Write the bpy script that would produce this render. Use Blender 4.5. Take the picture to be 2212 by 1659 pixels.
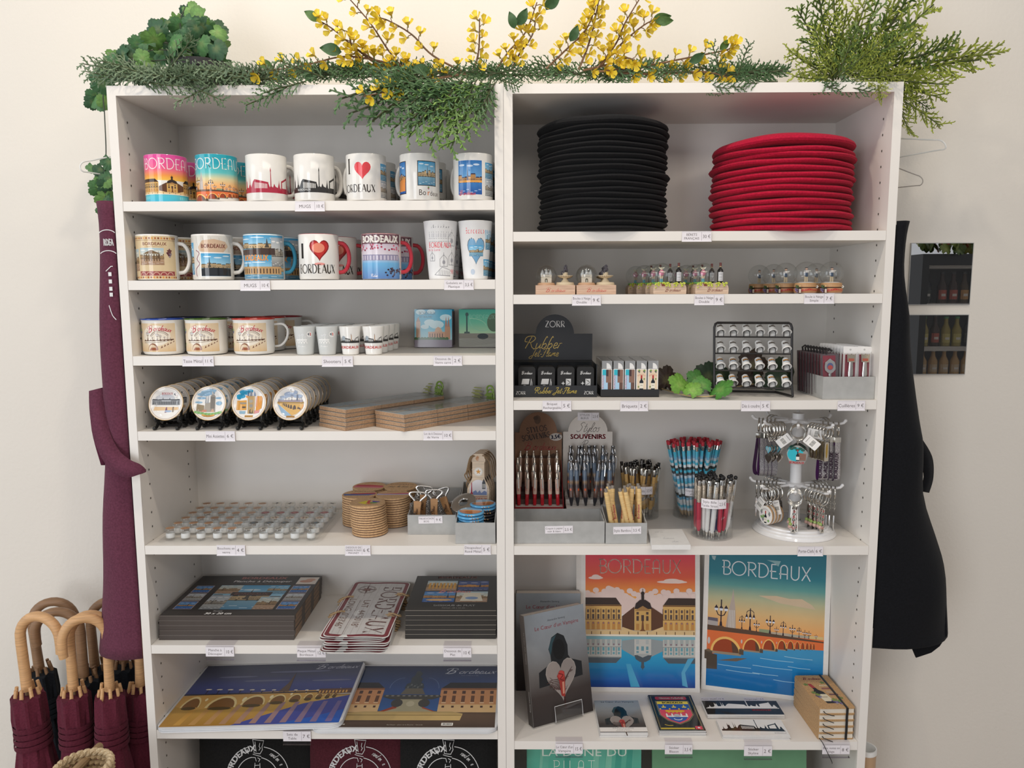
import bpy, bmesh, math, random
from mathutils import Vector, Matrix
from mathutils.geometry import tessellate_polygon
for o in list(bpy.data.objects): bpy.data.objects.remove(o)
SC = bpy.context.scene; COL = SC.collection
PI = math.pi; sin, cos = math.sin, math.cos
V = Vector
rnd = random.Random(11)

# ------------------------------------------------------------------ camera
FPX = 1622.06
def _cam():
    yaw, pit, rol = -8.33e-3, .120277, -2.893e-3
    F = V((sin(yaw)*cos(pit), cos(yaw)*cos(pit), -sin(pit)))
    R = V((cos(yaw), -sin(yaw), 0)); U = R.cross(F)
    c, s = cos(rol), sin(rol)
    R, U = c*R+s*U, -s*R+c*U
    O = V((.02863, -1.56689, 1.6))
    cd = bpy.data.cameras.new('camera'); co = bpy.data.objects.new('camera', cd); COL.objects.link(co)
    m = Matrix.Identity(4)
    for i in range(3): m[i][0], m[i][1], m[i][2], m[i][3] = R[i], U[i], -F[i], O[i]
    co.matrix_world = m
    cd.sensor_width = 36; cd.lens = 36*FPX/2212; cd.clip_start = .05
    SC.camera = co
    return O, F, R, U
CO, CF, CR, CU = _cam()
def _ray(px, py): return CF+CR*((px-1106)/FPX)-CU*((py-829.5)/FPX)
def at(px, py, ax, v):
    r = _ray(px, py); return CO+r*((v-CO[ax])/r[ax])
def AX(px, py, x): return at(px, py, 0, x)
def AY(px, py, y): return at(px, py, 1, y)
def AZ(px, py, z): return at(px, py, 2, z)

# ------------------------------------------------------------------ room light: assumed and added lamps, all out of view
SC.view_settings.view_transform = 'Standard'; SC.view_settings.look = 'None'
SC.view_settings.exposure = -0.2; SC.view_settings.gamma = 1.0; SC.view_settings.use_curve_mapping = False
SC.cycles.max_bounces = 8; SC.cycles.diffuse_bounces = 4; SC.cycles.glossy_bounces = 4
SC.cycles.transparent_max_bounces = 24; SC.cycles.transmission_bounces = 4
SC.cycles.caustics_reflective = False; SC.cycles.caustics_refractive = False
SC.cycles.sample_clamp_indirect = 4
W = bpy.data.worlds.new('room ambient'); SC.world = W; W.use_nodes = True
W.node_tree.nodes['Background'].inputs[0].default_value = (.93, .95, 1.0, 1)
W.node_tree.nodes['Background'].inputs[1].default_value = .52
def lamp(name, kind, loc, tgt, energy, col, **k):
    l = bpy.data.lights.new(name, kind); l.energy = energy; l.color = col
    for a, b in k.items(): setattr(l, a, b)
    o = bpy.data.objects.new(name, l); COL.objects.link(o); o.location = loc
    o.rotation_euler = (V(tgt)-V(loc)).to_track_quat('-Z', 'Y').to_euler()
    return o
WARM = (1, .88, .72); COOL = (.86, .94, 1.0)
for i, (x, e) in enumerate([(-1.0, 5.5), (-.22, 6.5), (.58, 5.5)]):
    lamp('assumed_ceiling_spot', 'SPOT', (x, -.62, 2.88), (x*.9, .05, 1.2), e*3.2, WARM, shadow_soft_size=.035, spot_size=2.3, spot_blend=.6)  # unseen lamps, assumed from the shadow slopes inside the bookcases
lamp('assumed_side_daylight', 'AREA', (-3.4, -1.6, 1.8), (-.6, .3, 1.2), 30, COOL, shape='RECTANGLE', size=1.6, size_y=2.2)  # area lamp standing for assumed daylight from the left
lamp('added_front_fill', 'AREA', (-1.5, -3.3, 1.35), (0, .2, 1.2), 42, (.93, .96, 1), shape='RECTANGLE', size=1.0, size_y=2.3)  # unseen area lamp added to fill shelf interiors and streak the mugs; no door
lamp('added_overhead_fill', 'AREA', (.6, -2.6, 2.85), (.3, .0, 1.0), 18, (1, .90, .78), shape='RECTANGLE', size=2.4, size_y=.5)  # unseen area lamp added as warm fill from the front; no fixture built

# ------------------------------------------------------------------ colour and material
def lin(h):
    if not isinstance(h, int): return tuple(h)[:3]
    r = []
    for s in (16, 8, 0):
        c = ((h >> s) & 255)/255
        r.append(c/12.92 if c <= .04045 else ((c+.055)/1.055)**2.4)
    return tuple(r)
def mixc(a, b, t):
    a, b = lin(a), lin(b); return tuple(x+(y-x)*t for x, y in zip(a, b))
_M = {}
def mat(k):
    if k in _M: return _M[k]
    m = bpy.data.materials.new(k); m.use_nodes = True; nt = m.node_tree; N, L = nt.nodes, nt.links
    p = N['Principled BSDF']; out = N['Material Output']
    at_ = N.new('ShaderNodeAttribute'); at_.attribute_name = 'Col'
    tc = N.new('ShaderNodeTexCoord')
    def noise(scale, detail=3):
        n = N.new('ShaderNodeTexNoise'); n.inputs['Scale'].default_value = scale; n.inputs['Detail'].default_value = detail
        L.new(tc.outputs['Object'], n.inputs['Vector']); return n
    def vary(n, lo, hi, sock=None):
        mr = N.new('ShaderNodeMapRange'); mr.inputs[1].default_value = .3; mr.inputs[2].default_value = .7
        mr.inputs[3].default_value = lo; mr.inputs[4].default_value = hi
        L.new(n.outputs[0], mr.inputs[0])
        vm = N.new('ShaderNodeVectorMath'); vm.operation = 'SCALE'
        L.new(at_.outputs['Color'], vm.inputs[0]); L.new(mr.outputs[0], vm.inputs['Scale'])
        L.new(vm.outputs[0], p.inputs['Base Color'])
    def bump(n, s, dist=.001):
        b = N.new('ShaderNodeBump'); b.inputs['Strength'].default_value = s; b.inputs['Distance'].default_value = dist
        L.new(n.outputs[0], b.inputs['Height']); L.new(b.outputs[0], p.inputs['Normal'])
    L.new(at_.outputs['Color'], p.inputs['Base Color'])
    R = p.inputs['Roughness']
    if k == 'gloss': R.default_value = .09; vary(noise(30), .97, 1.02)
    elif k == 'satin': R.default_value = .38; vary(noise(40), .96, 1.03)
    elif k == 'melamine': R.default_value = .42; vary(noise(14), .985, 1.01)
    elif k == 'matte': R.default_value = .75; vary(noise(60), .93, 1.05)
    elif k == 'paper': R.default_value = .55; vary(noise(90), .97, 1.02)
    elif k == 'metal': R.default_value = .2; p.inputs['Metallic'].default_value = 1
    elif k == 'mirror': R.default_value = .0; p.inputs['Metallic'].default_value = 1
    elif k == 'cloth':
        R.default_value = .95; n = noise(900, 2); vary(noise(260), .8, 1.15); bump(n, .5, .0006)
        p.inputs['Sheen Weight'].default_value = .04; p.inputs['Specular IOR Level'].default_value = .15
    elif k == 'wood':
        R.default_value = .5; mp = N.new('ShaderNodeMapping'); mp.inputs['Scale'].default_value = (6, 6, 90)
        L.new(tc.outputs['Object'], mp.inputs[0]); n = noise(4, 4); L.new(mp.outputs[0], n.inputs['Vector']); vary(n, .8, 1.12)
    elif k == 'cork': R.default_value = .8; n = noise(500, 3); vary(n, .68, 1.18); bump(n, .3)
    elif k == 'wall': R.default_value = .9; n = noise(110, 5); vary(noise(3), .98, 1.01); bump(n, .32, .0022)
    elif k == 'leafy': R.default_value = .5; vary(noise(120), .75, 1.2)
    elif k == 'glitter':
        R.default_value = .35; v = N.new('ShaderNodeTexVoronoi'); v.inputs['Scale'].default_value = 900
        L.new(tc.outputs['Object'], v.inputs['Vector']); vary(v, .35, 1.3); p.inputs['Metallic'].default_value = .55
    elif k in ('clear', 'globe', 'film'):
        N.remove(p); tr = N.new('ShaderNodeBsdfTransparent'); gl = N.new('ShaderNodeBsdfGlossy'); gl.inputs['Roughness'].default_value = .03
        L.new(at_.outputs['Color'], tr.inputs[0])
        lw = N.new('ShaderNodeLayerWeight'); lw.inputs[0].default_value = {'clear': .22, 'globe': .2, 'film': .12}[k]
        mr = N.new('ShaderNodeMapRange'); mr.inputs[3].default_value = {'clear': .05, 'globe': .08, 'film': .03}[k]; mr.inputs[4].default_value = .28 if k != 'globe' else .62
        mx = N.new('ShaderNodeMixShader'); L.new(lw.outputs['Facing' if k == 'globe' else 'Fresnel'], mr.inputs[0]); L.new(mr.outputs[0], mx.inputs[0])
        if k == 'globe': mr.inputs[1].default_value = .15
        L.new(tr.outputs[0], mx.inputs[1]); L.new(gl.outputs[0], mx.inputs[2]); L.new(mx.outputs[0], out.inputs[0])
    elif k == 'frost':
        R.default_value = .45; p.inputs['Subsurface Weight'].default_value = 0
        tr = N.new('ShaderNodeBsdfTransparent'); mx = N.new('ShaderNodeMixShader'); mx.inputs[0].default_value = .78
        L.new(tr.outputs[0], mx.inputs[1]); L.new(p.outputs[0], mx.inputs[2]); L.new(mx.outputs[0], out.inputs[0])
    _M[k] = m; return m

# ------------------------------------------------------------------ mesh builder
class MB:
    def __init__(s): s.v = []; s.f = []; s.c = []; s.m = []; s.mats = []
    def mi(s, k):
        if k not in s.mats: s.mats.append(k)
        return s.mats.index(k)
    def add(s, vs, fs, col, m='satin', xf=None):
        """col: one colour, or a list with one colour per vertex"""
        b = len(s.v); vs = [V(p) for p in vs]
        if xf is not None: vs = [xf @ p for p in vs]
        s.v += vs; i = s.mi(m)
        per = isinstance(col, list)
        cl = [lin(c) for c in col] if per else lin(col)
        for f in fs:
            s.f.append([b+q for q in f]); s.m.append(i); s.c.append([cl[q] for q in f] if per else [cl]*len(f))
        return s
    def box(s, x0, x1, y0, y1, z0, z1, col, m='satin', xf=None, bev=0):
        if bev:
            return s.prism(rrect(x0, z0, x1, z1, bev, 3), y0, y1, col, m, xf)
        vs = [(x, y, z) for x in (x0, x1) for y in (y0, y1) for z in (z0, z1)]
        return s.add(vs, [(0, 1, 3, 2), (4, 6, 7, 5), (0, 4, 5, 1), (2, 3, 7, 6), (0, 2, 6, 4), (1, 5, 7, 3)], col, m, xf)
    def lathe(s, prof, n, col, m='satin', xf=None, a0=0, a1=2*PI):
        """profile [(radius, z[, colour])] turned about z"""
        vs = []; cs = []; full = abs(a1-a0-2*PI) < 1e-6; k = n if full else n+1
        for p in prof:
            for i in range(k):
                a = a0+(a1-a0)*i/n; vs.append((p[0]*cos(a), p[0]*sin(a), p[1])); cs.append(p[2] if len(p) > 2 else col)
        fs = []
        for j in range(len(prof)-1):
            for i in range(n):
                q = (i+1) % k if full else i+1
                if prof[j][0] < 1e-7: fs.append((j*k+i, (j+1)*k+q, (j+1)*k+i))
                elif prof[j+1][0] < 1e-7: fs.append((j*k+i, j*k+q, (j+1)*k+i))
                else: fs.append((j*k+i, j*k+q, (j+1)*k+q, (j+1)*k+i))
        return s.add(vs, fs, cs, m, xf)
    def tube(s, pts, r, col, n=8, m='satin', xf=None, closed=False, flat=1.0, cap=True):
        pts = [V(p) for p in pts]; K = len(pts); rr = r if isinstance(r, (list, tuple)) else [r]*K
        vs = []; up = None
        for i, p in enumerate(pts):
            if closed: d = pts[(i+1) % K]-pts[i-1]
            else: d = pts[min(i+1, K-1)]-pts[max(i-1, 0)]
            if d.length < 1e-9: d = V((0, 0, 1))
            d.normalize()
            if up is None: up = V((0, 0, 1)) if abs(d.z) < .9 else V((0, 1, 0))
            a = d.cross(up)
            if a.length < 1e-6: a = d.orthogonal()
            a.normalize(); b = a.cross(d); up = b
            for j in range(n):
                t = 2*PI*j/n; vs.append(p+a*(cos(t)*rr[i])+b*(sin(t)*rr[i]*flat))
        fs = []
        for i in range(K if closed else K-1):
            q = (i+1) % K
            for j in range(n): fs.append((i*n+j, i*n+(j+1) % n, q*n+(j+1) % n, q*n+j))
        if not closed and cap: fs.append(tuple(range(n))[::-1]); fs.append(tuple((K-1)*n+j for j in range(n)))
        c = col if not isinstance(col, list) else [q for q in col for _ in range(n)]
        return s.add(vs, fs, c, m, xf)
    def prism(s, poly, y0, y1, col, m='satin', xf=None, side=None):
        """(x,z) outline given depth from y0 to y1; y0 is the front"""
        n = len(poly); vs = [(p[0], y0, p[1]) for p in poly]+[(p[0], y1, p[1]) for p in poly]
        tri = tessellate_polygon([[V((p[0], p[1], 0)) for p in poly]])
        fs = [tuple(t) for t in tri]+[tuple(n+q for q in t[::-1]) for t in tri]
        s.add(vs, fs, col, m, xf)
        return s.add(vs, [(i, n+i, n+(i+1) % n, (i+1) % n) for i in range(n)], col if side is None else side, m, xf)
    def ball(s, c, r, col, m='satin', n=10, sc=(1, 1, 1), xf=None):
        prof = [(r*sin(PI*i/n), -r*cos(PI*i/n)) for i in range(n+1)]; prof[0] = (0, -r); prof[-1] = (0, r)
        x = Matrix.Translation(V(c)) @ Matrix.Diagonal((*sc, 1))
        return s.lathe(prof, max(6, n+2), col, m, x if xf is None else xf @ x)
    def art(s, art, mp, m='paper', eps=5e-5, dx=None):
        for vs, cs, fs, L in art.out(dx):
            s.add([mp(x, y, eps*(L+1)) for x, y in vs], fs, cs, m)
        return s
    def mesh(s, name, ang=35):
        me = bpy.data.meshes.new(name)
        me.from_pydata([tuple(p) for p in s.v], [], s.f)
        for k in s.mats: me.materials.append(mat(k))
        me.polygons.foreach_set('material_index', s.m)
        a = me.color_attributes.new('Col', 'FLOAT_COLOR', 'CORNER')
        flat = []
        for c in s.c:
            for q in c: flat += (q[0], q[1], q[2], 1)
        a.data.foreach_set('color', flat)
        me.polygons.foreach_set('use_smooth', [True]*len(s.f))
        try: me.set_sharp_from_angle(angle=math.radians(ang))
        except Exception: pass
        me.update(); return me
    def build(s, name, parent=None, label=None, **k):
        o = bpy.data.objects.new(name, s.mesh(name)); COL.objects.link(o)
        if parent is not None: o.parent = parent
        if label: o['label'] = label
        return o
def put(name, me, parent=None, loc=None, rot=None):
    o = bpy.data.objects.new(name, me); COL.objects.link(o)
    if parent is not None: o.parent = parent
    if loc is not None: o.location = loc
    if rot is not None: o.rotation_euler = rot
    return o
def tag(o, label, cat, group=None):
    o['label'] = label; o['category'] = cat
    if group: o['group'] = group
    return o
def thing(name, label, cat, loc=(0, 0, 0), rz=0, group=None):
    o = bpy.data.objects.new(name, None); COL.objects.link(o); o.location = loc; o.rotation_euler = (0, 0, rz); o.empty_display_size = .02
    return tag(o, label, cat, group)
def struct(o): o['kind'] = 'structure'; return o
_kids = {}
def dup(src, loc=None, rot=None, label=None, group=None):
    """a copy of a thing with copies of its parts and sub-parts"""
    def cp(o, par):
        c = o.copy(); COL.objects.link(c); c.parent = par
        if par is not None and 'group' in c and 'category' not in c: del c['group']
        for ch in kids(o): cp(ch, c)
        return c
    r = cp(src, None)
    if loc is not None: r.location = loc
    if rot is not None: r.rotation_euler = rot if not isinstance(rot, (int, float)) else (0, 0, rot)
    if label: r['label'] = label
    if group: r['group'] = group
    return r
def kids(o): return [c for c in bpy.data.objects if c.parent == o] if False else list(o.children)
ORD = ['first', 'second', 'third', 'fourth', 'fifth', 'sixth', 'seventh', 'eighth', 'ninth', 'tenth', 'eleventh', 'twelfth', 'thirteenth', 'fourteenth', 'fifteenth', 'sixteenth', 'seventeenth', 'eighteenth', 'nineteenth', 'twentieth', 'twenty-first', 'twenty-second']
def nth(i, n=None, one='topmost', last='bottom'):
    if i == 0: return one
    if n and i == n-1: return last
    return ORD[i]

# ------------------------------------------------------------------ 2D outlines and printed art
def arc(cx, cy, rx, ry, a0, a1, n=12):
    return [(cx+rx*cos(math.radians(a0+(a1-a0)*i/n)), cy+ry*sin(math.radians(a0+(a1-a0)*i/n))) for i in range(n+1)]
def rrect(x0, y0, x1, y1, r, n=4):
    return arc(x1-r, y0+r, r, r, -90, 0, n)+arc(x1-r, y1-r, r, r, 0, 90, n)+arc(x0+r, y1-r, r, r, 90, 180, n)+arc(x0+r, y0+r, r, r, 180, 270, n)
def heart(cx, cy, w, h, n=28):
    o = []
    for i in range(n):
        t = 2*PI*i/n; x = 16*sin(t)**3; y = 13*cos(t)-5*cos(2*t)-2*cos(3*t)-cos(4*t)
        o.append((cx+x*w/32, cy+(y+2.5)*h/29))
    return o
def star(cx, cy, r, r2=.42, n=5, a0=90):
    return [(cx+(r if i % 2 == 0 else r*r2)*cos(math.radians(a0+180*i/n)), cy+(r if i % 2 == 0 else r*r2)*sin(math.radians(a0+180*i/n))) for i in range(2*n)]
def smooth(pts, k=5):
    o = []; n = len(pts)
    for i in range(n-1):
        p0, p1, p2, p3 = pts[max(i-1, 0)], pts[i], pts[i+1], pts[min(i+2, n-1)]
        for j in range(k):
            t = j/k; o.append(tuple(.5*((2*p1[a])+(-p0[a]+p2[a])*t+(2*p0[a]-5*p1[a]+4*p2[a]-p3[a])*t*t+(-p0[a]+3*p1[a]-3*p2[a]+p3[a])*t**3) for a in range(len(p1))))
    return o+[tuple(pts[-1])]
_GL = {}
def load_glyphs():
    chars = sorted(set("ABCDEFGHIJKLMNOPQRSTUVWXYZabcdefghijklmnopqrstuvwxyz0123456789éàèÉÇœ€,.-:&'°\"+!()/x"))
    tmp = []
    def mk(t):
        c = bpy.data.curves.new('glyph', 'FONT'); c.body = t; c.resolution_u = 2; o = bpy.data.objects.new('glyph', c); COL.objects.link(o); tmp.append(o); return o
    base = mk('HH'); A = {c: (mk(c), mk('H'+c+'H')) for c in chars}
    dg = bpy.context.evaluated_depsgraph_get(); dg.update()
    def wid(o): b = [p[0] for p in o.evaluated_get(dg).bound_box]; return max(b)
    w0 = wid(base)
    for c, (o, o2) in A.items():
        ev = o.evaluated_get(dg); me = ev.to_mesh()
        _GL[c] = ([(v.co.x, v.co.y) for v in me.vertices], [tuple(p.vertices) for p in me.polygons], wid(o2)-w0)
        ev.to_mesh_clear()
    _GL[' '] = ([], [], .3)
    for o in tmp:
        c = o.data; bpy.data.objects.remove(o); bpy.data.curves.remove(c)
load_glyphs()
# letters drawn as pen strokes, unit cap height: (thick?, points)
def _S():
    D = {}
    D['B'] = (.62, [(1, [(.12, 0), (.12, 1)]), (0, [(.0, 1), (.3, 1)]+arc(.32, .76, .2, .24, 90, -90, 8)+[(.0, .52)]), (0, [(.12, .52), (.34, .52)]+arc(.34, .26, .25, .26, 90, -90, 8)+[(.12, 0)])])
    D['O'] = (1.0, [(2, arc(.48, .5, .46, .5, 90, 450, 28))])
    D['R'] = (.66, [(1, [(.1, 0), (.1, 1)]), (0, [(.0, 1), (.3, 1)]+arc(.32, .74, .24, .26, 90, -90, 9)+[(.1, .48)]), (1, [(.26, .48), (.6, 0)])])
    D['D'] = (.76, [(1, [(.1, 0), (.1, 1)]), (2, [(.0, 1), (.26, 1)]+arc(.26, .5, .44, .5, 90, -90, 14)+[(.1, 0)])])
    D['E'] = (.58, [(1, [(.12, 0), (.12, 1)]), (0, [(.12, 1), (.52, 1)]), (0, [(.0, .5), (.42, .5)]), (0, [(.12, 0), (.54, 0)])])
    D['A'] = (.68, [(0, [(.1, 0), (.1, .72)]+arc(.32, .72, .22, .28, 180, 0, 10)+[(.54, 0)]), (0, [(.0, .36), (.54, .36)])])
    D['a'] = (.74, [(0, [(.02, 0), (.35, 1)]), (1, [(.35, 1), (.7, 0)]), (0, [(.14, .34), (.58, .34)])])
    D['U'] = (.7, [(1, [(.08, 1), (.08, .3)]+arc(.33, .3, .25, .3, 180, 360, 10)), (0, [(.58, .3), (.58, 1)])])
    D['X'] = (.64, [(1, [(.04, 1), (.58, 0)]), (0, [(.58, 1), (.04, 0)])])
    D['I'] = (.3, [(1, [(.12, 0), (.12, 1)])])
    D['L'] = (.54, [(1, [(.1, 0), (.1, 1)]), (0, [(.1, 0), (.5, 0)])])
    D['N'] = (.74, [(0, [(.1, 0), (.1, 1)]), (1, [(.1, 1), (.62, 0)]), (0, [(.62, 0), (.62, 1)])])
    D['T'] = (.66, [(1, [(.32, 0), (.32, 1)]), (0, [(.02, 1), (.62, 1)])])
    D['S'] = (.56, [(2, arc(.27, .75, .22, .25, 20, 250, 10)+arc(.25, .25, .25, .25, 80, -160, 10))])
    D['Y'] = (.66, [(1, [(.02, 1), (.32, .5), (.32, 0)]), (0, [(.62, 1), (.32, .5)])])
    D['V'] = (.68, [(1, [(.02, 1), (.34, 0)]), (0, [(.34, 0), (.64, 1)])])
    D['P'] = (.6, [(1, [(.1, 0), (.1, 1)]), (0, [(.0, 1), (.3, 1)]+arc(.32, .72, .24, .28, 90, -90, 9)+[(.1, .44)])])
    D['Z'] = (.64, [(0, [(.05, 1), (.56, 1)]), (1, [(.56, 1), (.04, 0)]), (0, [(.04, 0), (.6, 0)])])
    D['G'] = (.8, [(2, arc(.42, .5, .4, .5, 40, 340, 18)+[(.8, .45), (.5, .45)])])
    D['C'] = (.76, [(2, arc(.42, .5, .4, .5, 45, 315, 18))])
    D[' '] = (.4, [])
    D['.'] = (.2, [(1, [(.06, 0), (.06, .1)])])
    D['°'] = (.3, [(0, arc(.13, .85, .12, .13, 0, 360, 10))])
    return D
STK = _S()
# running hand: lower case drawn on a baseline with x height .45
def _H():
    D = {}
    D['B'] = (.95, [(2, smooth([(.3, .93), (.2, .5), (.12, .06), (.02, .02)], 4)), (0, smooth([(.02, .6), (-.12, .8), (.1, 1.02), (.5, 1.02), (.66, .82), (.5, .6), (.26, .53)], 5)), (2, smooth([(.26, .53), (.58, .48), (.6, .2), (.35, -.02), (.08, .02)], 5))])
    D['o'] = (.4, [(1, smooth([(.2, .45), (.05, .3), (.08, .04), (.24, .02), (.34, .22), (.24, .44), (.2, .45), (.4, .38)], 4))])
    D['r'] = (.3, [(1, [(.04, 0), (.1, .44)]), (0, smooth([(.07, .3), (.16, .43), (.26, .42)], 4))])
    D['d'] = (.42, [(1, smooth([(.3, .4), (.12, .44), (.04, .14), (.16, .0), (.3, .16)], 4)), (1, [(.42, .95), (.32, .06), (.42, .02)])])
    D['e'] = (.34, [(1, smooth([(.05, .2), (.26, .28), (.24, .44), (.1, .42), (.05, .14), (.16, .0), (.34, .1)], 4))])
    D['a'] = (.4, [(1, smooth([(.3, .38), (.14, .45), (.04, .16), (.14, .0), (.28, .2), (.32, .44), (.3, .06), (.42, .06)], 4))])
    D['u'] = (.42, [(1, smooth([(.04, .44), (.04, .1), (.16, .0), (.28, .2), (.34, .44), (.32, .05), (.44, .06)], 4))])
    D['x'] = (.36, [(1, [(.04, .44), (.12, .4), (.24, .04), (.34, .02)]), (0, [(.34, .45), (.02, .0)])])
    D['S'] = (.6, [(1, smooth([(.6, .9), (.4, 1.0), (.22, .8), (.42, .5), (.34, .1), (.1, .0), (.0, .14)], 5))])
    D['t'] = (.3, [(1, smooth([(.2, .85), (.1, .1), (.18, .0), (.3, .1)], 4)), (0, [(.0, .55), (.32, .58)])])
    D['y'] = (.38, [(1, smooth([(.04, .44), (.06, .12), (.2, .1), (.34, .44), (.2, -.3), (.02, -.3), (.16, -.05), (.38, .1)], 4))])
    D['l'] = (.24, [(1, smooth([(.04, .1), (.24, .8), (.16, .98), (.08, .7), (.08, .05), (.24, .06)], 4))])
    D['s'] = (.3, [(1, smooth([(.26, .42), (.1, .4), (.2, .2), (.14, .0), (.0, .06)], 4))])
    D['P'] = (.62, [(1, smooth([(.24, .98), (.16, .5), (.06, -.1)], 4)), (1, smooth([(.0, .7), (.16, 1.0), (.5, .98), (.52, .7), (.2, .5)], 5))])
    D['n'] = (.44, [(1, smooth([(.04, .0), (.08, .44), (.1, .2), (.26, .45), (.3, .1), (.44, .06)], 4))])
    D['R'] = (.8, [(1, smooth([(.3, .98), (.2, .5), (.1, .0)], 4)), (1, smooth([(.1, .55), (-.1, .6), (-.05, .95), (.4, 1.03), (.6, .8), (.4, .52), (.24, .5)], 5)), (1, smooth([(.34, .5), (.55, .1), (.8, -.06)], 4))])
    D['b'] = (.42, [(1, smooth([(.24, .9), (.16, .98), (.08, .6), (.06, .08), (.2, .0), (.34, .2), (.24, .42), (.1, .3)], 4))])
    D['J'] = (.5, [(1, smooth([(.1, .9), (.45, 1.0), (.35, .4), (.2, -.25), (-.1, -.2), (.05, .02), (.45, .15)], 5))])
    D['F'] = (.5, [(1, smooth([(.0, .8), (.2, 1.0), (.6, .98)], 4)), (1, smooth([(.35, .98), (.22, .3), (.1, -.08), (-.08, .0)], 4)), (0, [(.1, .52), (.42, .54)])])
    D['m'] = (.6, [(1, smooth([(.04, .0), (.08, .44), (.1, .2), (.24, .45), (.26, .0), (.3, .3), (.44, .45), (.46, .1), (.6, .06)], 4))])
    D['-'] = (.3, [(1, [(.04, .25), (.24, .27)])])
    D[' '] = (.3, [])
    return D
HND = _H()
class Art:
    """flat printed picture: filled shapes, later ones lie over earlier ones"""
    def __init__(s): s.p = []
    def tri(s, vs, fs, cs):
        xs = [q[0] for q in vs]; ys = [q[1] for q in vs]
        if not xs: return s
        bb = (min(xs), min(ys), max(xs), max(ys)); L = 0
        for (_, _, _, l, b) in s.p:
            if b[0] < bb[2] and b[2] > bb[0] and b[1] < bb[3] and b[3] > bb[1]: L = max(L, l+1)
        s.p.append((vs, cs, fs, L, bb)); return s
    def poly(s, pts, col):
        t = tessellate_polygon([[V((x, y, 0)) for x, y in pts]])
        cs = [lin(c) for c in col] if isinstance(col, list) else [lin(col)]*len(pts)
        return s.tri(list(pts), [tuple(q) for q in t], cs)
    def rect(s, x0, y0, x1, y1, col, col2=None):
        a, b = lin(col), lin(col2 if col2 is not None else col)
        return s.tri([(x0, y0), (x1, y0), (x1, y1), (x0, y1)], [(0, 1, 2, 3)], [a, a, b, b])
    def grad(s, x0, x1, st):
        vs = []; cs = []
        for y, c in st: vs += [(x0, y), (x1, y)]; cs += [lin(c)]*2
        return s.tri(vs, [(2*i, 2*i+1, 2*i+3, 2*i+2) for i in range(len(st)-1)], cs)
    def ell(s, cx, cy, rx, ry, col, n=20):
        return s.poly(arc(cx, cy, rx, ry, 0, 360-360/n, n-1), col)
    def line(s, pts, w, col, taper=False):
        vs = []; n = len(pts)
        for i, p in enumerate(pts):
            a, b = pts[max(i-1, 0)], pts[min(i+1, n-1)]
            d = V((b[0]-a[0], b[1]-a[1]))
            if d.length < 1e-9: d = V((1, 0))
            d.normalize(); k = w/2
            if 0 < i < n-1:
                e = V((p[0]-a[0], p[1]-a[1]))
                if e.length > 1e-9: k /= max(.5, abs(e.normalized().dot(d)))
            if taper: k *= 1-.75*i/(n-1)
            if isinstance(w, list): k = w[i]/2
            vs += [(p[0]-d.y*k, p[1]+d.x*k), (p[0]+d.y*k, p[1]-d.x*k)]
        return s.tri(vs, [(2*i, 2*i+1, 2*i+3, 2*i+2) for i in range(n-1)], [lin(col)]*len(vs))
    def _glyphs(s, t, adv): return sum(adv(c) for c in t)
    def text(s, t, x, y, h, col, al='c', bold=0, sh=0, cx=1.0, fit=None, rot=0, bend=None):
        """sans lettering; h is the cap height"""
        k = h/.72; wd = sum(_GL.get(c, _GL[' '])[2] for c in t)*k*cx
        if fit and wd > fit: cx *= fit/wd; wd = fit
        o = {'c': -wd/2, 'l': 0, 'r': -wd}[al]; vs = []; fs = []; u = o
        ca, sa = cos(rot), sin(rot)
        for c in t:
            g = _GL.get(c, _GL[' ']); b = len(vs)
            for q in ([(0, 0)] if not bold else [(0, 0), (bold*h, 0), (0, bold*h*.5)]):
                b = len(vs)
                for px, py in g[0]:
                    X = u+(px+py*sh)*k*cx+q[0]; Y = py*k+q[1]
                    if bend:
                        th = X/bend; X, Y = (bend+Y)*sin(th), (bend+Y)*cos(th)-bend
                    vs.append((x+X*ca-Y*sa, y+X*sa+Y*ca))
                fs += [tuple(b+i for i in f) for f in g[1]]
            u += g[2]*k*cx
        return s.tri(vs, fs, [lin(col)]*len(vs)) if vs else s
    def strokes(s, t, x, y, h, col, w=(.07, .07, .07), F=None, al='c', sh=0, sp=.0, serif=0, cx=1.0, rot=0, bend=None):
        F = F or STK; wd = sum((F.get(c, F[' '])[0]+sp)*h*cx for c in t)
        u = {'c': -wd/2, 'l': 0, 'r': -wd}[al]; VS = []; FS = []; ca, sa = cos(rot), sin(rot)
        for c in t:
            g = F.get(c, F[' '])
            for wt, pts in g[1]:
                if serif and wt == 1 and len(pts) == 2 and abs(pts[0][0]-pts[1][0]) < .01:
                    sub = [(wt, pts)]+[(9, [(p[0]-serif, p[1]+(.02 if p[1] < .5 else -.02)), (p[0]+serif, p[1]+(.02 if p[1] < .5 else -.02))]) for p in pts]
                else: sub = [(wt, pts)]
                for w_, pp in sub:
                    a = Art(); a.line([((p[0]+p[1]*sh)*cx, p[1]) for p in pp], w[0] if w_ == 9 else w[w_], 0)
                    b = len(VS); vv, _, ff, _, _ = a.p[0]
                    for p in vv:
                        X, Y = u+p[0]*h, p[1]*h
                        if bend: th = X/bend; X, Y = (bend+Y)*sin(th), (bend+Y)*cos(th)-bend
                        VS.append((x+X*ca-Y*sa, y+X*sa+Y*ca))
                    FS += [tuple(b+i for i in f) for f in ff]
            u += (g[0]+sp)*h*cx
        return s.tri(VS, FS, [lin(col)]*len(VS)) if VS else s
    def deco(s, t, x, y, h, col, w=.075, **k): return s.strokes(t, x, y, h, col, (w,)*3, sp=k.pop('sp', .06), **k)
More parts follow.
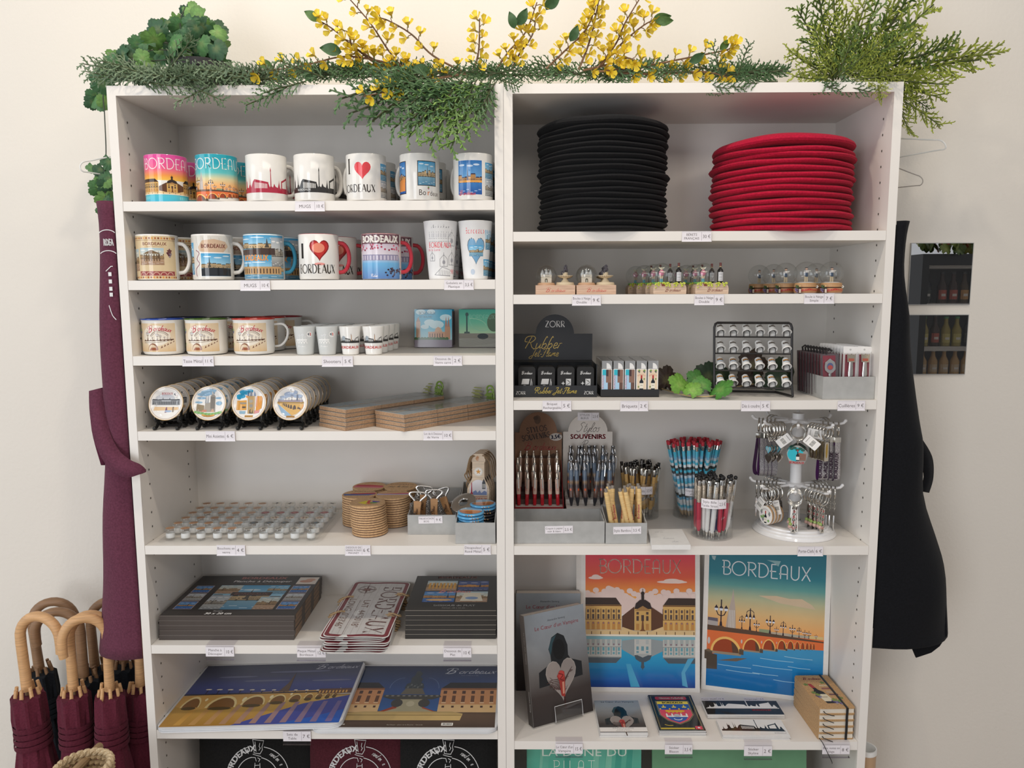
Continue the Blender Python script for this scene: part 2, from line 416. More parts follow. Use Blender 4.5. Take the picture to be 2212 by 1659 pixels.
    def serif(s, t, x, y, h, col, **k): return s.strokes(t.replace('A', 'a'), x, y, h, col, k.pop('w', (.06, .16, .11)), serif=k.pop('serif', .11), sp=k.pop('sp', .1), **k)
    def script(s, t, x, y, h, col, w=.06, **k): return s.strokes(t, x, y, h, col, (w*.6, w, w*1.5), F=HND, sh=k.pop('sh', .3), **k)
    def xf(s, fn):
        s.p = [([fn(*q) for q in vs], cs, fs, L, bb) for vs, cs, fs, L, bb in s.p]; return s
    def over(s, o, fn=None):
        for vs, cs, fs, L, bb in o.p: s.tri([fn(*q) for q in vs] if fn else vs, fs, cs)
        return s
    def clip(s, x0, x1, y0=-9e9, y1=9e9):
        r = []
        for vs, cs, fs, L, bb in s.p:
            if bb[0] >= x0 and bb[2] <= x1 and bb[1] >= y0 and bb[3] <= y1: r.append((vs, cs, fs, L, bb)); continue
            nv, nc, nf = [], [], []
            for f in fs:
                pg = [(vs[i], cs[i]) for i in f]
                for ax, lim, sg in ((0, x0, 1), (0, x1, -1), (1, y0, 1), (1, y1, -1)): pg = _clip(pg, ax, lim, sg)
                if len(pg) > 2:
                    b = len(nv); nv += [q[0] for q in pg]; nc += [q[1] for q in pg]; nf.append(tuple(range(b, b+len(pg))))
            if nf: r.append((nv, nc, nf, L, bb))
        s.p = r; return s
    def out(s, dx=None):
        for vs, cs, fs, L, bb in s.p:
            if dx is None: yield vs, cs, fs, L; continue
            nv, nc, nf = [], [], []
            for f in fs:
                lo = min(vs[i][0] for i in f); hi = max(vs[i][0] for i in f)
                for k in range(math.floor(lo/dx+1e-9), math.floor(hi/dx-1e-9)+1):
                    pg = [(vs[i], cs[i]) for i in f]
                    if lo < k*dx: pg = _clip(pg, 0, k*dx, 1)
                    if hi > (k+1)*dx: pg = _clip(pg, 0, (k+1)*dx, -1)
                    if len(pg) > 2:
                        b = len(nv); nv += [q[0] for q in pg]; nc += [q[1] for q in pg]; nf.append(tuple(range(b, b+len(pg))))
            yield nv, nc, nf, L
def _clip(pg, ax, lim, sg):
    o = []
    for i in range(len(pg)):
        (a, ca), (b, cb) = pg[i-1], pg[i]; da, db = (a[ax]-lim)*sg, (b[ax]-lim)*sg
        if da*db < 0:
            t = da/(da-db); o.append((tuple(a[k]+(b[k]-a[k])*t for k in (0, 1)), tuple(ca[k]+(cb[k]-ca[k])*t for k in range(3))))
        if db >= 0: o.append((b, cb))
    return o
# how art lies on a surface: x right, y up, e lift off the surface
def on_front(x0, y, z0): return lambda x, q, e: (x0+x, y-e, z0+q)          # upright, facing the room
def on_top(x0, y0, z): return lambda x, q, e: (x0+x, y0+q, z+e)            # lying flat, top edge at the back
def on_cyl(r0, z0, r1=None, h=1.0, a=-PI/2):
    def f(x, q, e):
        R = (r0 if r1 is None else r0+(r1-r0)*(z0+q)/h)+e; t = a+x/r0
        return (R*cos(t), R*sin(t), z0+q)
    return f
def on_plane(o, ux, uy):
    o, ux, uy = V(o), V(ux).normalized(), V(uy).normalized(); n = ux.cross(uy)
    return lambda x, q, e: o+ux*x+uy*q+n*e
# ------------------------------------------------------------------ setting
BD = .28                     # inner depth of the bookcases
ZL = [2.0175, 1.789, 1.6283, 1.4706, 1.31, 1.0587, .832, .6315]
ZR = [2.0175, 1.7252, 1.597, 1.3748, 1.0578, .6077]
TH = .0195
WHITE = (.80, .765, .72)
struct(MB().box(-4, 4, .31, .36, 0, 3.0, (.79, .745, .675), 'wall').build('wall_back'))
struct(MB().box(-4, 4, -3.6, .31, -.05, 0, (.42, .33, .25), 'wood').build('floor'))
def bookcase(cx, zs, label):
    t = thing('bookcase', label, 'bookcase', (cx, 0, 0))
    for s in (-1, 1):
        m = MB(); a, b = sorted((s*.4, s*.382)); m.box(a, b, .0005, BD, 0, zs[0], WHITE, 'melamine'); m.v = m.v
        x = s*.3815
        k = 0
        z = .45
        while z < zs[0]-.06:                                # rows of shelf pin holes
            for y in (.04, .235):
                q = [(x, y+.0022*cos(a_), z+.0026*sin(a_)) for a_ in [2*PI*i/8 for i in range(8)]]
                m.add(q, [tuple(range(8))], (.06, .05, .04), 'matte')
            z += .032
        m.build('side_panel', t)
    MB().box(-.399, .399, BD, BD+.006, .02, zs[0]-.001, (.78, .745, .70), 'melamine').build('back_panel', t)
    MB().box(-.382, .382, .0005, BD, zs[0]-TH, zs[0]-.0003, WHITE, 'melamine').build('top_panel', t)
    for z in zs[1:]+[.28]:
        MB().box(-.3815, .3815, .001, BD-.0005, z-TH, z, WHITE, 'melamine').build('shelf', t)
    MB().box(-.382, .382, .01, .028, 0, .08, WHITE, 'melamine').build('plinth', t)
    return t
bookcase(-.4003, ZL, 'white bookcase on the left, filled with mugs, plates, coasters and placemats')
bookcase(.4003, ZR, 'white bookcase on the right, filled with berets, snow globes, pens and posters')

# ------------------------------------------------------------------ price cards on the shelf edges
INK = (.10, .08, .08)
def card_art(lines, price, w, h, split=.66):
    a = Art(); a.rect(0, 0, w, h, (.80, .765, .80)); n = len(lines)
    fs = h*(.36 if n == 1 else .26 if n == 2 else .19)
    for i, t in enumerate(lines):
        a.text(t, w*split/2, h/2-fs*.5+((n-1)/2-i)*h*(.40 if n == 2 else .28), fs, INK, fit=w*split*.94)
    if price: a.rect(w*split, h*.04, w*split+w*.009, h*.96, (.3, .25, .3)); a.text(price, w*(split+1)/2+.0005, h/2-h*.17, h*.36, INK, fit=w*.27)
    return a
def price_card(px0, px1, py0, py1, zs, lines, price, lip, where):
    p0, p1 = AY(px0, py1, -.002), AY(px1, py0, -.002); w, h = p1.x-p0.x, p1.z-p0.z
    lab = 'price card %s %s' % (' '.join(lines), where)
    t = thing('price_card', lab, 'price card', (p0.x, -.0015, p0.z), 0, 'price cards on the shelf edges')
    m = MB(); m.box(0, w, -.0006, 0, 0, h, (.80, .765, .80), 'paper'); m.art(card_art(lines, price, w, h), on_front(0, -.0007, 0)); m.build('card', t)
    s = MB(); f = (.995, .992, .998)
    if lip:
        zt = zs-p0.z+.0008; yb = AZ((px0+px1)/2, py0-16, zs+.001).y+.0015
        s.add([(0, .0002, -.007), (w, .0002, -.007), (w, .0002, zt), (0, .0002, zt), (w, yb, zt), (0, yb, zt)], [(0, 1, 2, 3), (3, 2, 4, 5)], (.93, .92, .95), 'film')
        s.box(0, w, -.004, -.001, -.0075, -.0055, (.80, .78, .84), 'clear')
    else:
        s.box(-.0005, w+.0005, -.0018, -.0008, -.0012, .0006, (.85, .83, .86), 'satin'); s.box(-.0005, w+.0005, -.0012, -.0006, h, h+.0006, (.85, .83, .86), 'satin')
    s.build('holder', t)
L_, R_ = 'left', 'right'
for a in [
 (638, 701, 435.5, 455.5, 'L1', ['MUGS'], '10 €'), (520, 583, 606, 627, 'L2', ['MUGS'], '10 €'), (960, 1023, 605, 625, 'L2', ['Gobelets en', 'Plastique'], '3,5 €'),
 (395, 461, 770, 790, 'L3', ['Tasse Métal'], '11 €'), (696, 762, 770, 791, 'L3', ['Shooters'], '5 €'), (937, 998, 769, 789, 'L3', ['Dessous de', 'Verre carré'], '2 €'),
 (445, 507, 932, 952, 'L4', ['Mini Assiettes'], '6 €'), (915, 977, 931, 950, 'L4', ['Lot de 6 Dessous', 'de Verre'], '10 €'),
 (469, 529, 1178, 1199, 'L5', ['Bouchons en', 'verre'], '4 €'), (746, 800, 1178, 1199, 'L5', ['DESSOUS DE', 'VERRE ROND', 'MAGNET'], '6 €'), (1003, 1060, 1177, 1197, 'L5', ['Décapsuleur', 'Rond Métal'], '5 €'),
 (445, 505, 1398, 1418, 'L6l', ['Planche à', 'Découper'], '10 €'), (642, 703, 1400, 1420, 'L6l', ['Plaque Métal', 'Bordeaux'], '12 €'), (958, 1018, 1400, 1420, 'L6l', ['Dessous de', 'Plat'], '10 €'),
 (612, 671, 1580, 1601, 'L7l', ['Sets de', 'Table'], '7 €'),
 (1473, 1537, 500.5, 521, 'R1', ['BÉRETS', 'FRANÇAIS'], '30 €'), (1236, 1298, 638, 659, 'R2', ['Boules à Neige', 'Double'], '9 €'), (1500, 1564, 636.5, 658, 'R2', ['Boules à Neige', 'Double'], '9 €'),
 (1737, 1802, 634.5, 655, 'R2', ['Boule à Neige', 'Simple'], '7 €'), (1172, 1234, 866, 887, 'R3', ['Briquet', 'Rechargeable'], '5 €'), (1340, 1400, 867, 887, 'R3', ['Briquets'], '2 €'),
 (1601, 1664, 866.5, 887, 'R3', ['Dés à coudre'], '5 €'), (1809, 1869, 866, 886, 'R3', ['Cuillères'], '9 €'), (1723, 1778, 1181, 1200, 'R4', ['Porte-Clefs'], '6 €'),
 (1200, 1259, 1607, 1628, 'R5l', ["Le Cœur d'un", 'Vampire'], '15 €'), (1436, 1496, 1609, 1629, 'R5l', ['Sticker', 'Blason'], '3,5 €'), (1607, 1668, 1612, 1633, 'R5l', ['Sticker', 'Skyline'], '2 €'),
 (1776, 1836, 1610, 1629, 'R5l', ['Bloc notes en', 'liège'], '8 €')]:
    u = a[4][0]; i = int(a[4][1]); z = (ZL if u == 'L' else ZR)[i]
    w = 'on shelf edge of the %s bookcase' % ('left' if u == 'L' else 'right')
    if a[5][0] == 'MUGS': w = 'on the %s shelf edge of the left bookcase' % ORD[i-1]
    if a[5][0] == 'Boules à Neige': w = 'on a shelf edge, under the castle globes' if a[0] < 1400 else 'on a shelf edge, under the grape globes'
    price_card(a[0], a[1], a[2], a[3], z, a[5], a[6], a[4].endswith('l'), w)
# ------------------------------------------------------------------ printed motifs
CRM = (.82, .80, .76)
def art_bourse(mug=False, sky=None):
    """square with two palaces, a domed pavilion and their mirror image; unit width, drawn on a 1192-unit grid"""
    a = Art(); X0, YB = 848, 1497
    sk = sky or [(560, 0xf0b458), (430, 0xe98f45), (300, 0xde5f41), (80, 0xdb4a56), (-140, 0xcc4570)]
    a.grad(848, 2040, sk)
    if not mug:
        for x, y, w in ((960, 305, 80), (1790, 345, 165)):
            a.ell(x, y, w, 16, 0xecd5cb); a.ell(x, y-12, w*.55, 24, 0xecd5cb); a.ell(x+w*.4, y-4, w*.4, 20, 0xecd5cb)
        a.poly([(848, 455), (900, 490), (980, 465), (1050, 470), (1120, 395), (1180, 420), (1260, 460), (1340, 500), (1390, 530), (1450, 480), (1560, 490), (1700, 480), (1860, 455), (2040, 450), (2040, 700), (848, 700)], 0xe6cec6)
        for i in range(26): a.ell(870+i*46, 470+30*sin(i*2.3)+(0 if i > 7 else -25*(i > 3)), 34, 30, 0xe6cec6, 12)
    def pal(x0, x1, y, sg, refl=False):
        f = (lambda q: 938+(918-q)*.74) if refl else (lambda q: q)
        wall, roof, win, arch, dk = (0xc4c3bd, 0x55616a, 0x6fa3ad, 0xa9b0ae, 0x7f8a8c) if refl else (0xd8ad66, 0x3c2b22, 0x5a4a44, 0xc48d4a, 0x6b4526)
        e0, e1 = (x0, x1-60) if sg > 0 else (x0+60, x1)
        a.poly([(x0, f(605)), (x1, f(605)), (e1, f(520)), (e0, f(520))], roof)
        a.rect(x0, f(870), x1, f(598), wall); a.rect(x0, f(612), x1, f(600), dk); a.rect(x0, f(762), x1, f(756), dk)
        n = max(2, round((x1-x0)/54)); s = (x1-x0)/n
        for i in range(n):
            c = x0+s*(i+.5)
            a.rect(c-11, f(682), c+11, f(650), win); a.rect(c-12, f(752), c+12, f(700), win)
            a.rect(c-17, f(868), c+17, f(800), arch); a.ell(c, f(798), 17, 18, arch, 12); a.ell(c, f(796), 9, 9, 0x8d6b78, 8)
            a.rect(x0+s*i-4, f(756), x0+s*i+4, f(640), dk)
    def mid(refl=False):
        f = (lambda q: 938+(918-q)*.74) if refl else (lambda q: q)
        wall, roof, wing, win = (0xc7c6c0, 0x4f5b64, 0x98a0a2, 0x6f9aa6) if refl else (0xd2a862, 0x33251f, 0x5f3c26, 0x4f3b34)
        a.poly([(1245, f(722)), (1380, f(615)), (1380, f(875)), (1245, f(850))], wing); a.poly([(1560, f(615)), (1690, f(700)), (1690, f(850)), (1560, f(875))], wing)
        a.rect(1380, f(875), 1562, f(625), wall)
        a.poly([(1380, f(640)), (1570, f(640)), (1550, f(575)), (1500, f(540)), (1440, f(540)), (1395, f(580))], roof); a.poly([(1380, f(660)), (1470, f(605)), (1562, f(660))], 0xa87f4b if not refl else 0xaeb2b0)
        a.rect(1455, f(545), 1485, f(480), roof); a.ell(1470, f(470), 20, 22, roof, 12); a.rect(1467, f(470), 1473, f(420), roof)
        for c in (1415, 1520): a.rect(c-13, f(700), c+13, f(672), win); a.rect(c-13, f(768), c+13, f(716), win); a.rect(c-16, f(868), c+16, f(800), 0xb98547 if not refl else 0xb5bab9)
        a.rect(1454, f(770), 1484, f(705), win)
        if not refl: a.poly([(1355, 915), (1420, 900), (1455, 860), (1462, 770), (1478, 770), (1485, 860), (1520, 900), (1585, 915)], 0x7b4f2e)
    pal(848, 1240, 0, 1); pal(1690, 2040, 0, -1); mid()
    a.poly([(848, 872), (1240, 872), (1250, 835), (1380, 880), (1560, 880), (1690, 830), (1700, 872), (2040, 872), (2040, 920), (848, 920)], 0xe0c08c)
    for i in range(12): a.rect(910+i*101, 918, 918+i*101, 886, 0x54341f)
    a.rect(848, 938, 2040, 918, 0xf1e6d4)
    if mug:
        a.grad(848, 2040, [(1130, 0x47b6d2), (938, 0x56c3d4)])
        for i in range(5): a.rect(860+i*40, 1060, 885+i*40, 985, 0x7fd2dc); a.rect(1600+i*40, 1060, 1625+i*40, 985, 0x7fd2dc)
        lo = 1130
    else:
        a.grad(848, 2040, [(1497, 0x2b468f), (1420, 0x2b63ad), (1240, 0x2a93c6), (1100, 0x35a6cf), (938, 0x8db9c0)])
        pal(848, 1240, 0, 1, True); pal(1690, 2040, 0, -1, True); mid(True)
        a.poly([(1290, 1240), (1340, 1240), (1440, 1490), (1340, 1490)], 0x4aa5cc); a.poly([(1960, 1180), (2030, 1170), (1930, 1330), (1960, 1490), (1900, 1470), (1890, 1330)], 0x5aa9cf)
        lo = 1497
    return a.xf(lambda x, y: ((x-X0)/1192, (lo-y)/1192))
def lamp_post(a, x, y0, h, c=0x2e2430, n=3):
    a.rect(x-h*.02, y0, x+h*.02, y0+h, c); a.poly([(x-h*.06, y0), (x+h*.06, y0), (x+h*.03, y0+h*.25), (x-h*.03, y0+h*.25)], c)
    if n == 3:
        a.line([(x-h*.16, y0+h*.62), (x-h*.1, y0+h*.48), (x, y0+h*.44), (x+h*.1, y0+h*.48), (x+h*.16, y0+h*.62)], h*.03, c)
        for d, q in ((-.16, .62), (0, .62), (.16, .62)): a.poly([(x+(d-.05)*h, y0+q*h), (x+(d+.05)*h, y0+q*h), (x+(d+.06)*h, y0+(q+.08)*h), (x+(d-.06)*h, y0+(q+.08)*h)], 0xd9dbe6); a.poly([(x+(d-.07)*h, y0+(q+.08)*h), (x+(d+.07)*h, y0+(q+.08)*h), (x+d*h, y0+(q+.2)*h)], c)
    else:
        a.line(arc(x, y0+h*.8, h*.14, h*.12, 180, 0, 8), h*.025, c)
        for d in (-.14, 0, .14): a.poly([(x+(d-.055)*h, y0+.62*h), (x+(d+.055)*h, y0+.62*h), (x+d*h, y0+(.8 if d else .9)*h)], c); a.ell(x+d*h, y0+.6*h, .04*h, .04*h, 0xd9dbe6, 8)
def art_bridge(mug=False):
    """long arched bridge with street lamps and a spire; unit width, y up"""
    a = Art(); k = 1/1265; T = lambda x, y: ((x-108)*k, (1447-y)*k)
    def R(x0, y0, x1, y1, c): p, q = T(x0, y0), T(x1, y1); a.rect(p[0], p[1], q[0], q[1], c)
    def Pn(pts, c): a.poly([T(*p) for p in pts], c)
    a.grad(0, 1, [((1447-y)*k, c) for y, c in ((820, 0xe89a5c), (720, 0xe8a968), (560, 0xd9b57e), (400, 0xb4b490), (250, 0x5f9a95), (120, 0x2f7c8a), (-180, 0x2a6f82))] if not mug else
           [((1447-y)*k, c) for y, c in ((820, 0xf09a5c), (640, 0xf2b878), (480, 0xd9cfa0), (330, 0x5fbfc0), (100, 0x28a2b4), (-400, 0x28a2b4))])
    if not mug: Pn([(660, 345), (860, 330), (1000, 350), (1130, 340), (1240, 400), (1275, 445), (1100, 430), (900, 410), (760, 370)], 0xcbb598)
    Pn([(310, 760), (325, 640), (338, 560), (350, 500), (372, 400), (385, 290), (398, 400), (412, 500), (418, 580), (425, 760)], 0xb6a79c)
    for i in range(4): R(345+i*18, 750, 352+i*18, 540, 0xd8d2cc)
    R(110, 790, 225, 680, 0xb0a8a4); Pn([(110, 680), (225, 690), (222, 650), (112, 645)], 0x66606c)
    for x0, x1, y, c in ((680, 800, 725, 0x8f9a78), (810, 1010, 745, 0xb7a894), (1000, 1220, 750, 0xa9a595), (1220, 1365, 745, 0xd8bd84)): R(x0, 800, x1, y, c)
    for x, top, b, n in ((258, 430, 770, 3), (490, 590, 770, 1), (580, 500, 780, 1), (652, 630, 785, 3), (798, 560, 785, 3), (868, 680, 790, 3), (940, 610, 790, 1), (1038, 640, 795, 3), (1110, 660, 795, 1), (1170, 685, 798, 3), (1215, 690, 798, 3), (1290, 720, 798, 3)):
        p = T(x, b); lamp_post(a, p[0], p[1], (b-top)*k, 0x2e2430, n)
    Pn([(108, 735), (260, 745), (540, 750), (900, 772), (1372, 798), (1372, 812), (108, 795)], 0x5c4638)
    for i in range(16): R(120+i*26, 782, 130+i*26, 748, 0xa8856a)
    R(225, 790, 290, 735, 0x6e5443); R(540, 792, 590, 752, 0x6e5443)
    Pn([(108, 792), (1372, 810), (1372, 905), (1200, 912), (700, 965), (400, 1020), (108, 1090)], 0xe0713f)
    ar = [(150, 490, 1035, 855), (505, 705, 985, 842), (720, 865, 955, 832), (880, 980, 935, 826), (985, 1060, 920, 824), (1068, 1122, 912, 824), (1130, 1174, 907, 824), (1182, 1216, 903, 824), (1222, 1250, 900, 825), (1256, 1282, 897, 826)]
    if not mug:
        a.grad(0, 1, [(0, 0x1c6ca8), (.12, 0x1f6fae), (.28, 0x2a86bf), (.36, 0x3f93c2), (.44, 0x3f93c2)])
        Pn([(108, 1085), (400, 1015), (700, 960), (1200, 905), (1372, 895), (1372, 780), (108, 780)], 0xe0713f); Pn([(108, 735), (900, 772), (1372, 798), (1372, 812), (108, 795)], 0x5c4638)
        Pn([(230, 1140), (440, 1090), (560, 1080), (440, 1130)], 0x6c5d50)
    for i, (x0, x1, yb, yt) in enumerate(ar):
        w = (x1-x0)/2; c = (x0+x1)/2; f = w*.16
        a.poly([T(*q) for q in arc(c, yb, w, -(yb-yt), 0, 180, 14)], 0xf2bf6b)
        a.poly([T(*q) for q in arc(c-f*.1, yb, w-f, -(yb-yt)+f, 0, 180, 14)], 0x9c4326)
        a.poly([T(*q) for q in arc(c+f*.5, yb, w-f*1.4, -(yb-yt)+f*1.6, 0, 70, 8)]+[T(c+w*.45, yb)], 0x5e4334)
        R(x0-w*.02, yb+w*.16, x1, yb-2, 0x9a8873)
        a.ell(*T(x0-w*.12, yt+(yb-yt)*.35), .012*w/170, .032*w/170, 0xc9c2bd, 12)
        s = w*.24; Pn([(x0-s*1.6, yb), (x0+s*.5, yb+s*.2), (x0+s*.5, yb+s*2.6), (x0-s*1.6, yb+s*2.4)], 0x574a3f); Pn([(x0-s*1.7, yb), (x0-s*.5, yb-s*.5), (x0+s*.6, yb+s*.2), (x0-s*.4, yb+s*.3)], 0x75634f)
    if not mug:
        Pn([(108, 1060), (225, 1075), (228, 1245), (108, 1250)], 0x4d4239)
        for x, y, l in ((235, 1185, 370), (330, 1240, 370), (620, 1150, 430), (700, 1060, 360), (960, 1010, 300), (850, 1290, 230), (620, 1235, 280), (1000, 1120, 240)):
            p = T(x, y); a.line([p, (p[0]+l*k*.5, p[1]-.006), (p[0]+l*k, p[1]-.004)], .005, 0x9cc7dd)
    return a if not mug else a.clip(0, 1, T(0, 1050)[1], 9).xf(lambda x, y: (x, y-T(0, 1050)[1]))
SKY = [(0, 0), (0, .02), (.03, .03), (.04, .09), (.05, .03), (.09, .03), (.1, .05), (.11, .05), (.115, .12), (.12, .16), (.126, .12), (.14, .11), (.145, .14), (.15, .11), (.16, .05), (.2, .05), (.21, .07), (.215, .19), (.222, .07), (.235, .08), (.242, .16), (.248, .08), (.26, .05), (.3, .11), (.33, .13), (.55, .1), (.55, .09), (.57, .05), (.58, .06), (.583, .2), (.58, .22), (.588, .25), (.596, .22), (.593, .2), (.596, .06), (.62, .05), (.64, .09), (.66, .06), (.7, .05), (.72, .1), (.725, .13), (.73, .1), (.74, .05), (.76, .04), (.765, .12), (.9, .16), (.915, .18), (.93, .04), (.95, .05), (.96, .09), (.98, .09), (.99, .04), (1, .03), (1, 0)]
def skyline(a, x, y, w, col, hole=None, ht=1.0):
    a.poly([(x+p*w, y+(q*ht)*w) for p, q in SKY], col)
    if hole is not None:
        for i in range(9): a.rect(x+w*(.335+i*.023), y+w*.035*ht, x+w*(.346+i*.023), y+w*(.1-i*.002)*ht, hole)
        a.poly([(x+w*.785, y+w*.05*ht), (x+w*.895, y+w*.05*ht), (x+w*.895, y+w*.14*ht), (x+w*.785, y+w*.105*ht)], hole)
def photo(a, x, y, w, h, kind='day', seed=0):
    """a small colour photograph of the city, printed in the rectangle"""
    r = random.Random(seed); b = Art()
    sky = {'day': [(0.4, 0xa9d3e6), (1, 0x3f9ed0)], 'night': [(.35, 0x5a6ca8), (1, 0x1f3f80)], 'blue': [(.4, 0x6fa9d8), (1, 0x2f73b8)], 'grey': [(.4, 0xd4d3cf), (1, 0xa9b6c2)], 'sep': [(.4, 0xdccfb2), (1, 0xa8c4cf)]}[kind]
    wat = {'day': (0x4f86a6, 0x7fa9bd), 'night': (0x16305f, 0x4c5c94), 'blue': (0x1f4f98, 0x3f7fc0), 'grey': (0x7e8284, 0xb5b6b2), 'sep': (0x9c7c62, 0xb99a7c)}[kind]
    wal = {'day': 0xc9ad82, 'night': 0xd9953f, 'blue': 0xcf9a55, 'grey': 0xaaa294, 'sep': 0xa98a62}[kind]; dk = {'day': 0x4f4a40, 'night': 0x2b2530, 'blue': 0x35304a, 'grey': 0x57534d, 'sep': 0x5a4634}[kind]
    b.grad(0, 1, [(q, c) for q, c in sky]); b.grad(0, 1, [(0, wat[0]), (.38, wat[1])])
    for i in range(3): b.ell(.15+.3*i+.1*r.random(), .78+.12*r.random(), .13, .03, mixc(sky[0][1], 0xffffff, .5), 10)
    px = 0
    while px < 1:
        d = .08+.12*r.random(); hh = .48+.14*r.random(); b.rect(px, .36, min(1, px+d), hh, mixc(wal, dk, r.random()*.35)); b.poly([(px, hh), (min(1, px+d), hh), (min(1, px+d*.85), hh+.035), (px+d*.15, hh+.035)], dk)
        for k in range(3): b.rect(min(.98, px+d*(.15+.3*k)), .42, min(1, px+d*(.27+.3*k)), .46, dk)
        px += d
    s = .2+.6*r.random(); b.poly([(s-.04, .4), (s-.015, .62), (s, .86), (s+.015, .62), (s+.04, .4)], dk)
    for i in range(6): b.rect(.08+.15*i, .34, .11+.15*i, .4, dk); b.rect(.05+.16*i, .05+.04*(i % 3), .16+.16*i, .075+.04*(i % 3), mixc(wat[1], 0xffffff, .3))
    b.rect(0, .35, 1, .375, dk)
    a.over(b, lambda p, q: (x+p*w, y+q*h)); return a
def grapes(a, x, y, s, c=0x4a4a8c, leaf=0x6f9a4a):
    for i, (p, q) in enumerate([(-.5, 0), (0, .05), (.5, 0), (-.25, -.42), (.25, -.42), (0, -.85), (-.7, .3), (.2, .4)]): a.ell(x+p*s, y+q*s, s*.3, s*.3, mixc(c, 0xffffff, .12*(i % 3)), 8)
    a.poly([(x+s*q[0], y+s*.8+s*q[1]) for q in star(0, 0, .9, .6, 5)], leaf)
def bottle_art(a, x, y, h, cap=0xb03030, lab=0xe9e2d2):
    w = h*.13; a.poly([(x-w, y), (x+w, y), (x+w, y+h*.58), (x+w*.4, y+h*.7), (x+w*.4, y+h*.82), (x-w*.4, y+h*.82), (x-w*.4, y+h*.7), (x-w, y+h*.58)], 0x20242c)
    a.rect(x-w*.42, y+h*.78, x+w*.42, y+h, cap); a.rect(x-w, y+h*.1, x+w, y+h*.46, lab); a.rect(x-w*.6, y+h*.3, x+w*.6, y+h*.33, 0x8c8478)
def barcode(a, x, y, w, h, rot=0):
    b = Art(); b.rect(0, 0, w, h, 0xf3f0ea); r = random.Random(int(x*1e5))
    q = w*.1
    while q < w*.88: d = w*(.012+.03*r.random()); b.rect(q, h*.2, q+d, h*.85, 0x222222); q += d+w*.025
    ca, sa = cos(rot), sin(rot); a.over(b, lambda p, q: (x+p*ca-q*sa, y+p*sa+q*ca))
def shape_of_france(a, x, y, s):
    """round sticker with a small dark and red emblem"""
    a.ell(x, y, s, s, (.85, .84, .82)); a.poly([(x+s*p, y+s*q) for p, q in ((-.7, .1), (-.35, .35), (-.1, .6), (-.1, -.2), (-.3, -.55), (-.35, -.1))], 0x2a2f45); a.poly([(x+s*p, y+s*q) for p, q in ((.2, .6), (.6, .4), (.5, .0), (.62, -.4), (.25, -.5))], 0xcc4a44)

# ------------------------------------------------------------------ mugs
MR, MH = .0415, .0955
def mug_meshes(art, rim=CRM, inner=CRM, hcol=CRM, body=CRM, ha=.6, R=MR, H=MH, ax=0):
    m = MB()
    m.lathe([(0, .004, body), (R-.006, .001, body), (R-.0015, .0015, body), (R, .004, body), (R, H-.0015, body), (R-.0005, H-.0004, rim), (R-.0018, H, rim), (R-.0035, H-.001, inner), (R-.004, .009, inner), (0, .007, inner)], 48, body, 'gloss')
    if art: m.art(art, on_cyl(R, 0, a=-PI/2+ax), 'gloss', dx=.004)
    hd = MB(); pts = []
    for i in range(17):
        t = -1.35+2.7*i/16; pts.append((R-.004+.0255*cos(t)**.7 if cos(t) > 0 else R-.004, 0, H*.5+.0315*sin(t)/sin(1.35)))
    pts = [(R-.002, 0, pts[0][2])]+pts[1:-1]+[(R-.002, 0, pts[-1][2])]
    hd.tube(pts, .0062, hcol, 10, 'gloss', flat=.72, xf=Matrix.Rotation(ha, 4, 'Z'))
    return m.mesh('mug_body'), hd.mesh('mug_handle')
def mug(mm, x, y, z, label, group, rz=0):
    t = thing('mug', label, 'mug', (x, y, z+.0003), rz, group)
    put('body', mm[0], t); put('handle', mm[1], t, rot=(0, 0, -rz)); return t
def face(x, y):                              # turn of a round thing so its print faces the visitor
    return math.atan2(CO.x-x, y-CO.y)
def wrap(a, w, h, dx=0, dy=0): return a.xf(lambda x, y: (x*w-w/2+dx, y*h+dy))
def A_pink():
    a = art_bourse(True, [(560, 0xf3c04e), (430, 0xef9a4a), (250, 0xe8608a), (-180, 0xdd4aa0)]); a.xf(lambda x, y: (x, y*.9))
    a = wrap(a, .135, .1, .016); a.clip(-9, 9, 0, .0945); a.deco('BORDEAUX', .022, .066, .021, (.85, .8, .78), .07); return a
def A_teal():
    a = wrap(art_bridge(True), .135, .1015, .012); a.clip(-9, 9, 0, .0945); a.deco('BORDEAUX', .012, .066, .021, (.85, .85, .8), .07); return a
def A_sky(c, txt):
    a = Art(); skyline(a, -.062, .018, .13, c, CRM, 1.55)
    a.rect(-.062, .0175, .068, .026, c)
    if txt: a.text('BORDEAUX', -.018, .021, .0042, (.8, .8, .78))
    return a
def A_love(): 
    a = Art(); a.serif('I', -.034, .055, .03, (.03, .025, .02)); a.poly(heart(-.004, .06, .035, .036), 0xe0484e); a.serif('BORDEAUX', -.016, .018, .015, (.05, .04, .035), cx=.8)
    photo(a, .036, .008, .03, .034, 'grey', 3); photo(a, .036, .043, .03, .034, 'day', 4); return a
def A_frames():
    a = Art()
    for x, y, w, h, k in ((-.062, .014, .034, .066, 'sep'), (-.002, .03, .042, .05, 'day')):
        a.rect(x, y, x+w, y+h, 0x332a26); photo(a, x+.0015, y+.0015, w-.003, h-.003, 'blue' if k == 'sep' else 'day', 8)
    a.poly([(-.06, .02), (-.03, .02), (-.03, .045), (-.045, .043), (-.06, .035)], 0xd98a45)
    a.text('Bo', .0, .011, .012, 0x4a4038, cx=.85, al='l'); a.text('r', .021, .011, .012, 0xd8742e); a.text('deux', .024, .0105, .0105, 0x5a4a40, al='l', cx=.8); grapes(a, .021, .025, .0025, 0xb04a6a); return a
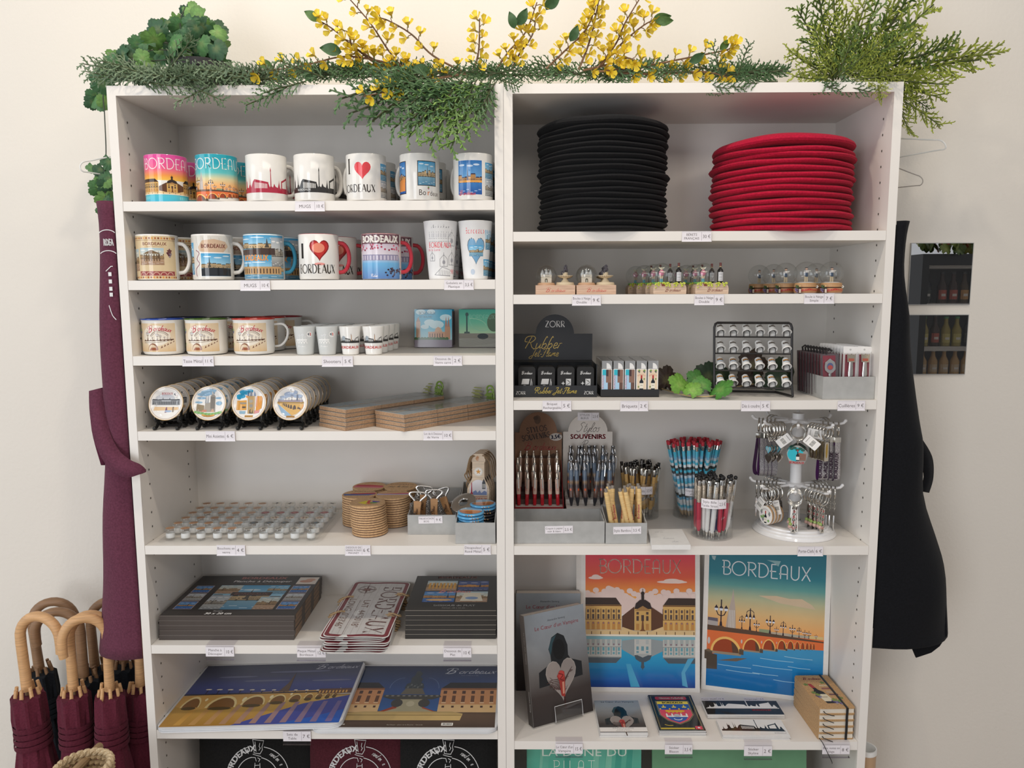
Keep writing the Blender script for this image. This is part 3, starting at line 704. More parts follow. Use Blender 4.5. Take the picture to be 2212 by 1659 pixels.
def A_night():
    a = Art(); photo(a, -.032, .012, .052, .068, 'blue', 21); a.rect(-.03, .036, .02, .04, 0xe8a44e); a.script('Bordeaux', -.012, .011, .009, 0xc24a4a, .11, cx=1.1); photo(a, .028, .01, .03, .034, 'grey', 5); photo(a, .028, .045, .03, .032, 'day', 6); return a
DKR, DKK = (.42, .03, .06), (.035, .032, .03)
M1 = [mug_meshes(A_pink(), hcol=0xd8509a, rim=0xe070b0, ha=2.3), mug_meshes(A_teal(), hcol=0x30a0b0, rim=0x40b0bc, ha=2.5), mug_meshes(A_sky(DKR, 0), ha=.55), mug_meshes(A_sky(DKK, 1), ha=.75),
      mug_meshes(A_love(), ha=2.55), mug_meshes(A_frames(), ha=2.55), mug_meshes(A_night(), ha=2.4)]
N1 = ['pink BORDEAUX sunset mug', 'teal BORDEAUX bridge mug', 'white mug with a crimson city skyline', 'white mug with a black city skyline', 'white mug with a flat red heart', 'white mug with two framed city photos', 'white mug with a blue night view']
for i, (px, nrow) in enumerate(((361, 2), (470, 2), (577, 2), (680, 2), (792, 3), (907, 3), (1022, 2))):
    for r in range(nrow):
        y = .046+.0945*r; x = AY(px, 385, .049).x
        mug(M1[i], x+(.012 if r else 0)*(1 if i in (2, 3) else .4), y, ZL[1], N1[i]+' on the first shelf, '+['front row', 'second row', 'back row'][r], 'mugs on the top shelf', face(x, y)*.5)
# second shelf
def A_vint():
    a = Art(); a.rect(-.062, .003, .05, .092, 0xd9c39c)
    for i in range(19):
        for y in (.087, .0065): a.ell(-.058+i*.0059, y, .0021, .0021, [0x8a4a2c, 0xd99a4a, 0xb06a3a][i % 3], 8); 
    a.rect(-.062, .0825, .05, .0832, 0x8a5a3c); a.text('BORDEAUX', .004, .0725, .0065, 0x7a3a2c, bold=.05); a.rect(-.012, .0695, .022, .0699, 0x7a3a2c)
    photo(a, -.052, .02, .02, .045, 'sep', 12); photo(a, -.028, .032, .05, .035, 'sep', 14)
    for i in range(7): a.rect(-.018+i*.005, .04, -.0158+i*.005, .054, 0x6a5238)
    a.poly([(-.02, .055), (.016, .055), (-.002, .063)], 0x7a6244); grapes(a, .034, .055, .007, 0x5a2430, 0x6a3a34); a.rect(-.03, .01, .045, .019, 0x9a4a4a)
    for i in range(5): a.line(arc(-.022+i*.014, .011, .006, .006, 0, 180, 8), .0014, 0xd8b09a)
    return a
def A_map():
    a = Art(); a.rect(-.06, .003, .052, .092, 0xd9d5cc)
    for i in range(7): a.line([(-.055+.016*i, .01), (-.05+.016*i, .05), (-.058+.016*i, .088)], .0005, 0xa9a49c)
    photo(a, -.058, .012, .022, .066, 'day', 31); a.poly([(-.022, .068), (-.012, .082), (.012, .085), (.036, .08), (.042, .07), (.03, .058), (.0, .057), (-.018, .06)], 0xcdb094); a.text('BORDEAUX', .01, .0665, .0085, 0x7a3a34, bold=.06, fit=.05)
    a.rect(-.018, .006, .05, .058, 0xefece6); photo(a, -.016, .0085, .064, .047, 'day', 33); a.poly([(-.016, .009), (.048, .009), (.048, .024), (.01, .026), (-.016, .024)], 0x2c2f33)
    a.line(smooth([(-.028, .062), (-.02, .056), (-.026, .044), (-.02, .034), (-.03, .022), (-.028, .008)]), .0016, 0x8a4a5a); return a
def A_blue():
    a = Art(); photo(a, -.06, .05, .115, .0425, 'day', 41); photo(a, -.06, .003, .115, .042, 'day', 42); a.rect(-.06, .043, .055, .052, 0x3f9cc4); photo(a, .022, .028, .033, .06, 'grey', 43)
    a.poly([(-.06, .052), (.03, .052), (.03, .066), (-.02, .064), (-.06, .062)], 0x4a3a34); a.text('BORDEAUX', -.014, .04, .0125, 0xe89a4a, bold=.08, fit=.056); a.rect(-.05, .012, .045, .028, 0xc09a6a)
    for i in range(14): a.rect(-.048+i*.0065, .014, -.0455+i*.0065, .024, 0x5a4636)
    return a
def A_gheart():
    a = Art(); a.serif('I', -.03, .045, .03, (.02, .018, .016), w=(.07, .22, .1)); a.poly(heart(.007, .06, .041, .044), 0x8c1a1c); a.poly(heart(.007, .061, .035, .037), 0xc0302c); a.ell(.005, .066, .013, .01, 0xe58a70); a.ell(.007, .033, .011, .0028, 0xe79a92)
    a.serif('BORDEAUX', .0, .014, .018, (.05, .04, .03), cx=.72); return a
def A_bloom():
    a = Art(); a.rect(-.05, .002, .05, .094, 0xcfd6e6); a.grad(-.05, .05, [(.002, 0x5c7fb8), (.034, 0x6fb0dc), (.05, 0xd9d3dc), (.094, 0xb9a0b4)]); r = random.Random(5)
    for i in range(60): a.ell(-.05+.1*r.random(), .06+.024*r.random()*(1 if i % 2 else .9), .0022, .0022, [0xa83a52, 0x8a2f46, 0xc8607a][i % 3], 6)
    a.rect(-.045, .04, .045, .052, 0x8f8aa6)
    for i in range(12): a.rect(-.044+i*.0075, .041, -.04+i*.0075, .05, 0xc6bfd0)
    for i in range(30): a.ell(.012+.04*r.random(), .004+.02*r.random(), .0025, .002, [0x3a2f3c, 0x5a4a58][i % 2], 6)
    a.rect(-.05, .074, .05, .094, 0x6a4650); a.text('BORDEAUX', -.001, .0765, .0145, 0xeee9e2, bold=.14, fit=.087); a.script('Ruban', -.012, .006, .006, 0xe8e6ee, .1); return a
RED = (.50, .03, .05)
M2 = [mug_meshes(A_vint(), ha=.25), mug_meshes(A_map(), ha=.3), mug_meshes(A_blue(), inner=0x5bb6d4, hcol=0x2f7f9c, rim=0x4fb4d8, ha=.25), mug_meshes(A_gheart(), inner=RED, rim=RED, hcol=RED, ha=.15), mug_meshes(A_bloom(), inner=RED, rim=RED, hcol=RED, ha=.1)]
N2 = ['sepia vintage BORDEAUX mug', 'white map patterned BORDEAUX mug', 'blue photo BORDEAUX mug with teal handle', 'white mug with glossy red heart and red handle', 'blossom BORDEAUX mug with red handle']
for i, (px, nr) in enumerate(((341, 3), (460, 2), (571, 2), (689, 3), (824, 2))):
    for r in range(nr):
        y = .048+.088*r; x = AY(px, 555, .048).x+(.02 if r and i in (1, 3) else .014 if r else 0)
        mug(M2[i], x, y, ZL[2], N2[i]+' on the second shelf, '+['front row', 'second row', 'back row'][r], 'mugs on the second shelf', face(x, y)*.45)
def goblet(kind):
    H, r0, r1 = .121, .0255, .0355; m = MB(); w = (.80, .80, .80)
    m.lathe([(0, .002), (r0-.002, 0), (r0, .002), (r1, H-.002), (r1+.0008, H-.001), (r1, H), (r1-.0014, H-.001), (r0-.0015, .004), (0, .004)], 40, w, 'satin')
    a = Art()
    if kind:
        a.poly(heart(.002, .058, .042, .056), 0x55626e); a.poly(heart(.002, .058, .039, .053), 0x6fa0c4); b = Art(); photo(b, -.014, .048, .033, .022, 'day', 51); a.over(b); a.text('Bordeaux', .0, .094, .013, 0xd8505a, sh=.1, fit=.05)
        photo(a, .026, .062, .026, .04, 'day', 52); photo(a, .02, .008, .03, .034, 'day', 53); a.ell(-.006, .016, .005, .006, 0xb9c6d6)
    else:
        g = 0x6a6a70; a.script('Place de la Bourse', .0, .106, .0062, g, .1, cx=1.0); a.rect(-.03, .097, .028, .0978, g); a.rect(-.03, .084, .028, .0846, g); a.rect(-.03, .078, .028, .0786, g)
        for i in range(14): a.rect(-.028+i*.004, .0866, -.0262+i*.004, .095, 0xaaaab0)
        a.serif('BORDEAUX', .0, .066, .0105, 0xd8505a, cx=.85, w=(.07, .17, .11)); a.text('de la Lune', -.016, .059, .0055, 0xd8607a)
        for x, y, s in ((-.02, .045, .016), (.008, .036, .022), (.03, .04, .024), (.03, .08, .026)):
            a.line([(x-s*.4, y-s*.4), (x-s*.4, y+s*.3), (x, y+s*.7), (x+s*.4, y+s*.3), (x+s*.4, y-s*.4), (x-s*.4, y-s*.4)], .0007, g); a.line([(x, y-s*.4), (x, y+s*.9)], .0007, g); a.ell(x, y, s*.16, s*.2, 0x9a9aa0, 8)
        a.line([(-.014, .01), (.004, .026), (.024, .02), (.024, .008), (-.014, .01)], .0007, g)
        for i in range(7): a.line([(-.004+i*.004, .01), (-.003+i*.004, .021-.0006*i)], .0006, g)
        a.text('98', .032, .012, .01, 0xe07a84)
    m.art(a, on_cyl(.031, 0, None), 'satin') if False else m.art(a, lambda x, q, e: on_cyl(r0+(r1-r0)*q/H, 0)(x*.9, q, e), 'satin', dx=.004)
    return m.mesh('goblet')
for k, px in ((0, 952), (1, 1027)):
    me = goblet(k)
    for r in range(3):
        x = AY(px, 540, .04).x+.005*r; o = put('plastic_goblet', me, None, (x, .042+.076*r, ZL[2]+.0003), (0, 0, face(x, .05)*.6))
        tag(o, ('white plastic goblet with grey city sketches' if k == 0 else 'white plastic goblet with a heart-shaped city photo')+', '+['in front', 'behind the front one', 'at the very back'][r], 'goblet', 'plastic goblets on the second shelf')

# ------------------------------------------------------------------ third shelf: enamel mugs, shot glasses, square coasters
def enamel(rim):
    R, H = .0425, .0775; m = MB(); w = (.82, .81, .78)
    m.lathe([(0, .003), (R-.008, .0005), (R-.003, .002), (R-.0008, .006), (R, .011), (R, H-.006), (R+.0012, H-.0028)], 44, w, 'gloss')
    a = Art(); a.grad(-.066, .037, [(.008, 0xd8b98e), (.03, 0xe2d2b8), (.068, 0xd9c2a0)]); a.ell(-.004, .042, .03, .022, 0xe9e0d0, 24)
    a.script('Bordeaux', .004, .053, .012, 0xb83a48, .1, bend=.055, cx=1.08); br = 0x5f4030
    a.line(arc(.004, .03, .022, .022, 150, 35, 12), .001, br); a.line(arc(.004, .028, .021, .021, 145, 35, 12), .0006, br)
    a.line([(-.032, .031), (.0, .032), (.033, .034)], .0016, br); a.line([(-.032, .027), (.0, .028), (.033, .033)], .0007, br)
    for i in range(9): a.rect(-.03+i*.007, .031, -.027+i*.007, .0335, br)
    for x, h in ((-.021, .02), (.0, .016), (.006, .012), (-.01, .007), (.014, .008), (.02, .006), (.026, .005)): lamp_post(a, x, .033, h, br)
    a.poly(arc(-.01, .012, .011, .014, 0, 180, 12), 0x8a5a40); a.poly(arc(-.011, .012, .009, .0115, 0, 180, 12), 0xdcc6a8); a.poly([(-.018, .011), (.0, .011), (-.004, .017), (-.014, .017)], 0x9a5a3c)
    for i in range(5): a.poly([(.006+i*.006, .015+i*.003), (.01+i*.006, .017+i*.003), (.0085+i*.006, .021+i*.0025)], 0x7a5040)
    for x in (-.06, -.05, -.044): grapes(a, x, .05, .0042, 0x4a4f8c, 0x9ab878)
    a.poly([(-.054, .033), (-.048, .033), (-.049, .026), (-.0505, .025), (-.0505, .014), (-.0515, .014), (-.0515, .025), (-.053, .026)], 0xb83a44); grapes(a, -.046, .022, .003, 0xa0c070, 0xa0c070)
    m.art(a, on_cyl(R, 0), 'gloss', dx=.004)
    m2 = MB(); m2.lathe([(R+.001, H-.003), (R+.0024, H-.0016), (R+.002, H), (R-.0006, H-.0008), (R-.0012, H-.003)], 44, rim, 'gloss')
    m3 = MB(); m3.lathe([(R-.0008, H-.0022), (R-.0014, .006), (R-.008, .003), (0, .003)], 44, w, 'gloss')
    hd = MB(); pts = smooth([(R-.001, 0, H*.82), (R+.018, 0, H*.82), (R+.0275, 0, H*.66), (R+.025, 0, H*.42), (R+.014, 0, H*.24), (R-.0005, 0, H*.2)], 5); hd.tube(pts, .0048, w, 8, 'gloss', flat=.6, xf=Matrix.Rotation(.25, 4, 'Z'))
    return m.mesh('enamel_body'), m2.mesh('enamel_rim'), m3.mesh('enamel_inside'), hd.mesh('enamel_handle')
EN = {c: enamel(k) for c, k in (('blue', 0x2f4fa8), ('green', 0x4a6a2c), ('red', 0xc0392f), ('navy', 0x1f2a52), ('black', 0x22241f), ('dark red', 0x8c1f2a))}
for c, px, y, n in (('blue', 350, .057, 'in front by the left side panel'), ('green', 447, .057, 'in front, between two others'), ('red', 549, .057, 'in front, with its handle toward the shot glasses'),
                    ('navy', 404, .165, 'behind the blue one'), ('black', 500, .165, 'behind the green one'), ('red', 575, .158, 'behind the front red one'), ('dark red', 613, .226, 'at the back beside the shot glasses')):
    x = AY(px, 725, y).x; t = thing('enamel_mug', 'white enamel mug with a %s rim, %s' % (c, n), 'mug', (x, y, ZL[3]+.0003), face(x, y)*.5-.08, 'enamel mugs on the third shelf'); b = EN[c]; x += .0035 if c == 'blue' else 0; t.location.x = x; hz = .95 if c in ('blue', 'green', 'navy', 'black') else .75 if n.startswith('behind') else 0
    put('body', b[0], t); put('rim', b[1], t)['label'] = c+' rim'; put('inside', b[2], t); put('handle', b[3], t, rot=(0, 0, hz))
def shooter(frost):
    H, r0, r1 = .0605, .0172, .0232; m = MB(); c = (.74, .76, .75) if frost else (.83, .82, .79)
    k = 'frost' if frost else 'gloss'
    m.lathe([(0, .001), (r0-.002, 0), (r0, .0015), (r1, H-.001), (r1-.0006, H), (r1-.0018, H-.001), (r0-.0005, .013), (0, .012)], 36, c, k)
    a = Art()
    if frost:
        w = (.88, .88, .86); a.rect(-.018, .031, .006, .034, w); a.line([(-.018, .0395-.006), (.007, .0395-.006)], .0008, w)
        for x, h in ((-.014, .006), (-.009, .011), (-.003, .013), (.003, .007)): lamp_post(a, x, .034, h, w)
        for i in range(4): a.line(arc(-.0145+i*.006, .0245, .0025, .005, 0, 180, 8), .0016, w)
        a.script('Bordeaux', -.006, .0175, .0035, w, .16, cx=1.3); shape_of_france(a, .012, .044, .0062)
    else:
        k0 = (.03, .028, .026); skyline(a, -.027, .0265, .052, k0, (.75, .75, .73), 1.5); a.rect(-.027, .0255, .025, .0285, k0); a.rect(.0035, .03, .0045, .043, 0xb07a3a); a.poly([(-.018, .031), (-.01, .031), (-.009, .039), (-.015, .041), (-.018, .038)], 0x9aa4ac)
        a.text('BORDEAUX', -.002, .0135, .0058, 0xc8403c, bold=.1, cx=1.1)
    m.art(a, lambda x, q, e: on_cyl(r0+(r1-r0)*q/H, 0)(x, q, e), 'satin', dx=.003)
    return m.mesh('shot_glass')
SH = [shooter(True), shooter(False)]
for ci, (px, k, nr, nm) in enumerate(((659, 0, 4, 'frosted shot glass beside the enamel mugs'), (707, 0, 4, 'frosted shot glass next to the white ones'), (757, 1, 4, 'white skyline shot glass next to the frosted ones'), (807, 1, 4, 'white skyline shot glass nearest the square coasters'))):
    for r in range(nr):
        y = .035+.0505*r; x = AY(px, 735, .035).x+(.0035*r if k else .001*r)
        o = put('shot_glass', SH[k], None, (x, y, ZL[3]+.0003), (0, 0, face(x, y)*.6)); tag(o, nm+', '+['in the front row', 'in the second row', 'in the third row', 'in the back row'][r], 'shot glass', 'shot glasses on the third shelf')
def sq_coaster(kind):
    s, th = .0925, .0055; m = MB(); pl = rrect(-s/2, 0, s/2, s, .009); m.prism(pl, 0, th, 0x4a4448, 'satin', side=0x5a4f52); a = Art()
    if kind == 0:
        a.grad(-s/2, s/2, [(.019, 0xa9d6e0), (.05, 0x58b8d4), (s, 0x2fa0c4)])
        for x, y, r in ((-.03, .085, .012), (.03, .072, .014), (-.008, .06, .014), (.008, .055, .018), (-.02, .05, .01), (-.005, .086, .01)): a.ell(x, y, r, r*.55, 0xc6e2e8, 12)
        a.rect(-.041, .02, -.031, .062, 0xc49a7c); a.poly([(-.041, .062), (-.031, .062), (-.036, .074)], 0xa8806a)
        a.rect(-.012, .02, .03, .038, 0xc89c7e); a.poly([(.003, .038), (.022, .038), (.019, .046), (.012, .05), (.006, .046)], 0xd0a888); a.rect(.028, .02, .041, .05, 0xbf9070)
        for x in (.031, .037): a.poly([(x-.003, .05), (x+.003, .05), (x, .076)], 0xb07f6a)
        for i in range(6): a.rect(-.009+i*.006, .024, -.007+i*.006, .034, 0x5a3c34)
        for i in range(11): a.ell(-.042+i*.0075, .021, .0045, .0045, 0x3f6a3c, 8)
        a.rect(-s/2, 0, s/2, .019, 0x8c8494); a.deco('BORDEAUX', -.014, .079, .0065, 0x2f4a5a, .1); a.deco('PEY BERLAND', -.018, .0715, .0042, 0x2f4a5a, .1)
    else:
        a.grad(-s/2, s/2, [(.03, 0xb9d8b0), (.06, 0x6fc0a0), (s, 0x3fa08c)]); a.line(arc(.01, .07, .03, .03, 170, 300, 14), .0012, 0x8ccab0); a.line(arc(-.02, .05, .04, .02, 90, 10, 14), .0012, 0xa5d6b5); a.rect(-s/2, 0, s/2, .03, 0xa4a49c)
        a.rect(-.028, .03, -.0245, .075, 0x3f5a58); a.poly([(-.036, .022), (-.016, .022), (-.02, .038), (-.032, .038)], 0x4f6260); a.ell(-.026, .079, .004, .005, 0x3f5a58, 8)
        a.rect(-.046, .022, .046, .034, 0x8d8a80); a.ell(.012, .027, .013, .007, 0x3c4448); a.ell(.038, .06, .016, .022, 0x587058); a.deco('BORDEAUX', .01, .068, .01, 0x9fd4be, .05)
        for i in range(6): a.line([(-.046, .002+i*.003), (.046, .012+i*.0025)], .0005, 0x75756f)
    a.clip(-s/2+.0012, s/2-.0012, .0012, s-.0012); m.art(a, on_front(0, 0, 0), 'gloss'); return m.mesh('square_coaster')
for k, pts in ((0, (893, 981)), (1, (992, 1080))):
    me = sq_coaster(k); c = AZ((pts[0]+pts[1])/2, 751, ZL[3])
    for r in range(4):
        o = put('square_coaster', me, None, ((c.x if k == 0 else -.0675)+(.0012*r if k == 0 else 0), min(c.y, .225)+.0062*r, ZL[3]+.0006), (-.06, 0, -.06 if k == 0 else -.02))
        tag(o, ('square coaster with a cathedral under a blue sky' if k == 0 else 'green square coaster with a column and a tram')+', '+['foremost of its upright stack', 'second of the upright stack', 'third of the upright stack', 'rearmost of its upright stack'][r], 'coaster', 'upright square coasters on the third shelf')
# ------------------------------------------------------------------ fourth shelf: souvenir plates on easels, packs of coasters
PLR = .0375
def plate(kind):
    m = MB(); w = (.83, .81, .78); gold = (.62, .42, .20)
    m.lathe([(0, .0034), (PLR*.62, .0034), (PLR*.72, .0062), (PLR-.0016, .0088)], 40, w, 'gloss'); m.lathe([(PLR-.0016, .0088), (PLR-.0003, .0086), (PLR, .0078)], 40, gold, 'gloss'); m.lathe([(PLR, .0078), (PLR*.72, .0028), (PLR*.6, 0), (0, 0)], 40, w, 'gloss')
    a = Art(); a.line(arc(0, 0, PLR*.9, PLR*.9, 0, 360, 40), .0006, 0xb08a5c); s = PLR
    def E(*q): a.ell(q[0]*s, q[1]*s, q[2]*s, q[3]*s, q[4], 12)
    def P(pts, c): a.poly([(x*s, y*s) for x, y in pts], c)
    if kind == 0:
        E(-.1, .3, .55, .22, 0xc9ccd2); P([(-.8, -.1), (.8, -.1), (.8, .18), (.25, .2), (.2, .12), (-.3, .12), (-.35, .2), (-.8, .18)], 0x8f9296)
        for i in range(16): P([(-.76+i*.1, -.06), (-.71+i*.1, -.06), (-.71+i*.1, .12), (-.76+i*.1, .12)], 0x5c5f63)
        P([(-.82, .18), (.8, .18), (.76, .24), (-.76, .24)], 0x54585e); P([(-.28, .2), (-.2, .2), (-.24, .36)], 0x62666c); P([(.1, .2), (.2, .2), (.15, .34)], 0x62666c)
        P([(-.7, -.42), (.75, -.38), (.7, -.22), (-.66, -.2)], 0xe3c39a); P([(-.1, -.55), (-.05, -.25), (.02, -.2), (.06, -.5)], 0x8f6a7c); P([(.32, -.5), (.34, -.2), (.42, -.2), (.4, -.5)], 0x8c7c6c); E(.1, -.45, .2, .06, 0xa9bcd6)
        a.text('BORDEAUX', -.02*s, .5*s, .13*s, 0xc04a5c, sh=.4, fit=.62*s); shape_of_france(a, .5*s, .5*s, .16*s)
    elif kind == 1:
        for x, y, r, q in ((-.1, .62, .4, .14), (.1, .72, .3, .1), (-.35, .5, .35, .1), (-.45, .3, .25, .07), (-.6, .05, .2, .06), (.55, .0, .2, .12), (.5, .3, .2, .06)): E(x, y, r, q, 0x94b8d2)
        P([(.02, -.5), (.34, -.5), (.32, .4), (.24, .5), (.2, .78), (.18, .86), (.15, .78), (.1, .5), (.04, .4)], 0x9a948c); P([(-.3, -.5), (.05, -.5), (.04, .05), (-.25, .0)], 0xa9a196)
        for x in (-.22, -.1): P([(x-.05, .0), (x+.05, .0), (x, .5)], 0x9fa4aa)
        for i in range(7): P([(.06+.035*i, -.3), (.08+.035*i, -.3), (.08+.035*i, .38), (.06+.035*i, .38)], 0x6f6a64)
        P([(-.7, -.45), (-.3, -.5), (-.3, -.12), (-.7, -.05)], 0x9a8a70); P([(-.45, -.5), (-.15, -.5), (-.15, -.38), (-.45, -.36)], 0xc88a74); P([(.05, -.5), (.3, -.5), (.2, -.3)], 0xd0a890)
        for i in range(16): E(-.72+i*.095, -.52-.1*sin(i*.2), .09, .07, [0x7fae6c, 0x94bc84][i % 2])
        a.line(arc(0, .1*s, .85*s, .85*s, 245, 295, 10), .1*s, 0xd8a458); a.text('BORDEAUX', 0, -.78*s, .07*s, 0x6a3f2a)
    elif kind == 2:
        for x, y, r, q in ((-.3, .62, .28, .14), (-.5, .4, .24, .12), (-.6, .3, .12, .08), (.0, .7, .2, .1)): E(x, y, r, q, 0x2f9ac4)
        P([(-.1, -.6), (.28, -.6), (.3, .42), (-.14, .42)], 0xb89a6c); P([(-.16, .42), (-.06, .42), (-.1, .72)], 0x3f5a80); P([(-.02, .42), (.14, .42), (.06, .84)], 0x33405c); P([(.2, .42), (.34, .42), (.27, .72)], 0x4a6288)
        E(-.15, .38, .08, .08, 0xd89a60); E(.06, .12, .12, .1, 0xa9a398); E(.08, -.15, .1, .1, 0x98928a); P([(.0, -.6), (.2, -.6), (.2, -.4), (.1, -.3), (.0, -.4)], 0x54504c); E(.1, -.52, .05, .08, 0xf0ece4)
        P([(-.72, -.4), (-.16, -.4), (-.18, .18), (-.7, .14)], 0xd8a050); P([(-.7, -.05), (-.2, -.05), (-.2, .05), (-.7, .05)], 0x9a9488); P([(-.66, -.28), (-.22, -.28), (-.22, -.18), (-.66, -.18)], 0x5c554c); P([(-.52, -.62), (-.24, -.62), (-.22, -.44), (-.55, -.46)], 0x8fb4cc)
        P([(.36, -.5), (.72, -.3), (.76, .3), (.7, .4), (.4, .42)], 0xdc9a4c); P([(.34, -.2), (.44, -.2), (.46, .38), (.36, .36)], 0xe0b0a8); P([(.3, -.62), (.6, -.55), (.62, -.36), (.3, -.42)], 0xd89a98); a.rect(-.22*s, -.82*s, .25*s, -.7*s, 0xc89a54); a.text('BORDEAUX', .01*s, -.79*s, .06*s, 0x6a3f2a)
    else:
        for x, y, r, q in ((-.1, .5, .3, .16), (.15, .62, .25, .12), (-.4, .35, .24, .08), (-.55, .2, .16, .07), (.4, .4, .3, .1)): E(x, y, r, q, 0xaab9d0)
        P([(-.75, .0), (.78, -.03), (.78, .08), (-.72, .1)], 0xb09058); P([(-.7, .08), (.7, .06), (.7, .2), (-.7, .18)], 0xa49aa4)
        for x, h in ((-.3, .2), (.05, .36), (-.12, .16), (.5, .16), (.62, .2)): lamp_post(a, x*s, .16*s, h*s, 0x55586a)
        P([(.3, .15), (.42, .15), (.36, .6)], 0x7a8090); P([(-.76, .0), (.76, -.04), (.72, -.3), (.4, -.62), (.1, -.72), (-.3, -.4)], 0xd8b070)
        for i, (x, w_) in enumerate(((.5, .13), (.22, .1), (.02, .07), (-.12, .055), (-.24, .045), (-.34, .04), (-.43, .03))):
            a.poly(arc(x*s, (-.42+.05*i)*s, w_*s, (.28-.02*i)*s, 0, 180, 8), 0x6a5f5a)
        P([(-.74, -.05), (-.3, -.42), (.1, -.72), (-.2, -.78), (-.5, -.55)], 0x9ab8d4); P([(.3, -.72), (.5, -.5), (.44, -.4), (.1, -.62)], 0xf0e6d8); P([(.5, -.5), (.76, -.2), (.76, -.05), (.6, -.3)], 0xdc9a5c)
        shape_of_france(a, .06*s, .74*s, .15*s); a.rect(-.2*s, -.84*s, .28*s, -.73*s, 0xb98a4c); a.text('BORDEAUX', .04*s, -.81*s, .055*s, 0x5a3a2a)
    def bowl(x, q, e):
        r = min(math.hypot(x, q)/PLR, 1); z = .0034 if r < .62 else .0034+(r-.62)/.1*.0028 if r < .72 else .0062+(r-.72)/.237*.0026
        return (x, q, z+e+(.0004 if r > .6 else 0))
    m.art(a, bowl, 'gloss', dx=.004); return m.mesh('souvenir_plate')
def easel():
    m = MB(); k = (.012, .012, .012)
    for sx in (-1, 1):
        x = sx*.0245
        m.tube([(x, -.030, .003), (x, -.021, .0045), (x, -.012, .012), (x, -.0155, .017), (x, -.022, .0185), (x*1.06, -.0245, .024), (x*1.03, -.023, .029)], [.004, .0034, .0036, .0032, .003, .003, .0036], k, 7, 'satin')
        m.ball((x, -.0305, .0042), .0042, k, 'satin', 6); m.tube([(x, -.012, .012), (x, .004, .0045), (x, .014, .003)], [.0034, .003, .0034], k, 6, 'satin')
        m.tube([(x, -.012, .012), (x, -.003, .045), (x*.9, .001, .058)], [.0034, .0026, .0028], k, 6, 'satin')
    m.tube([(-.0245, -.009, .019), (.0245, -.009, .019)], .0026, k, 6, 'satin'); m.tube([(-.0245, .004, .005), (.0245, .004, .005)], .0024, k, 6, 'satin'); return m.mesh('plate_easel')
EAS = easel(); PL = [plate(k) for k in range(4)]
PN = ['souvenir plate with a grey palace and red lettering', 'souvenir plate with a grey cathedral tower', 'souvenir plate with a gate tower and blue sky', 'souvenir plate with an arched bridge']
for k, (px, n) in enumerate(((370, 7), (461, 6), (546, 6), (634, 7))):
    x = AY(px, 881, .046).x
    for r in range(n):
        y = .046+.0335*r; dx = rnd.uniform(-.001, .001)
        o = put('souvenir_plate', PL[k], None, (x+dx, y-.0152, ZL[4]+.0195+PLR*.965), (PI/2-.27, 0, 0)); tag(o, PN[k]+', '+('front of its row' if r == 0 else 'last of its row at the back' if r == n-1 else ORD[r]+' from the front'), 'plate', 'souvenir plates on easels')
        o = put('plate_easel', EAS, None, (x+dx, y, ZL[4]+.0002)); tag(o, 'black plate easel holding the %s plate of the %s row' % ('front' if r == 0 else 'last' if r == n-1 else ORD[r], ['palace', 'cathedral', 'gate tower', 'bridge'][k]), 'plate stand', 'plate easels')
TS, TT = .0955, .0083
def coaster_pack():
    t = thing('coaster_pack', '', 'coasters', group='wrapped coaster packs')
    for i in range(3):
        m = MB(); m.box(.0005+i*TS*1.007, TS+i*TS*1.007, .0005, TS, 0, TT-.0006, (.54, .33, .19), 'cork')
        m.box(.0005+i*TS*1.007, TS+i*TS*1.007, .0005, TS, TT-.0005, TT, (.5, .55, .55), 'gloss')
        a = Art(); photo(a, .002+i*TS*1.007, .002, TS-.004, TS-.004, ['day', 'sep', 'grey'][i], 60+i); a.p = [(vs, [mixc(c, (.46, .47, .45), .62) for c in cs], fs, l_, bb) for vs, cs, fs, l_, bb in a.p]; m.art(a, lambda x, q, e: (x, q, TT+e), 'gloss'); m.build('coaster', t)  # print mixed toward pale grey: reflected sheen painted into the coaster tops
    m = MB(); L = TS*3.02; m.box(-.0012, L+.0012, -.0008, TS+.0012, -.0001, TT+.0009, (.99, .99, .99), 'clear')
    m.add([(L, .01, TT), (L, TS-.01, TT), (L+.02, TS-.015, TT+.03), (L+.02, .015, TT+.03)], [(0, 1, 2, 3)], (.97, .97, .97), 'film'); m.build('wrapper', t)
    m = MB(); m.tube(arc3(L+.012, TS*.3, TT+.02, .011), .0022, 0x8aa84a, 6, closed=True)
    m.add([(L+.004, TS*.3-.012, TT+.006), (L+.004, TS*.3+.012, TT+.006), (L+.009, TS*.3+.01, TT+.012), (L+.009, TS*.3-.01, TT+.012)], [(0, 1, 2, 3)], 0x8aa84a)
    for i in range(3): m.add([(L+.006+i*.004, TS*.62, TT+.009+.006*i), (L+.006+i*.004, TS*.9, TT+.009+.006*i), (L+.0075+i*.004, TS*.9, TT+.0112+.006*i), (L+.0075+i*.004, TS*.62, TT+.0112+.006*i)], [(0, 1, 2, 3)], 0xb8bc70)
    m.build('hanging_tab', t); return t
def arc3(x, y, z, r, n=14): return [(x, y+r*cos(2*PI*i/n), z+r*sin(2*PI*i/n)) for i in range(n)]
pk = coaster_pack()
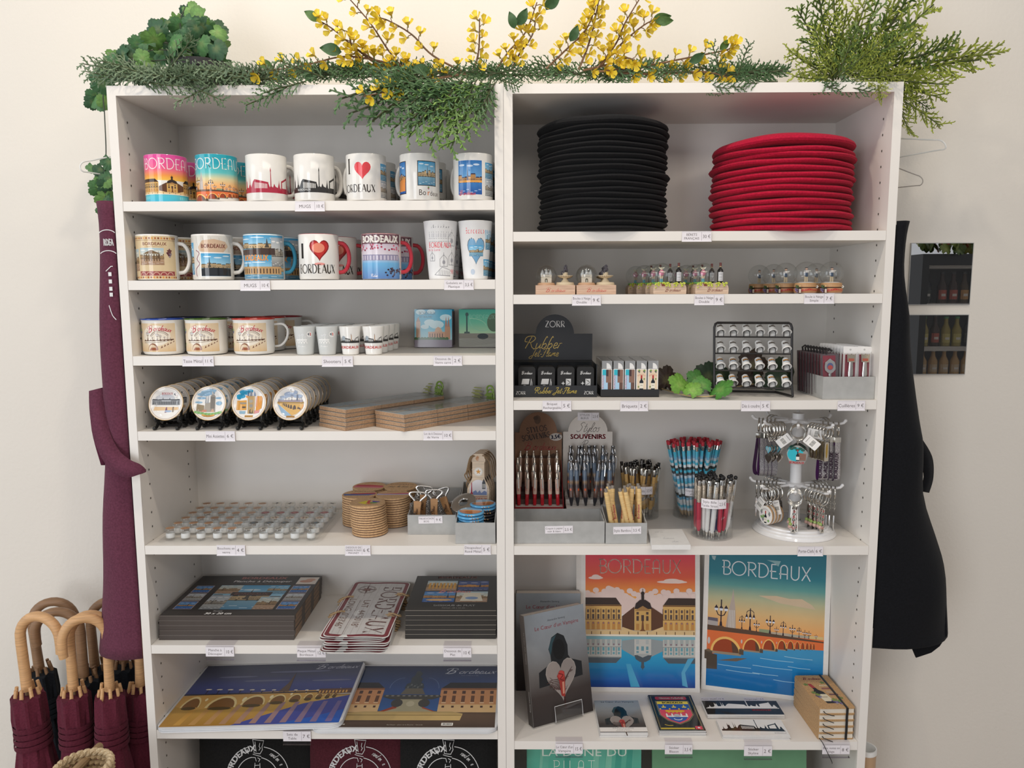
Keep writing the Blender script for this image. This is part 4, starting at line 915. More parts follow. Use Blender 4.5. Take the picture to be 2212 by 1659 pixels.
for s, (cx, cy, n) in enumerate(((-.338, .002, 5), (-.2114, -.0065, 4))):
    for i in range(n):
        o = pk if (s, i) == (0, 0) else dup(pk)
        o.location = (cx+rnd.uniform(-.001, .001), cy+rnd.uniform(0, .0015), ZL[4]+.0003+.0093*i); o.rotation_euler = (0, 0, .862+rnd.uniform(-.006, .006))
        o['label'] = 'wrapped strip of photo coasters, %s of the stack %s' % (('topmost' if i == n-1 else 'bottom' if i == 0 else ORD[n-1-i]+' from top'), 'beside the plates' if s == 0 else 'against the middle divider')

# ------------------------------------------------------------------ fifth shelf: glass stoppers, round coasters, corkscrews, openers
m = MB(); c = (.988, .992, .992); tx0, tx1, ty0, ty1 = -.767, -.404, .012, .268
ol = rrect(tx0, ty0, tx1, ty1, .025, 5); inn = rrect(tx0+.012, ty0+.012, tx1-.012, ty1-.012, .02, 5); n = len(ol); z0 = ZL[5]+.0004
m.add([(x, y, z0+.001) for x, y in ol]+[(x, y, z0+.0095) for x, y in inn]+[(x, y, z0+.0015) for x, y in inn], [(i, (i+1) % n, n+(i+1) % n, n+i) for i in range(n)]+[(n+i, n+(i+1) % n, 2*n+(i+1) % n, 2*n+i) for i in range(n)]+[tuple(range(2*n, 3*n))], c, 'clear')
tag(m.build('display_tray'), 'clear plastic tray holding rows of glass bottle stoppers', 'tray')
def stopper(col, dots):
    m = MB(); g = (.985, .99, .99)
    m.lathe([(0, .0), (.0085, .0), (.009, .002), (.009, .013), (.0105, .0165), (.0125, .0185), (.013, .0215), (.0125, .025), (.0115, .0265), (0, .0265)], 14, g, 'clear')
    d = MB(); d.lathe([(.0098, .0245), (0, .0246)], 14, col, 'satin'); a = Art()
    for i, (x, y, r, cc) in enumerate(dots): a.ell(x, y, r, r*.8, cc, 8)
    d.art(a, lambda x, q, e: (x, q, .0247+e), 'satin'); r_ = MB(); r_.lathe([(.0094, .0035), (.0096, .0095), (.0092, .0145)], 14, (.82, .83, .82), 'frost')
    return m.mesh('stopper_glass'), d.mesh('stopper_disc'), r_.mesh('stopper_ring')
br = 0xc49a74
ST = [stopper(br, [(0, 0, .008, 0xb98a66)]), stopper(0xb9b4aa, [(-.002, 0, .006, 0x77746e), (.004, .002, .003, 0x55524c)]), stopper(0x4c463c, [(0, .002, .005, 0x3f5a68)]), stopper(0xd8c0a4, [(-.004, .002, .003, 0x7a5a4a), (.003, .003, .003, 0x8a4a4a), (0, -.004, .003, 0x5a6a4a)]), stopper(0x8c2f3a, [(.001, 0, .005, 0xb8665a)]), stopper(0xcfc8bc, [(-.004, 0, .0025, 0x44403c), (.003, .002, .0025, 0x44403c)]), stopper(0xcfc8bc, [(-.003, .002, .004, 0x3a3634), (.004, -.001, .003, 0x3a3634)])]
p0 = None
for r in range(6):
    y = .041+.0395*r
    for q in range(10):
        k = 0 if q < 5 else r+1; nm = 'tan topped' if k == 0 else ['', 'grey printed', 'black topped', 'beige speckled', 'dark red topped', 'line drawn', 'dark sketched'][k]
        t = thing('bottle_stopper', '%s glass bottle stopper, %s row of tray, %s from the left' % (nm, 'front' if r == 0 else 'back' if r == 5 else ORD[r], ORD[q]), 'bottle stopper', (-.744+.0347*q+rnd.uniform(-.001, .001), y+rnd.uniform(-.001, .001), ZL[5]+.0022), rnd.uniform(0, 6), 'glass bottle stoppers in the tray')
        put('glass', ST[k][0], t); put('printed_disc', ST[k][1], t); put('sealing_ring', ST[k][2], t)
CR_, CT = .0405, .0053
def round_coaster(kind):
    m = MB(); ck = (.60, .38, .20)
    m.lathe([(0, 0, (.10, .05, .03)), (CR_-.001, 0, (.10, .05, .03)), (CR_-.0012, .0016, (.14, .06, .03))], 36, ck, 'matte'); m.lathe([(CR_-.0012, .0016), (CR_, .0019), (CR_, CT-.0006), (CR_-.0008, CT), (0, CT)], 36, ck, 'cork')
    a = Art(); r = random.Random(kind); s = CR_
    if kind == 0:
        a.poly([(-.5*s, -.1*s), (-.1*s, .35*s), (.02*s, .2*s), (-.05*s, -.2*s), (.1*s, -.4*s), (-.1*s, -.35*s)], 0xd8c83a); a.poly([(-.05*s, .4*s), (.1*s, .45*s), (.12*s, .1*s), (.2*s, -.3*s), (-.02*s, -.1*s)], 0xc04a44); a.poly([(.18*s, .35*s), (.6*s, .25*s), (.7*s, .1*s), (.3*s, .05*s)], 0x5a4f9c); a.poly([(.15*s, .0), (.6*s, .05*s), (.5*s, -.15*s), (.2*s, -.2*s)], 0x4f8f4a); a.poly([(-.05*s, -.25*s), (.4*s, -.2*s), (.2*s, -.4*s)], 0xd8803a); a.text('BORDEAUX', .3*s, .48*s, .1*s, 0xe8dcc8)
    elif kind == 1:
        a.poly([(-.92*s, -.1*s), (.9*s, .25*s), (.9*s, .05*s), (.6*s, -.2*s), (-.8*s, -.4*s)], 0x3a5aa0); a.poly([(-.5*s, .05*s), (.9*s, .4*s), (.9*s, .12*s), (.1*s, -.05*s), (-.6*s, -.08*s)], 0xa83a4a); a.line([(-.7*s, -.3*s), (.6*s, -.02*s)], .03*s, 0x7fa0d0); a.text('le BORDEAUX', 0, .5*s, .16*s, 0x3a2a24)
    elif kind == 2:
        a.poly([(-.94*s, .05*s), (.92*s, .3*s), (.95*s, .02*s), (-.9*s, -.2*s)], 0xb0aacc); a.poly([(-.94*s, .05*s), (.1*s, .25*s), (.92*s, .42*s), (.92*s, .2*s), (.1*s, .1*s)], 0xc04a54); a.text('BORDEAUX', 0, .55*s, .13*s, 0x9a6a4a)
    elif kind == 3:
        a.poly([(-.9*s, -.2*s), (.9*s, -.15*s), (.85*s, .15*s), (.0, .3*s), (-.8*s, .25*s)], 0xb8404a); a.poly([(-.85*s, -.4*s), (.8*s, -.4*s), (.9*s, -.1*s), (-.9*s, -.1*s)], 0xc8707c); a.text('BORDEAUX', 0, .6*s, .12*s, 0x9a6a4a)
    else:
        a.text('BORDEAUX', 0, .35*s, .2*s, 0x55402c); a.script('duo le bon a', 0, -.25*s, .34*s, 0x2f3430, .08)
    m.art(a, lambda x, q, e: (x, q, CT+e), 'matte'); return m.mesh('round_coaster')
for k, (bx, by, tpx, tpy, nm) in enumerate(((-.3097, .0915, 793, 1085, 'front stack, with the coloured profile on top'), (-.348, .163, 770, 1068, 'left stack, with a blue and red top'), (-.268, .160, 840, 1068, 'right stack, with a red roofed top'), (-.338, .237, 786, 1050, 'rear left stack, with a pink top'), (-.2615, .237, 852, 1052, 'rear right stack, with black lettering on top'))):
    me = round_coaster(k); n = max(8, round((AY(tpx, tpy, by).z-ZL[5])/CT))
    for i in range(n):
        o = put('round_coaster', me, None, (bx+rnd.uniform(-.0009, .0009)*(i > 0)-.0004*i*(k == 0), by+rnd.uniform(-.0007, .0007), ZL[5]+.0003+(CT+.00012)*i), (0, 0, rnd.uniform(-.12, .12)))
        tag(o, 'round cork coaster, %s of the %s' % ('topmost' if i == n-1 else 'bottom' if i == 0 else ORD[n-1-i]+' from top', nm), 'coaster', 'round cork coasters')
GREY = (.40, .40, .39)
def open_box(x0, x1, y0, y1, z, hf, label, hb=None, card=None, cpos=None, col=GREY, name='cardboard_box'):
    hb = hb or hf; t = thing(name, label, 'box', ((x0+x1)/2, (y0+y1)/2, z+.0003)); w, d = (x1-x0)/2, (y1-y0)/2; th = .002
    m = MB(); m.box(-w, w, -d, d, 0, th, col, 'matte'); m.box(-w, w, -d, -d+th, th, hf, col, 'matte'); m.box(-w, w, d-th, d, th, hb, col, 'matte')
    for s in (-1, 1):
        a, b = sorted((s*w, s*(w-th))); vs = [(x, y, q) for x in (a, b) for y, q in ((-d+th, th), (d-th, th), (d-th, hb), (-d+th, hf))]
        m.add(vs, [(0, 1, 2, 3), (7, 6, 5, 4), (0, 4, 5, 1), (1, 5, 6, 2), (2, 6, 7, 3), (3, 7, 4, 0)], col, 'matte')
    m.build('tray_body', t)
    if card:
        lines, price, cw, ch = card; p = MB(); p.box(0, cw, -.0004, 0, 0, ch, (.86, .83, .88), 'paper'); p.art(card_art(lines, price, cw, ch), on_front(0, -.0005, 0)); o = p.build('price_label', t, 'white price label'); o.location = (-w+cpos[0], -d-.0002, cpos[1]); o.rotation_euler = (0, -.02, 0)
    return t
zb = ZL[5]
open_box(-.2216, -.1125, .0759, .262, zb, .0455, 'grey box of wooden corkscrews with a price label', .06, (['TIRE-BOUCHON', 'BOIS'], '9 €', .054, .0165), (.025, .0255))
open_box(-.1085, -.0215, .0127, .118, zb, .047, 'small grey box of round bottle openers in the shelf corner', .058)
open_box(-.1085, -.0215, .135, .262, zb, .058, 'grey box behind the round openers, holding wooden bottle boards', .075, (['Décapsuleur', 'bois'], '7 €', .05, .018), (.03, .037))
STEEL = (.55, .53, .5)
def corkscrew():
    t = thing('corkscrew', '', 'corkscrew', group='wooden corkscrews in the grey box'); wd = (.52, .27, .11)
    m = MB(); m.prism(smooth([(-.0085, -.045), (-.0075, 0), (-.0085, .038), (-.007, .042), (.007, .042), (.0085, .038), (.0075, 0), (.0085, -.045), (-.0085, -.045)], 3)[:-1], -.0045, .0045, wd, 'wood')
    a = Art(); b = Art(); b.script('Bordeaux', 0, 0, .0085, 0x4f2a14, .1); a.over(b, lambda x, q: (-q+.002, x)); m.art(a, on_front(0, -.0046, 0), 'satin'); m.build('handle', t)
    h = MB(); ol_ = smooth([(-.006, .038), (-.008, .046), (-.0185, .062), (-.0175, .07), (-.01, .0735), (.01, .0735), (.0175, .07), (.0185, .062), (.008, .046), (.006, .038)], 3); h.tube([(x, 0, z) for x, z in ol_], .0031, STEEL, 8, 'metal', flat=.6)
    h.tube([(-.006, 0, .046), (0, 0, .05), (.006, 0, .046)], .003, STEEL, 6, 'metal', flat=.6); h.tube([(-.002, 0, .071), (0, 0, .064), (.003, 0, .062)], .0025, STEEL, 6, 'metal'); h.build('bottle_opener', t)
    w = MB(); w.tube([(-.0145+.0032*cos(i*.9), -.001+.0032*sin(i*.9), .034-i*.0011) for i in range(60)], .0013, (.6, .6, .6), 5, 'metal'); w.build('worm', t)
    l = MB(); l.tube([(.004, -.006, -.04), (-.006, -.0075, -.02), (-.008, -.0075, -.006), (-.002, -.0075, .002)], .0036, STEEL, 6, 'metal', flat=.5); l.build('lever', t); return t
ck = corkscrew()
for i, (px, py, y, ry, lab) in enumerate(((903, 1066, .115, .06, 'wooden corkscrew leaning left in the grey box'), (938, 1061, .135, .02, 'tallest wooden corkscrew, upright in the middle of the grey box'), (950, 1068, .175, -.32, 'wooden corkscrew tilted right in the grey box'), (918, 1074, .19, .12, 'wooden corkscrew behind the others, mostly hidden'))):
    o = ck if i == 0 else dup(ck); p = AY(px, py, y); o.scale = (1, .95, .64); o.location = (p.x-.05*sin(ry), y, max(p.z-.045, zb+.034)); o.rotation_euler = (-.08, ry, 0); o['label'] = lab
ck2 = dup(ck, (AY(978, 1080, .2).x, .2, zb+.032), (1.2, .6, .5), 'wooden corkscrew lying flat at the back of the grey box')
def opener(kind):
    m = MB(); e = [(.10, .36, .62), (.03, .03, .035)][kind]
    m.lathe([(0, 0), (.026, 0), (.029, .0015), (.0295, .003), (.0285, .0052), (.026, .0062), (0, .0066)], 32, e, 'gloss'); a = Art()
    if kind == 0: a.poly(arc(0, 0, .0255, .0255, 180, 360, 14), 0xa8663c); a.poly(arc(0, 0, .0255, .0255, 0, 180, 14), 0x8fb0c8); a.rect(-.02, -.004, .02, .004, 0xd0905a)
    else: a.poly(arc(0, 0, .0255, .0255, 150, 390, 16), 0x3a2c20); a.ell(0, .004, .02, .006, 0xd09a50)
    m.art(a, lambda x, q, e_: (x, q, .0068+e_), 'gloss'); b = Art()
    for i in range(10): t = PI*1.05+i*.16; 
    for i in range(7): m.box(-.018+i*.006, -.0155+i*.006, -.0298, -.0294, .002, .0045, [(.45, .2, .08), (.55, .35, .15), (.3, .15, .08)][i % 3], 'gloss') if i in (2, 3, 4) else None
    return m.mesh('bottle_opener')
OP = [opener(0), opener(1)]
for k, (x, y, n, z) in enumerate(((-.0765, .047, 9, 0), (-.0525, .087, 10, 0))):
    for i in range(n):
        kk = 0 if k == 0 or i > n-3 else 1
        o = put('round_opener', OP[kk], None, (x+rnd.uniform(-.001, .001), y+rnd.uniform(-.001, .001), zb+.0026+.0069*i), (0, 0, rnd.uniform(-.4, .4))); 
        if k == 0 and i > 5: o.rotation_euler.x = .0
        tag(o, 'round metal bottle opener with a %s rim, %s of the %s stack' % ('blue' if kk == 0 else 'black', 'topmost' if i == n-1 else 'bottom' if i == 0 else ORD[n-1-i]+' from top', 'front' if k == 0 else 'rear'), 'bottle opener', 'round openers in the grey box')
m = MB(); m.lathe([(.011, .0), (.029, .001), (.0295, .003), (.027, .0045), (.012, .005), (.0105, .0025), (.011, 0)], 32, (.52, .5, .47), 'metal'); o = m.build('round_opener'); o.location = (-.1075+.012, .098, zb+.066); o.rotation_euler = (.5, -.3, 0)
tag(o, 'round bottle opener turned metal side up, leaning on the box edge', 'bottle opener', 'round openers in the grey box')
def bottle_board():
    t = thing('bottle_board', '', 'wooden opener', group='bottle-shaped wooden boards'); wd = (.72, .57, .42)
    half = [(.026, 0), (.0265, .075), (.024, .085), (.0165, .098), (.0145, .104), (.0145, .14), (.0165, .143), (.0165, .148), (.0145, .15), (.014, .158), (.008, .161)]
    ol_ = half+[(-x, z) for x, z in half[::-1]]; m = MB(); m.prism(ol_, -.0035, .0035, wd, 'wood', side=(.42, .26, .15)); a = Art()
    a.ell(0, .118, .0105, .0105, 0xf0ece4); a.ell(0, .118, .0098, .0098, 0xb9a89a); a.ell(0, .118, .0092, .0092, 0xeee8de); a.poly(star(0, .118, .0068), 0xd8983c)
    a.poly([(-.021, .062)]+arc(0, .075, .021, .024, 180, 0, 14)+[(.021, .062)], 0xe2dde0); a.poly([(-.021, .062), (-.011, .062), (-.0145, .07), (-.015, .09), (-.016, .094), (-.017, .09), (-.0175, .07)], 0xa82f44)
    a.poly([(-.013, .0625), (-.013, .07), (-.006, .074), (-.002, .068), (.003, .074), (.007, .067), (.014, .073), (.02, .07), (.02, .0625)], 0x7f8fb8); a.rect(.009, .077, .017, .092, 0x33353c); a.poly([(.009, .092), (.017, .092), (.013, .102)], 0x33353c)
    for x in (.0105, .014): a.rect(x, .079, x+.0018, .089, 0xd8d4cc)
    a.rect(-.021, .0582, .021, .0592, 0xb04a50); a.rect(-.021, .0465, .021, .0475, 0xb04a50); a.text('BORDEAUX', 0, .0498, .0062, 0xb03f48, fit=.041, bold=.06)
    for i in range(11): a.rect(-.02+i*.0037, .045-(.004+.006*abs(sin(i*1.7))), -.018+i*.0037, .045, 0xd09a5c)
    grapes(a, -.002, .148, .005, 0xc08a58, 0xb98050); m.art(a, on_front(0, -.0036, 0), 'satin'); m.build('board', t)
    w = MB(); r = random.Random(4)
    for q in range(3): w.tube(smooth([(.0, .004, .153), (-.014-.002*q, -.006, .154), (-.022-.003*q, -.004, .13-.006*q), (-.02-.006*q, .0, .105), (-.028+.01*q, -.002, .09-.008*q), (-.026+.008*q, .002, .078)], 4), .0016, (.30, .19, .10), 6, 'cork')
    w.tube(smooth([(.0, .004, .153), (.014, -.004, .156), (.026, .0, .14), (.03, .004, .115), (.034, .002, .1)], 4), .0017, (.28, .18, .10), 6, 'cork'); w.build('twine', t); return t
bb = bottle_board()
for i in range(4):
    o = bb if i == 0 else dup(bb); o.location = (-.0665+.0035*i, .17+.0155*i, zb+.0035); o.rotation_euler = (-.07, 0, -.05)
    o['label'] = 'wooden bottle-shaped board with twine, '+['front one with star and red lettering', 'second, just behind the front one', 'third from the front', 'rearmost'][i]

# ------------------------------------------------------------------ sixth shelf: boxed cutting boards, tin signs, boxed trivets
z6 = ZL[6]
def board_box(w, d, h, kind, col):
    t = thing('boxed_board', '', 'boxed board'); m = MB(); m.box(-w/2, w/2, -d/2, d/2, 0, h, col, 'satin'); a = Art(); wt = (.78, .77, .76)
    if kind == 0:
        a.rect(-w*.5+.001, -d/2+.001, w/2-.001, d/2-.001, (.035, .03, .028))
        a.text('BORDEAUX', .01, d*.41, .014, 0xb06a62, bold=.1, cx=1.1); a.text('Planche à Découper', .012, d*.325, .011, wt, bold=.06, cx=1.15, sh=.15); a.text('Cutting board - Tabla de cortar', .02, d*.27, .005, 0x8a7a74)
        a.rect(w*.33, d*.27, w*.49, d*.46, 0xe6dcd2); a.ell(w*.4, d*.35, .016, .008, 0xd09a84); a.ell(w*.43, d*.39, .012, .008, 0xd8a890)
        photo(a, -w*.26, -d*.36, w*.56, d*.6, 'day', 70); photo(a, -w*.26, d*.02, w*.18, d*.22, 'sep', 71); photo(a, w*.14, d*.02, w*.16, d*.22, 'day', 72); photo(a, -w*.26, -d*.36, w*.16, d*.34, 'grey', 73); photo(a, w*.14, -d*.36, w*.16, d*.3, 'sep', 74)
        a.rect(-w*.12, -d*.03, w*.2, d*.06, 0x3a2a28); a.text('BORDEAUX', w*.04, -d*.01, .011, 0x8a5a4c)
        for i in range(3):
            for s in (-1, 1): x = -w*.45 if s < 0 else w*.33; a.rect(x-.002, -d*.35+i*d*.2-.001, x+w*.13+.002, -d*.35+i*d*.2+d*.18, 0xb0a4a8); photo(a, x, -d*.345+i*d*.2, w*.13, d*.165, 'blue' if i != 1 else 'grey', 80+i+s)
        a.text('Format', -.03, -d*.405, .005, wt, sh=.2); a.text('30 x 20 cm', -.025, -d*.47, .0095, wt, bold=.1, sh=.2)
        m.art(a, lambda x, q, e: (x, q, h+e), 'satin')
        b = Art(); b.line([(-w/2, h-.0006), (w/2, h-.0006)], .0005, 0x8a827c); m.art(b, on_front(0, -d/2, 0), 'satin')
        for i in range(3): m.box(w/2-.0002, w/2+.0001, -d/2+.01+i*d*.32, -d/2+.06+i*d*.32, .001, h-.002, (.22, .13, .07), 'satin')
    else:
        a.rect(-w*.36, -d*.3, w*.4, d*.36, (.02, .018, .016)); 
        for i, (x, y, k) in enumerate(((-.345, .04, 'sep'), (.03, .04, 'night'), (-.345, -.28, 'blue'), (.03, -.28, 'sep'))): photo(a, w*x, d*y, w*.36, d*.3, k, 90+i)
        for i in range(8): a.rect(w*(-.32+i*.042), d*.1, w*(-.295+i*.042), d*.27, 0xd8a040)
        a.poly([(w*.08, -d*.25), (w*.34, -d*.25), (w*.3, -d*.02), (w*.12, -d*.02)], 0xe0d8c4); a.ell(w*.21, -d*.17, .015, .008, 0x7f9ac0); a.ell(-w*.16, -d*.22, .03, .006, 0xe0b070)
        a.text('BORDEAUX', .0, d*.42, .012, 0xb06a62, bold=.1, cx=1.1); a.script('Bordeaux', .0, -d*.01, .017, 0xd8837c, .11, cx=1.25); a.text('DESSOUS de PLAT', .005, -d*.39, .0085, wt, bold=.1); a.text('Format : 20 x 20 cm', .005, -d*.445, .0045, wt, bold=.06)
        m.art(a, lambda x, q, e: (x, q, h+e), 'satin'); b = Art(); b.line([(-w/2, h-.0005), (w/2, h-.0005)], .0006, 0xb0a89c); m.art(b, on_front(0, -d/2, 0), 'gloss')
    m.build('carton', t); return t
pb = board_box(.302, .236, .0112, 0, (.055, .042, .036)); db = board_box(.203, .205, .0110, 1, (.022, .02, .018))
for s, n, x, y, h, b, g in ((0, 5, -.6245, .143, .0115, pb, 'boxed cutting boards'), (1, 6, -.1235, .134, .01125, db, 'boxed trivets')):
    for i in range(n):
        o = b if i == 0 else dup(b); o.location = (x+rnd.uniform(-.0015, .0015)+(.001*i if s == 0 else 0), y+rnd.uniform(-.001, .001), z6+.0003+h*i); o.rotation_euler = (0, 0, rnd.uniform(-.005, .005)); o['group'] = g
        o['label'] = ('dark boxed cutting board with city photos, ' if s == 0 else 'black boxed trivet with night photos, ')+('topmost' if i == n-1 else 'bottom' if i == 0 else ORD[n-1-i]+' from the top')+' of the stack'
def tin_sign():
    t = thing('tin_sign', '', 'metal sign', group='stacked tin signs'); L, Wd = .305, .143; m = MB(); th = .0009
    nn = 26; ol_ = rrect(-Wd/2, -L/2, Wd/2, L/2, .012, 4)
    def zz(x, y): return .0011*sin(x*70)*(1 if y < 0 else .4)+.0006*sin(y*50)
    for k, (ins, c, zo) in enumerate(((0, (.78, .77, .75), 0), (.0022, (.20, .035, .045), .0003), (.011, (.56, .54, .53), .0006))):
        p = rrect(-Wd/2+ins, -L/2+ins, Wd/2-ins, L/2-ins, .012-ins*.6, 4); g = []
        for i in range(nn):
            ya, yb = -L/2+ins+(L-2*ins)*i/nn, -L/2+ins+(L-2*ins)*(i+1)/nn
            pg = [(q, (0,)*3) for q in p]
            pg = _clip(_clip(pg, 1, ya, 1), 1, yb, -1)
            for j in range(12):
                xa, xb = -Wd/2+Wd*j/12, -Wd/2+Wd*(j+1)/12; c2 = _clip(_clip(pg, 0, xa, 1), 0, xb, -1)
                if len(c2) > 2: m.add([(q[0][0], q[0][1], zz(*q[0])+th+zo) for q in c2], [tuple(range(len(c2)))], c, 'satin')
    n = len(ol_); m.add([(x, y, zz(x, y)) for x, y in ol_]+[(x, y, zz(x, y)+th) for x, y in ol_], [(i, (i+1) % n, n+(i+1) % n, n+i) for i in range(n)]+[tuple(range(n))[::-1]], (.75, .74, .72), 'satin')
    a = Art(); dk = 0x5a2f2c
    a.serif('BORDEAUX', .01, .012, .042, dk, cx=.95, w=(.05, .13, .09)); a.text('LAT. 44°50\'18"', .035, -.022, .017, 0x75584c, fit=.17); a.text('LONG. 0°33\'46"', .035, -.057, .017, 0x75584c, fit=.17); a.rect(-.04, -.0315, .142, -.0308, dk)
    for r_ in (.022, .019): a.line(arc(-.105, -.03, r_, r_, 0, 360, 24), .0009, dk)
    a.poly(star(-.105, -.03, .026, .18, 4), dk); a.poly(star(-.105, -.03, .016, .25, 4, 45), 0x7a5048); a.line([(-.145, -.03), (-.065, -.03)], .0006, dk)
    for i in range(9): a.line([(-.14, -.055+i*.0135), (.142, -.0545+i*.0135)], .0004, 0xa8a09c)
    m.art(a, lambda u, v, e: (v, -u, zz(v, -u)+th+.0008+e), 'satin', dx=.012); m.build('plate', t)
    for s, y in ((-1, .05), (1, .07), (1, -.045), (-1, -.035)):
        w = MB(); r = random.Random(int(y*999)); x = s*Wd/2
        w.tube(smooth([(x-s*.02, y+.004, .004), (x-s*.008, y, .0055), (x+s*.003, y-.002, .002), (x+s*.009, y+.002, -.001), (x+s*.004, y+.005, .001)], 4), .0022, (.42, .28, .15), 6, 'cork')
        for i in range(5): w.tube([(x-s*.006, y, .005), (x-s*.01+.006*r.uniform(-1, 1), y+.007*r.uniform(-1, 1), .006)], .0008, (.45, .31, .18), 4, 'cork')
        w.build('twine_knot', t)
    return t
ts = tin_sign()
for i in range(9):
    o = ts if i == 0 else dup(ts); o.location = (-.3265+rnd.uniform(-.004, .004)+(.003 if i == 8 else 0), .118+rnd.uniform(-.004, .004), z6+.002+.0043*i); o.rotation_euler = (0, 0, rnd.uniform(-.03, .03)-(.02 if i == 8 else 0))
    o['label'] = 'tin sign with maroon border and twine, %s of its stack' % ('topmost' if i == 8 else 'bottom' if i == 0 else ORD[8-i]+' from top')

# ------------------------------------------------------------------ seventh shelf: placemats; below it folded shirts
z7 = ZL[7]
def placemat(kind, w=.415, d=.288):
    m = MB(); p = rrect(-w/2, -d/2, w/2, d/2, .022, 5); n = len(p); edge = (.72, .73, .75)
    m.add([(x, y, 0) for x, y in p]+[(x, y, .0011) for x, y in p], [(i, (i+1) % n, n+(i+1) % n, n+i) for i in range(n)]+[tuple(range(n, 2*n)), tuple(range(n))[::-1]], edge, 'gloss')
    a = Art(); e = .006; q = rrect(-w/2+e, -d/2+e, w/2-e, d/2-e, .017, 5); x0, x1, y0, y1 = -w/2+e, w/2-e, -d/2+e, d/2-e; H = y1-y0; Y = lambda v: y0+H*v
    if kind == 0:
        a.grad(x0, x1, [(Y(0), 0xa87c38), (Y(.3), 0xc8a050), (Y(.4), 0xd8b468), (Y(.44), 0x8a6a3c)]); a.poly([(x0+.16, Y(0)), (x1, Y(0)), (x1, Y(.42)), (x0+.3, Y(.3))], 0x47509c); a.poly([(x0+.26, Y(0)), (x1, Y(0)), (x1, Y(.2)), (x0+.34, Y(.1))], 0x2f5fb8)
        for i in range(11): a.poly([(x0+.03+i*.034, Y(.02)), (x0+.045+i*.034, Y(.02)), (x0+.06+i*.033, Y(.33)), (x0+.05+i*.033, Y(.33))], mixc(mixc(0xd8a850, 0x8a7aa8, i/11), mixc(0xb88840, 0x47509c, i/11), .55))
        a.grad(x0, x1, [(Y(.48), 0x3c4a8c), (Y(.62), 0x4a5694), (Y(.8), 0x4c5272), (Y(1), 0x3a4058)])
        for cx, cy, rx in ((-.1, .78, .05), (.05, .85, .08), (.14, .68, .05), (-.02, .7, .06)): a.ell(cx, Y(cy), rx, .004, 0x747a9c, 12)
        a.poly([(x0, Y(.47)), (x0, Y(.3)), (x0+.05, Y(.24)), (x0+.16, Y(.32)), (x1-.04, Y(.44)), (x1, Y(.46)), (x1, Y(.52)), (x0+.2, Y(.505))], 0xd8a95c)
        for i, (cx, w_, b) in enumerate(((.015, .022, .28), (.088, .036, .27), (.16, .028, .3), (.215, .02, .335), (.255, .015, .36), (.286, .011, .38), (.31, .009, .395), (.33, .007, .405), (.346, .006, .415))):
            a.poly(arc(x0+cx+.02, Y(b), w_, H*(.46-b)*.98, 0, 180, 10), 0xf2dc9c); a.poly(arc(x0+cx+.021, Y(b), w_*.84, H*(.46-b)*.8, 0, 180, 10), 0x8a6030); a.ell(x0+cx+.02, Y(b)-.004, w_*.8, .007, 0x5c4a28, 10); a.ell(x0+cx+.02+w_*1.3, Y(b+.12), w_*.15, w_*.3, 0xfff0c0, 8)
        a.rect(x0, Y(.475), x1-.05, Y(.495), 0x2f2c3c)
        for i in range(13): X = x0+.05+i*.027; a.ell(X, Y(.57-.006*i), .008-.0004*i, .0028, 0xf6ecd8, 8); a.rect(X-.0012, Y(.49), X+.0012, Y(.56-.006*i), 0x39364a)
        a.poly([(x0+.225, Y(.5)), (x0+.25, Y(.5)), (x0+.247, Y(.64)), (x0+.243, Y(.83)), (x0+.238, Y(.64))], 0x6a5648); a.rect(x1-.08, Y(.45), x1, Y(.53), 0x6a4a3a)
        for i in range(9): a.rect(x1-.078+i*.008, Y(.46), x1-.074+i*.008, Y(.5), 0xe8b05c)
        a.script('Bordeaux', x1-.062, Y(.89), .022, 0xc9cddc, .07, cx=1.35)
    else:
        a.grad(x0, x1, [(Y(0), 0x4c3f38), (Y(.24), 0x6a5444)]); a.grad(x0, x1, [(Y(.24), 0x3a6aa8), (Y(.55), 0x2f5290), (Y(1), 0x242f4c)])
        def pal(xa, xb, s):
            a.poly([(xa, Y(.22)), (xb, Y(.22)), (xb, Y(.58)), (xa, Y(.58))], 0xd89a68); a.rect(xa, Y(.22), xb, Y(.34), 0xf0c890); a.poly([(xa, Y(.6)), (xb, Y(.6)), (xb-(.02 if s > 0 else 0), Y(.7)), (xa+(.02 if s < 0 else 0), Y(.7))], 0x23242a); a.rect(xa, Y(.575), xb, Y(.605), 0x9a6440)
            k = int((xb-xa)/.02)
            for i in range(k):
                X = xa+(xb-xa)*(i+.5)/k; a.rect(X-.0042, Y(.38), X+.0042, Y(.48), 0x6f4a36); a.rect(X-.0042, Y(.51), X+.0042, Y(.56), 0x5a3c30); a.rect(X-.0052, Y(.36), X+.0052, Y(.373), 0xf6dcb4); a.rect(X-.003, Y(.29), X+.003, Y(.32), 0x5a3c30)
        pal(x0, x0+.13, 1); pal(x1-.135, x1, -1)
        a.poly([(x0+.13, Y(.22)), (x0+.16, Y(.3)), (x0+.17, Y(.4)), (x0+.19, Y(.38)), (x0+.19, Y(.22))], 0xa84a30); a.poly([(x1-.135, Y(.22)), (x1-.17, Y(.3)), (x1-.19, Y(.36)), (x1-.19, Y(.22))], 0xb85434)
        c = .0; a.poly([(c-.062, Y(.22)), (c+.062, Y(.22)), (c+.03, Y(.28)), (c+.026, Y(.44)), (c-.026, Y(.44)), (c-.03, Y(.28))], 0xb8b090); a.ell(c-.032, Y(.36), .014, .018, 0x4a4a48, 10); a.ell(c+.032, Y(.36), .014, .018, 0x4a4a48, 10); a.ell(c, Y(.35), .01, .012, 0xd0c8a8, 10)
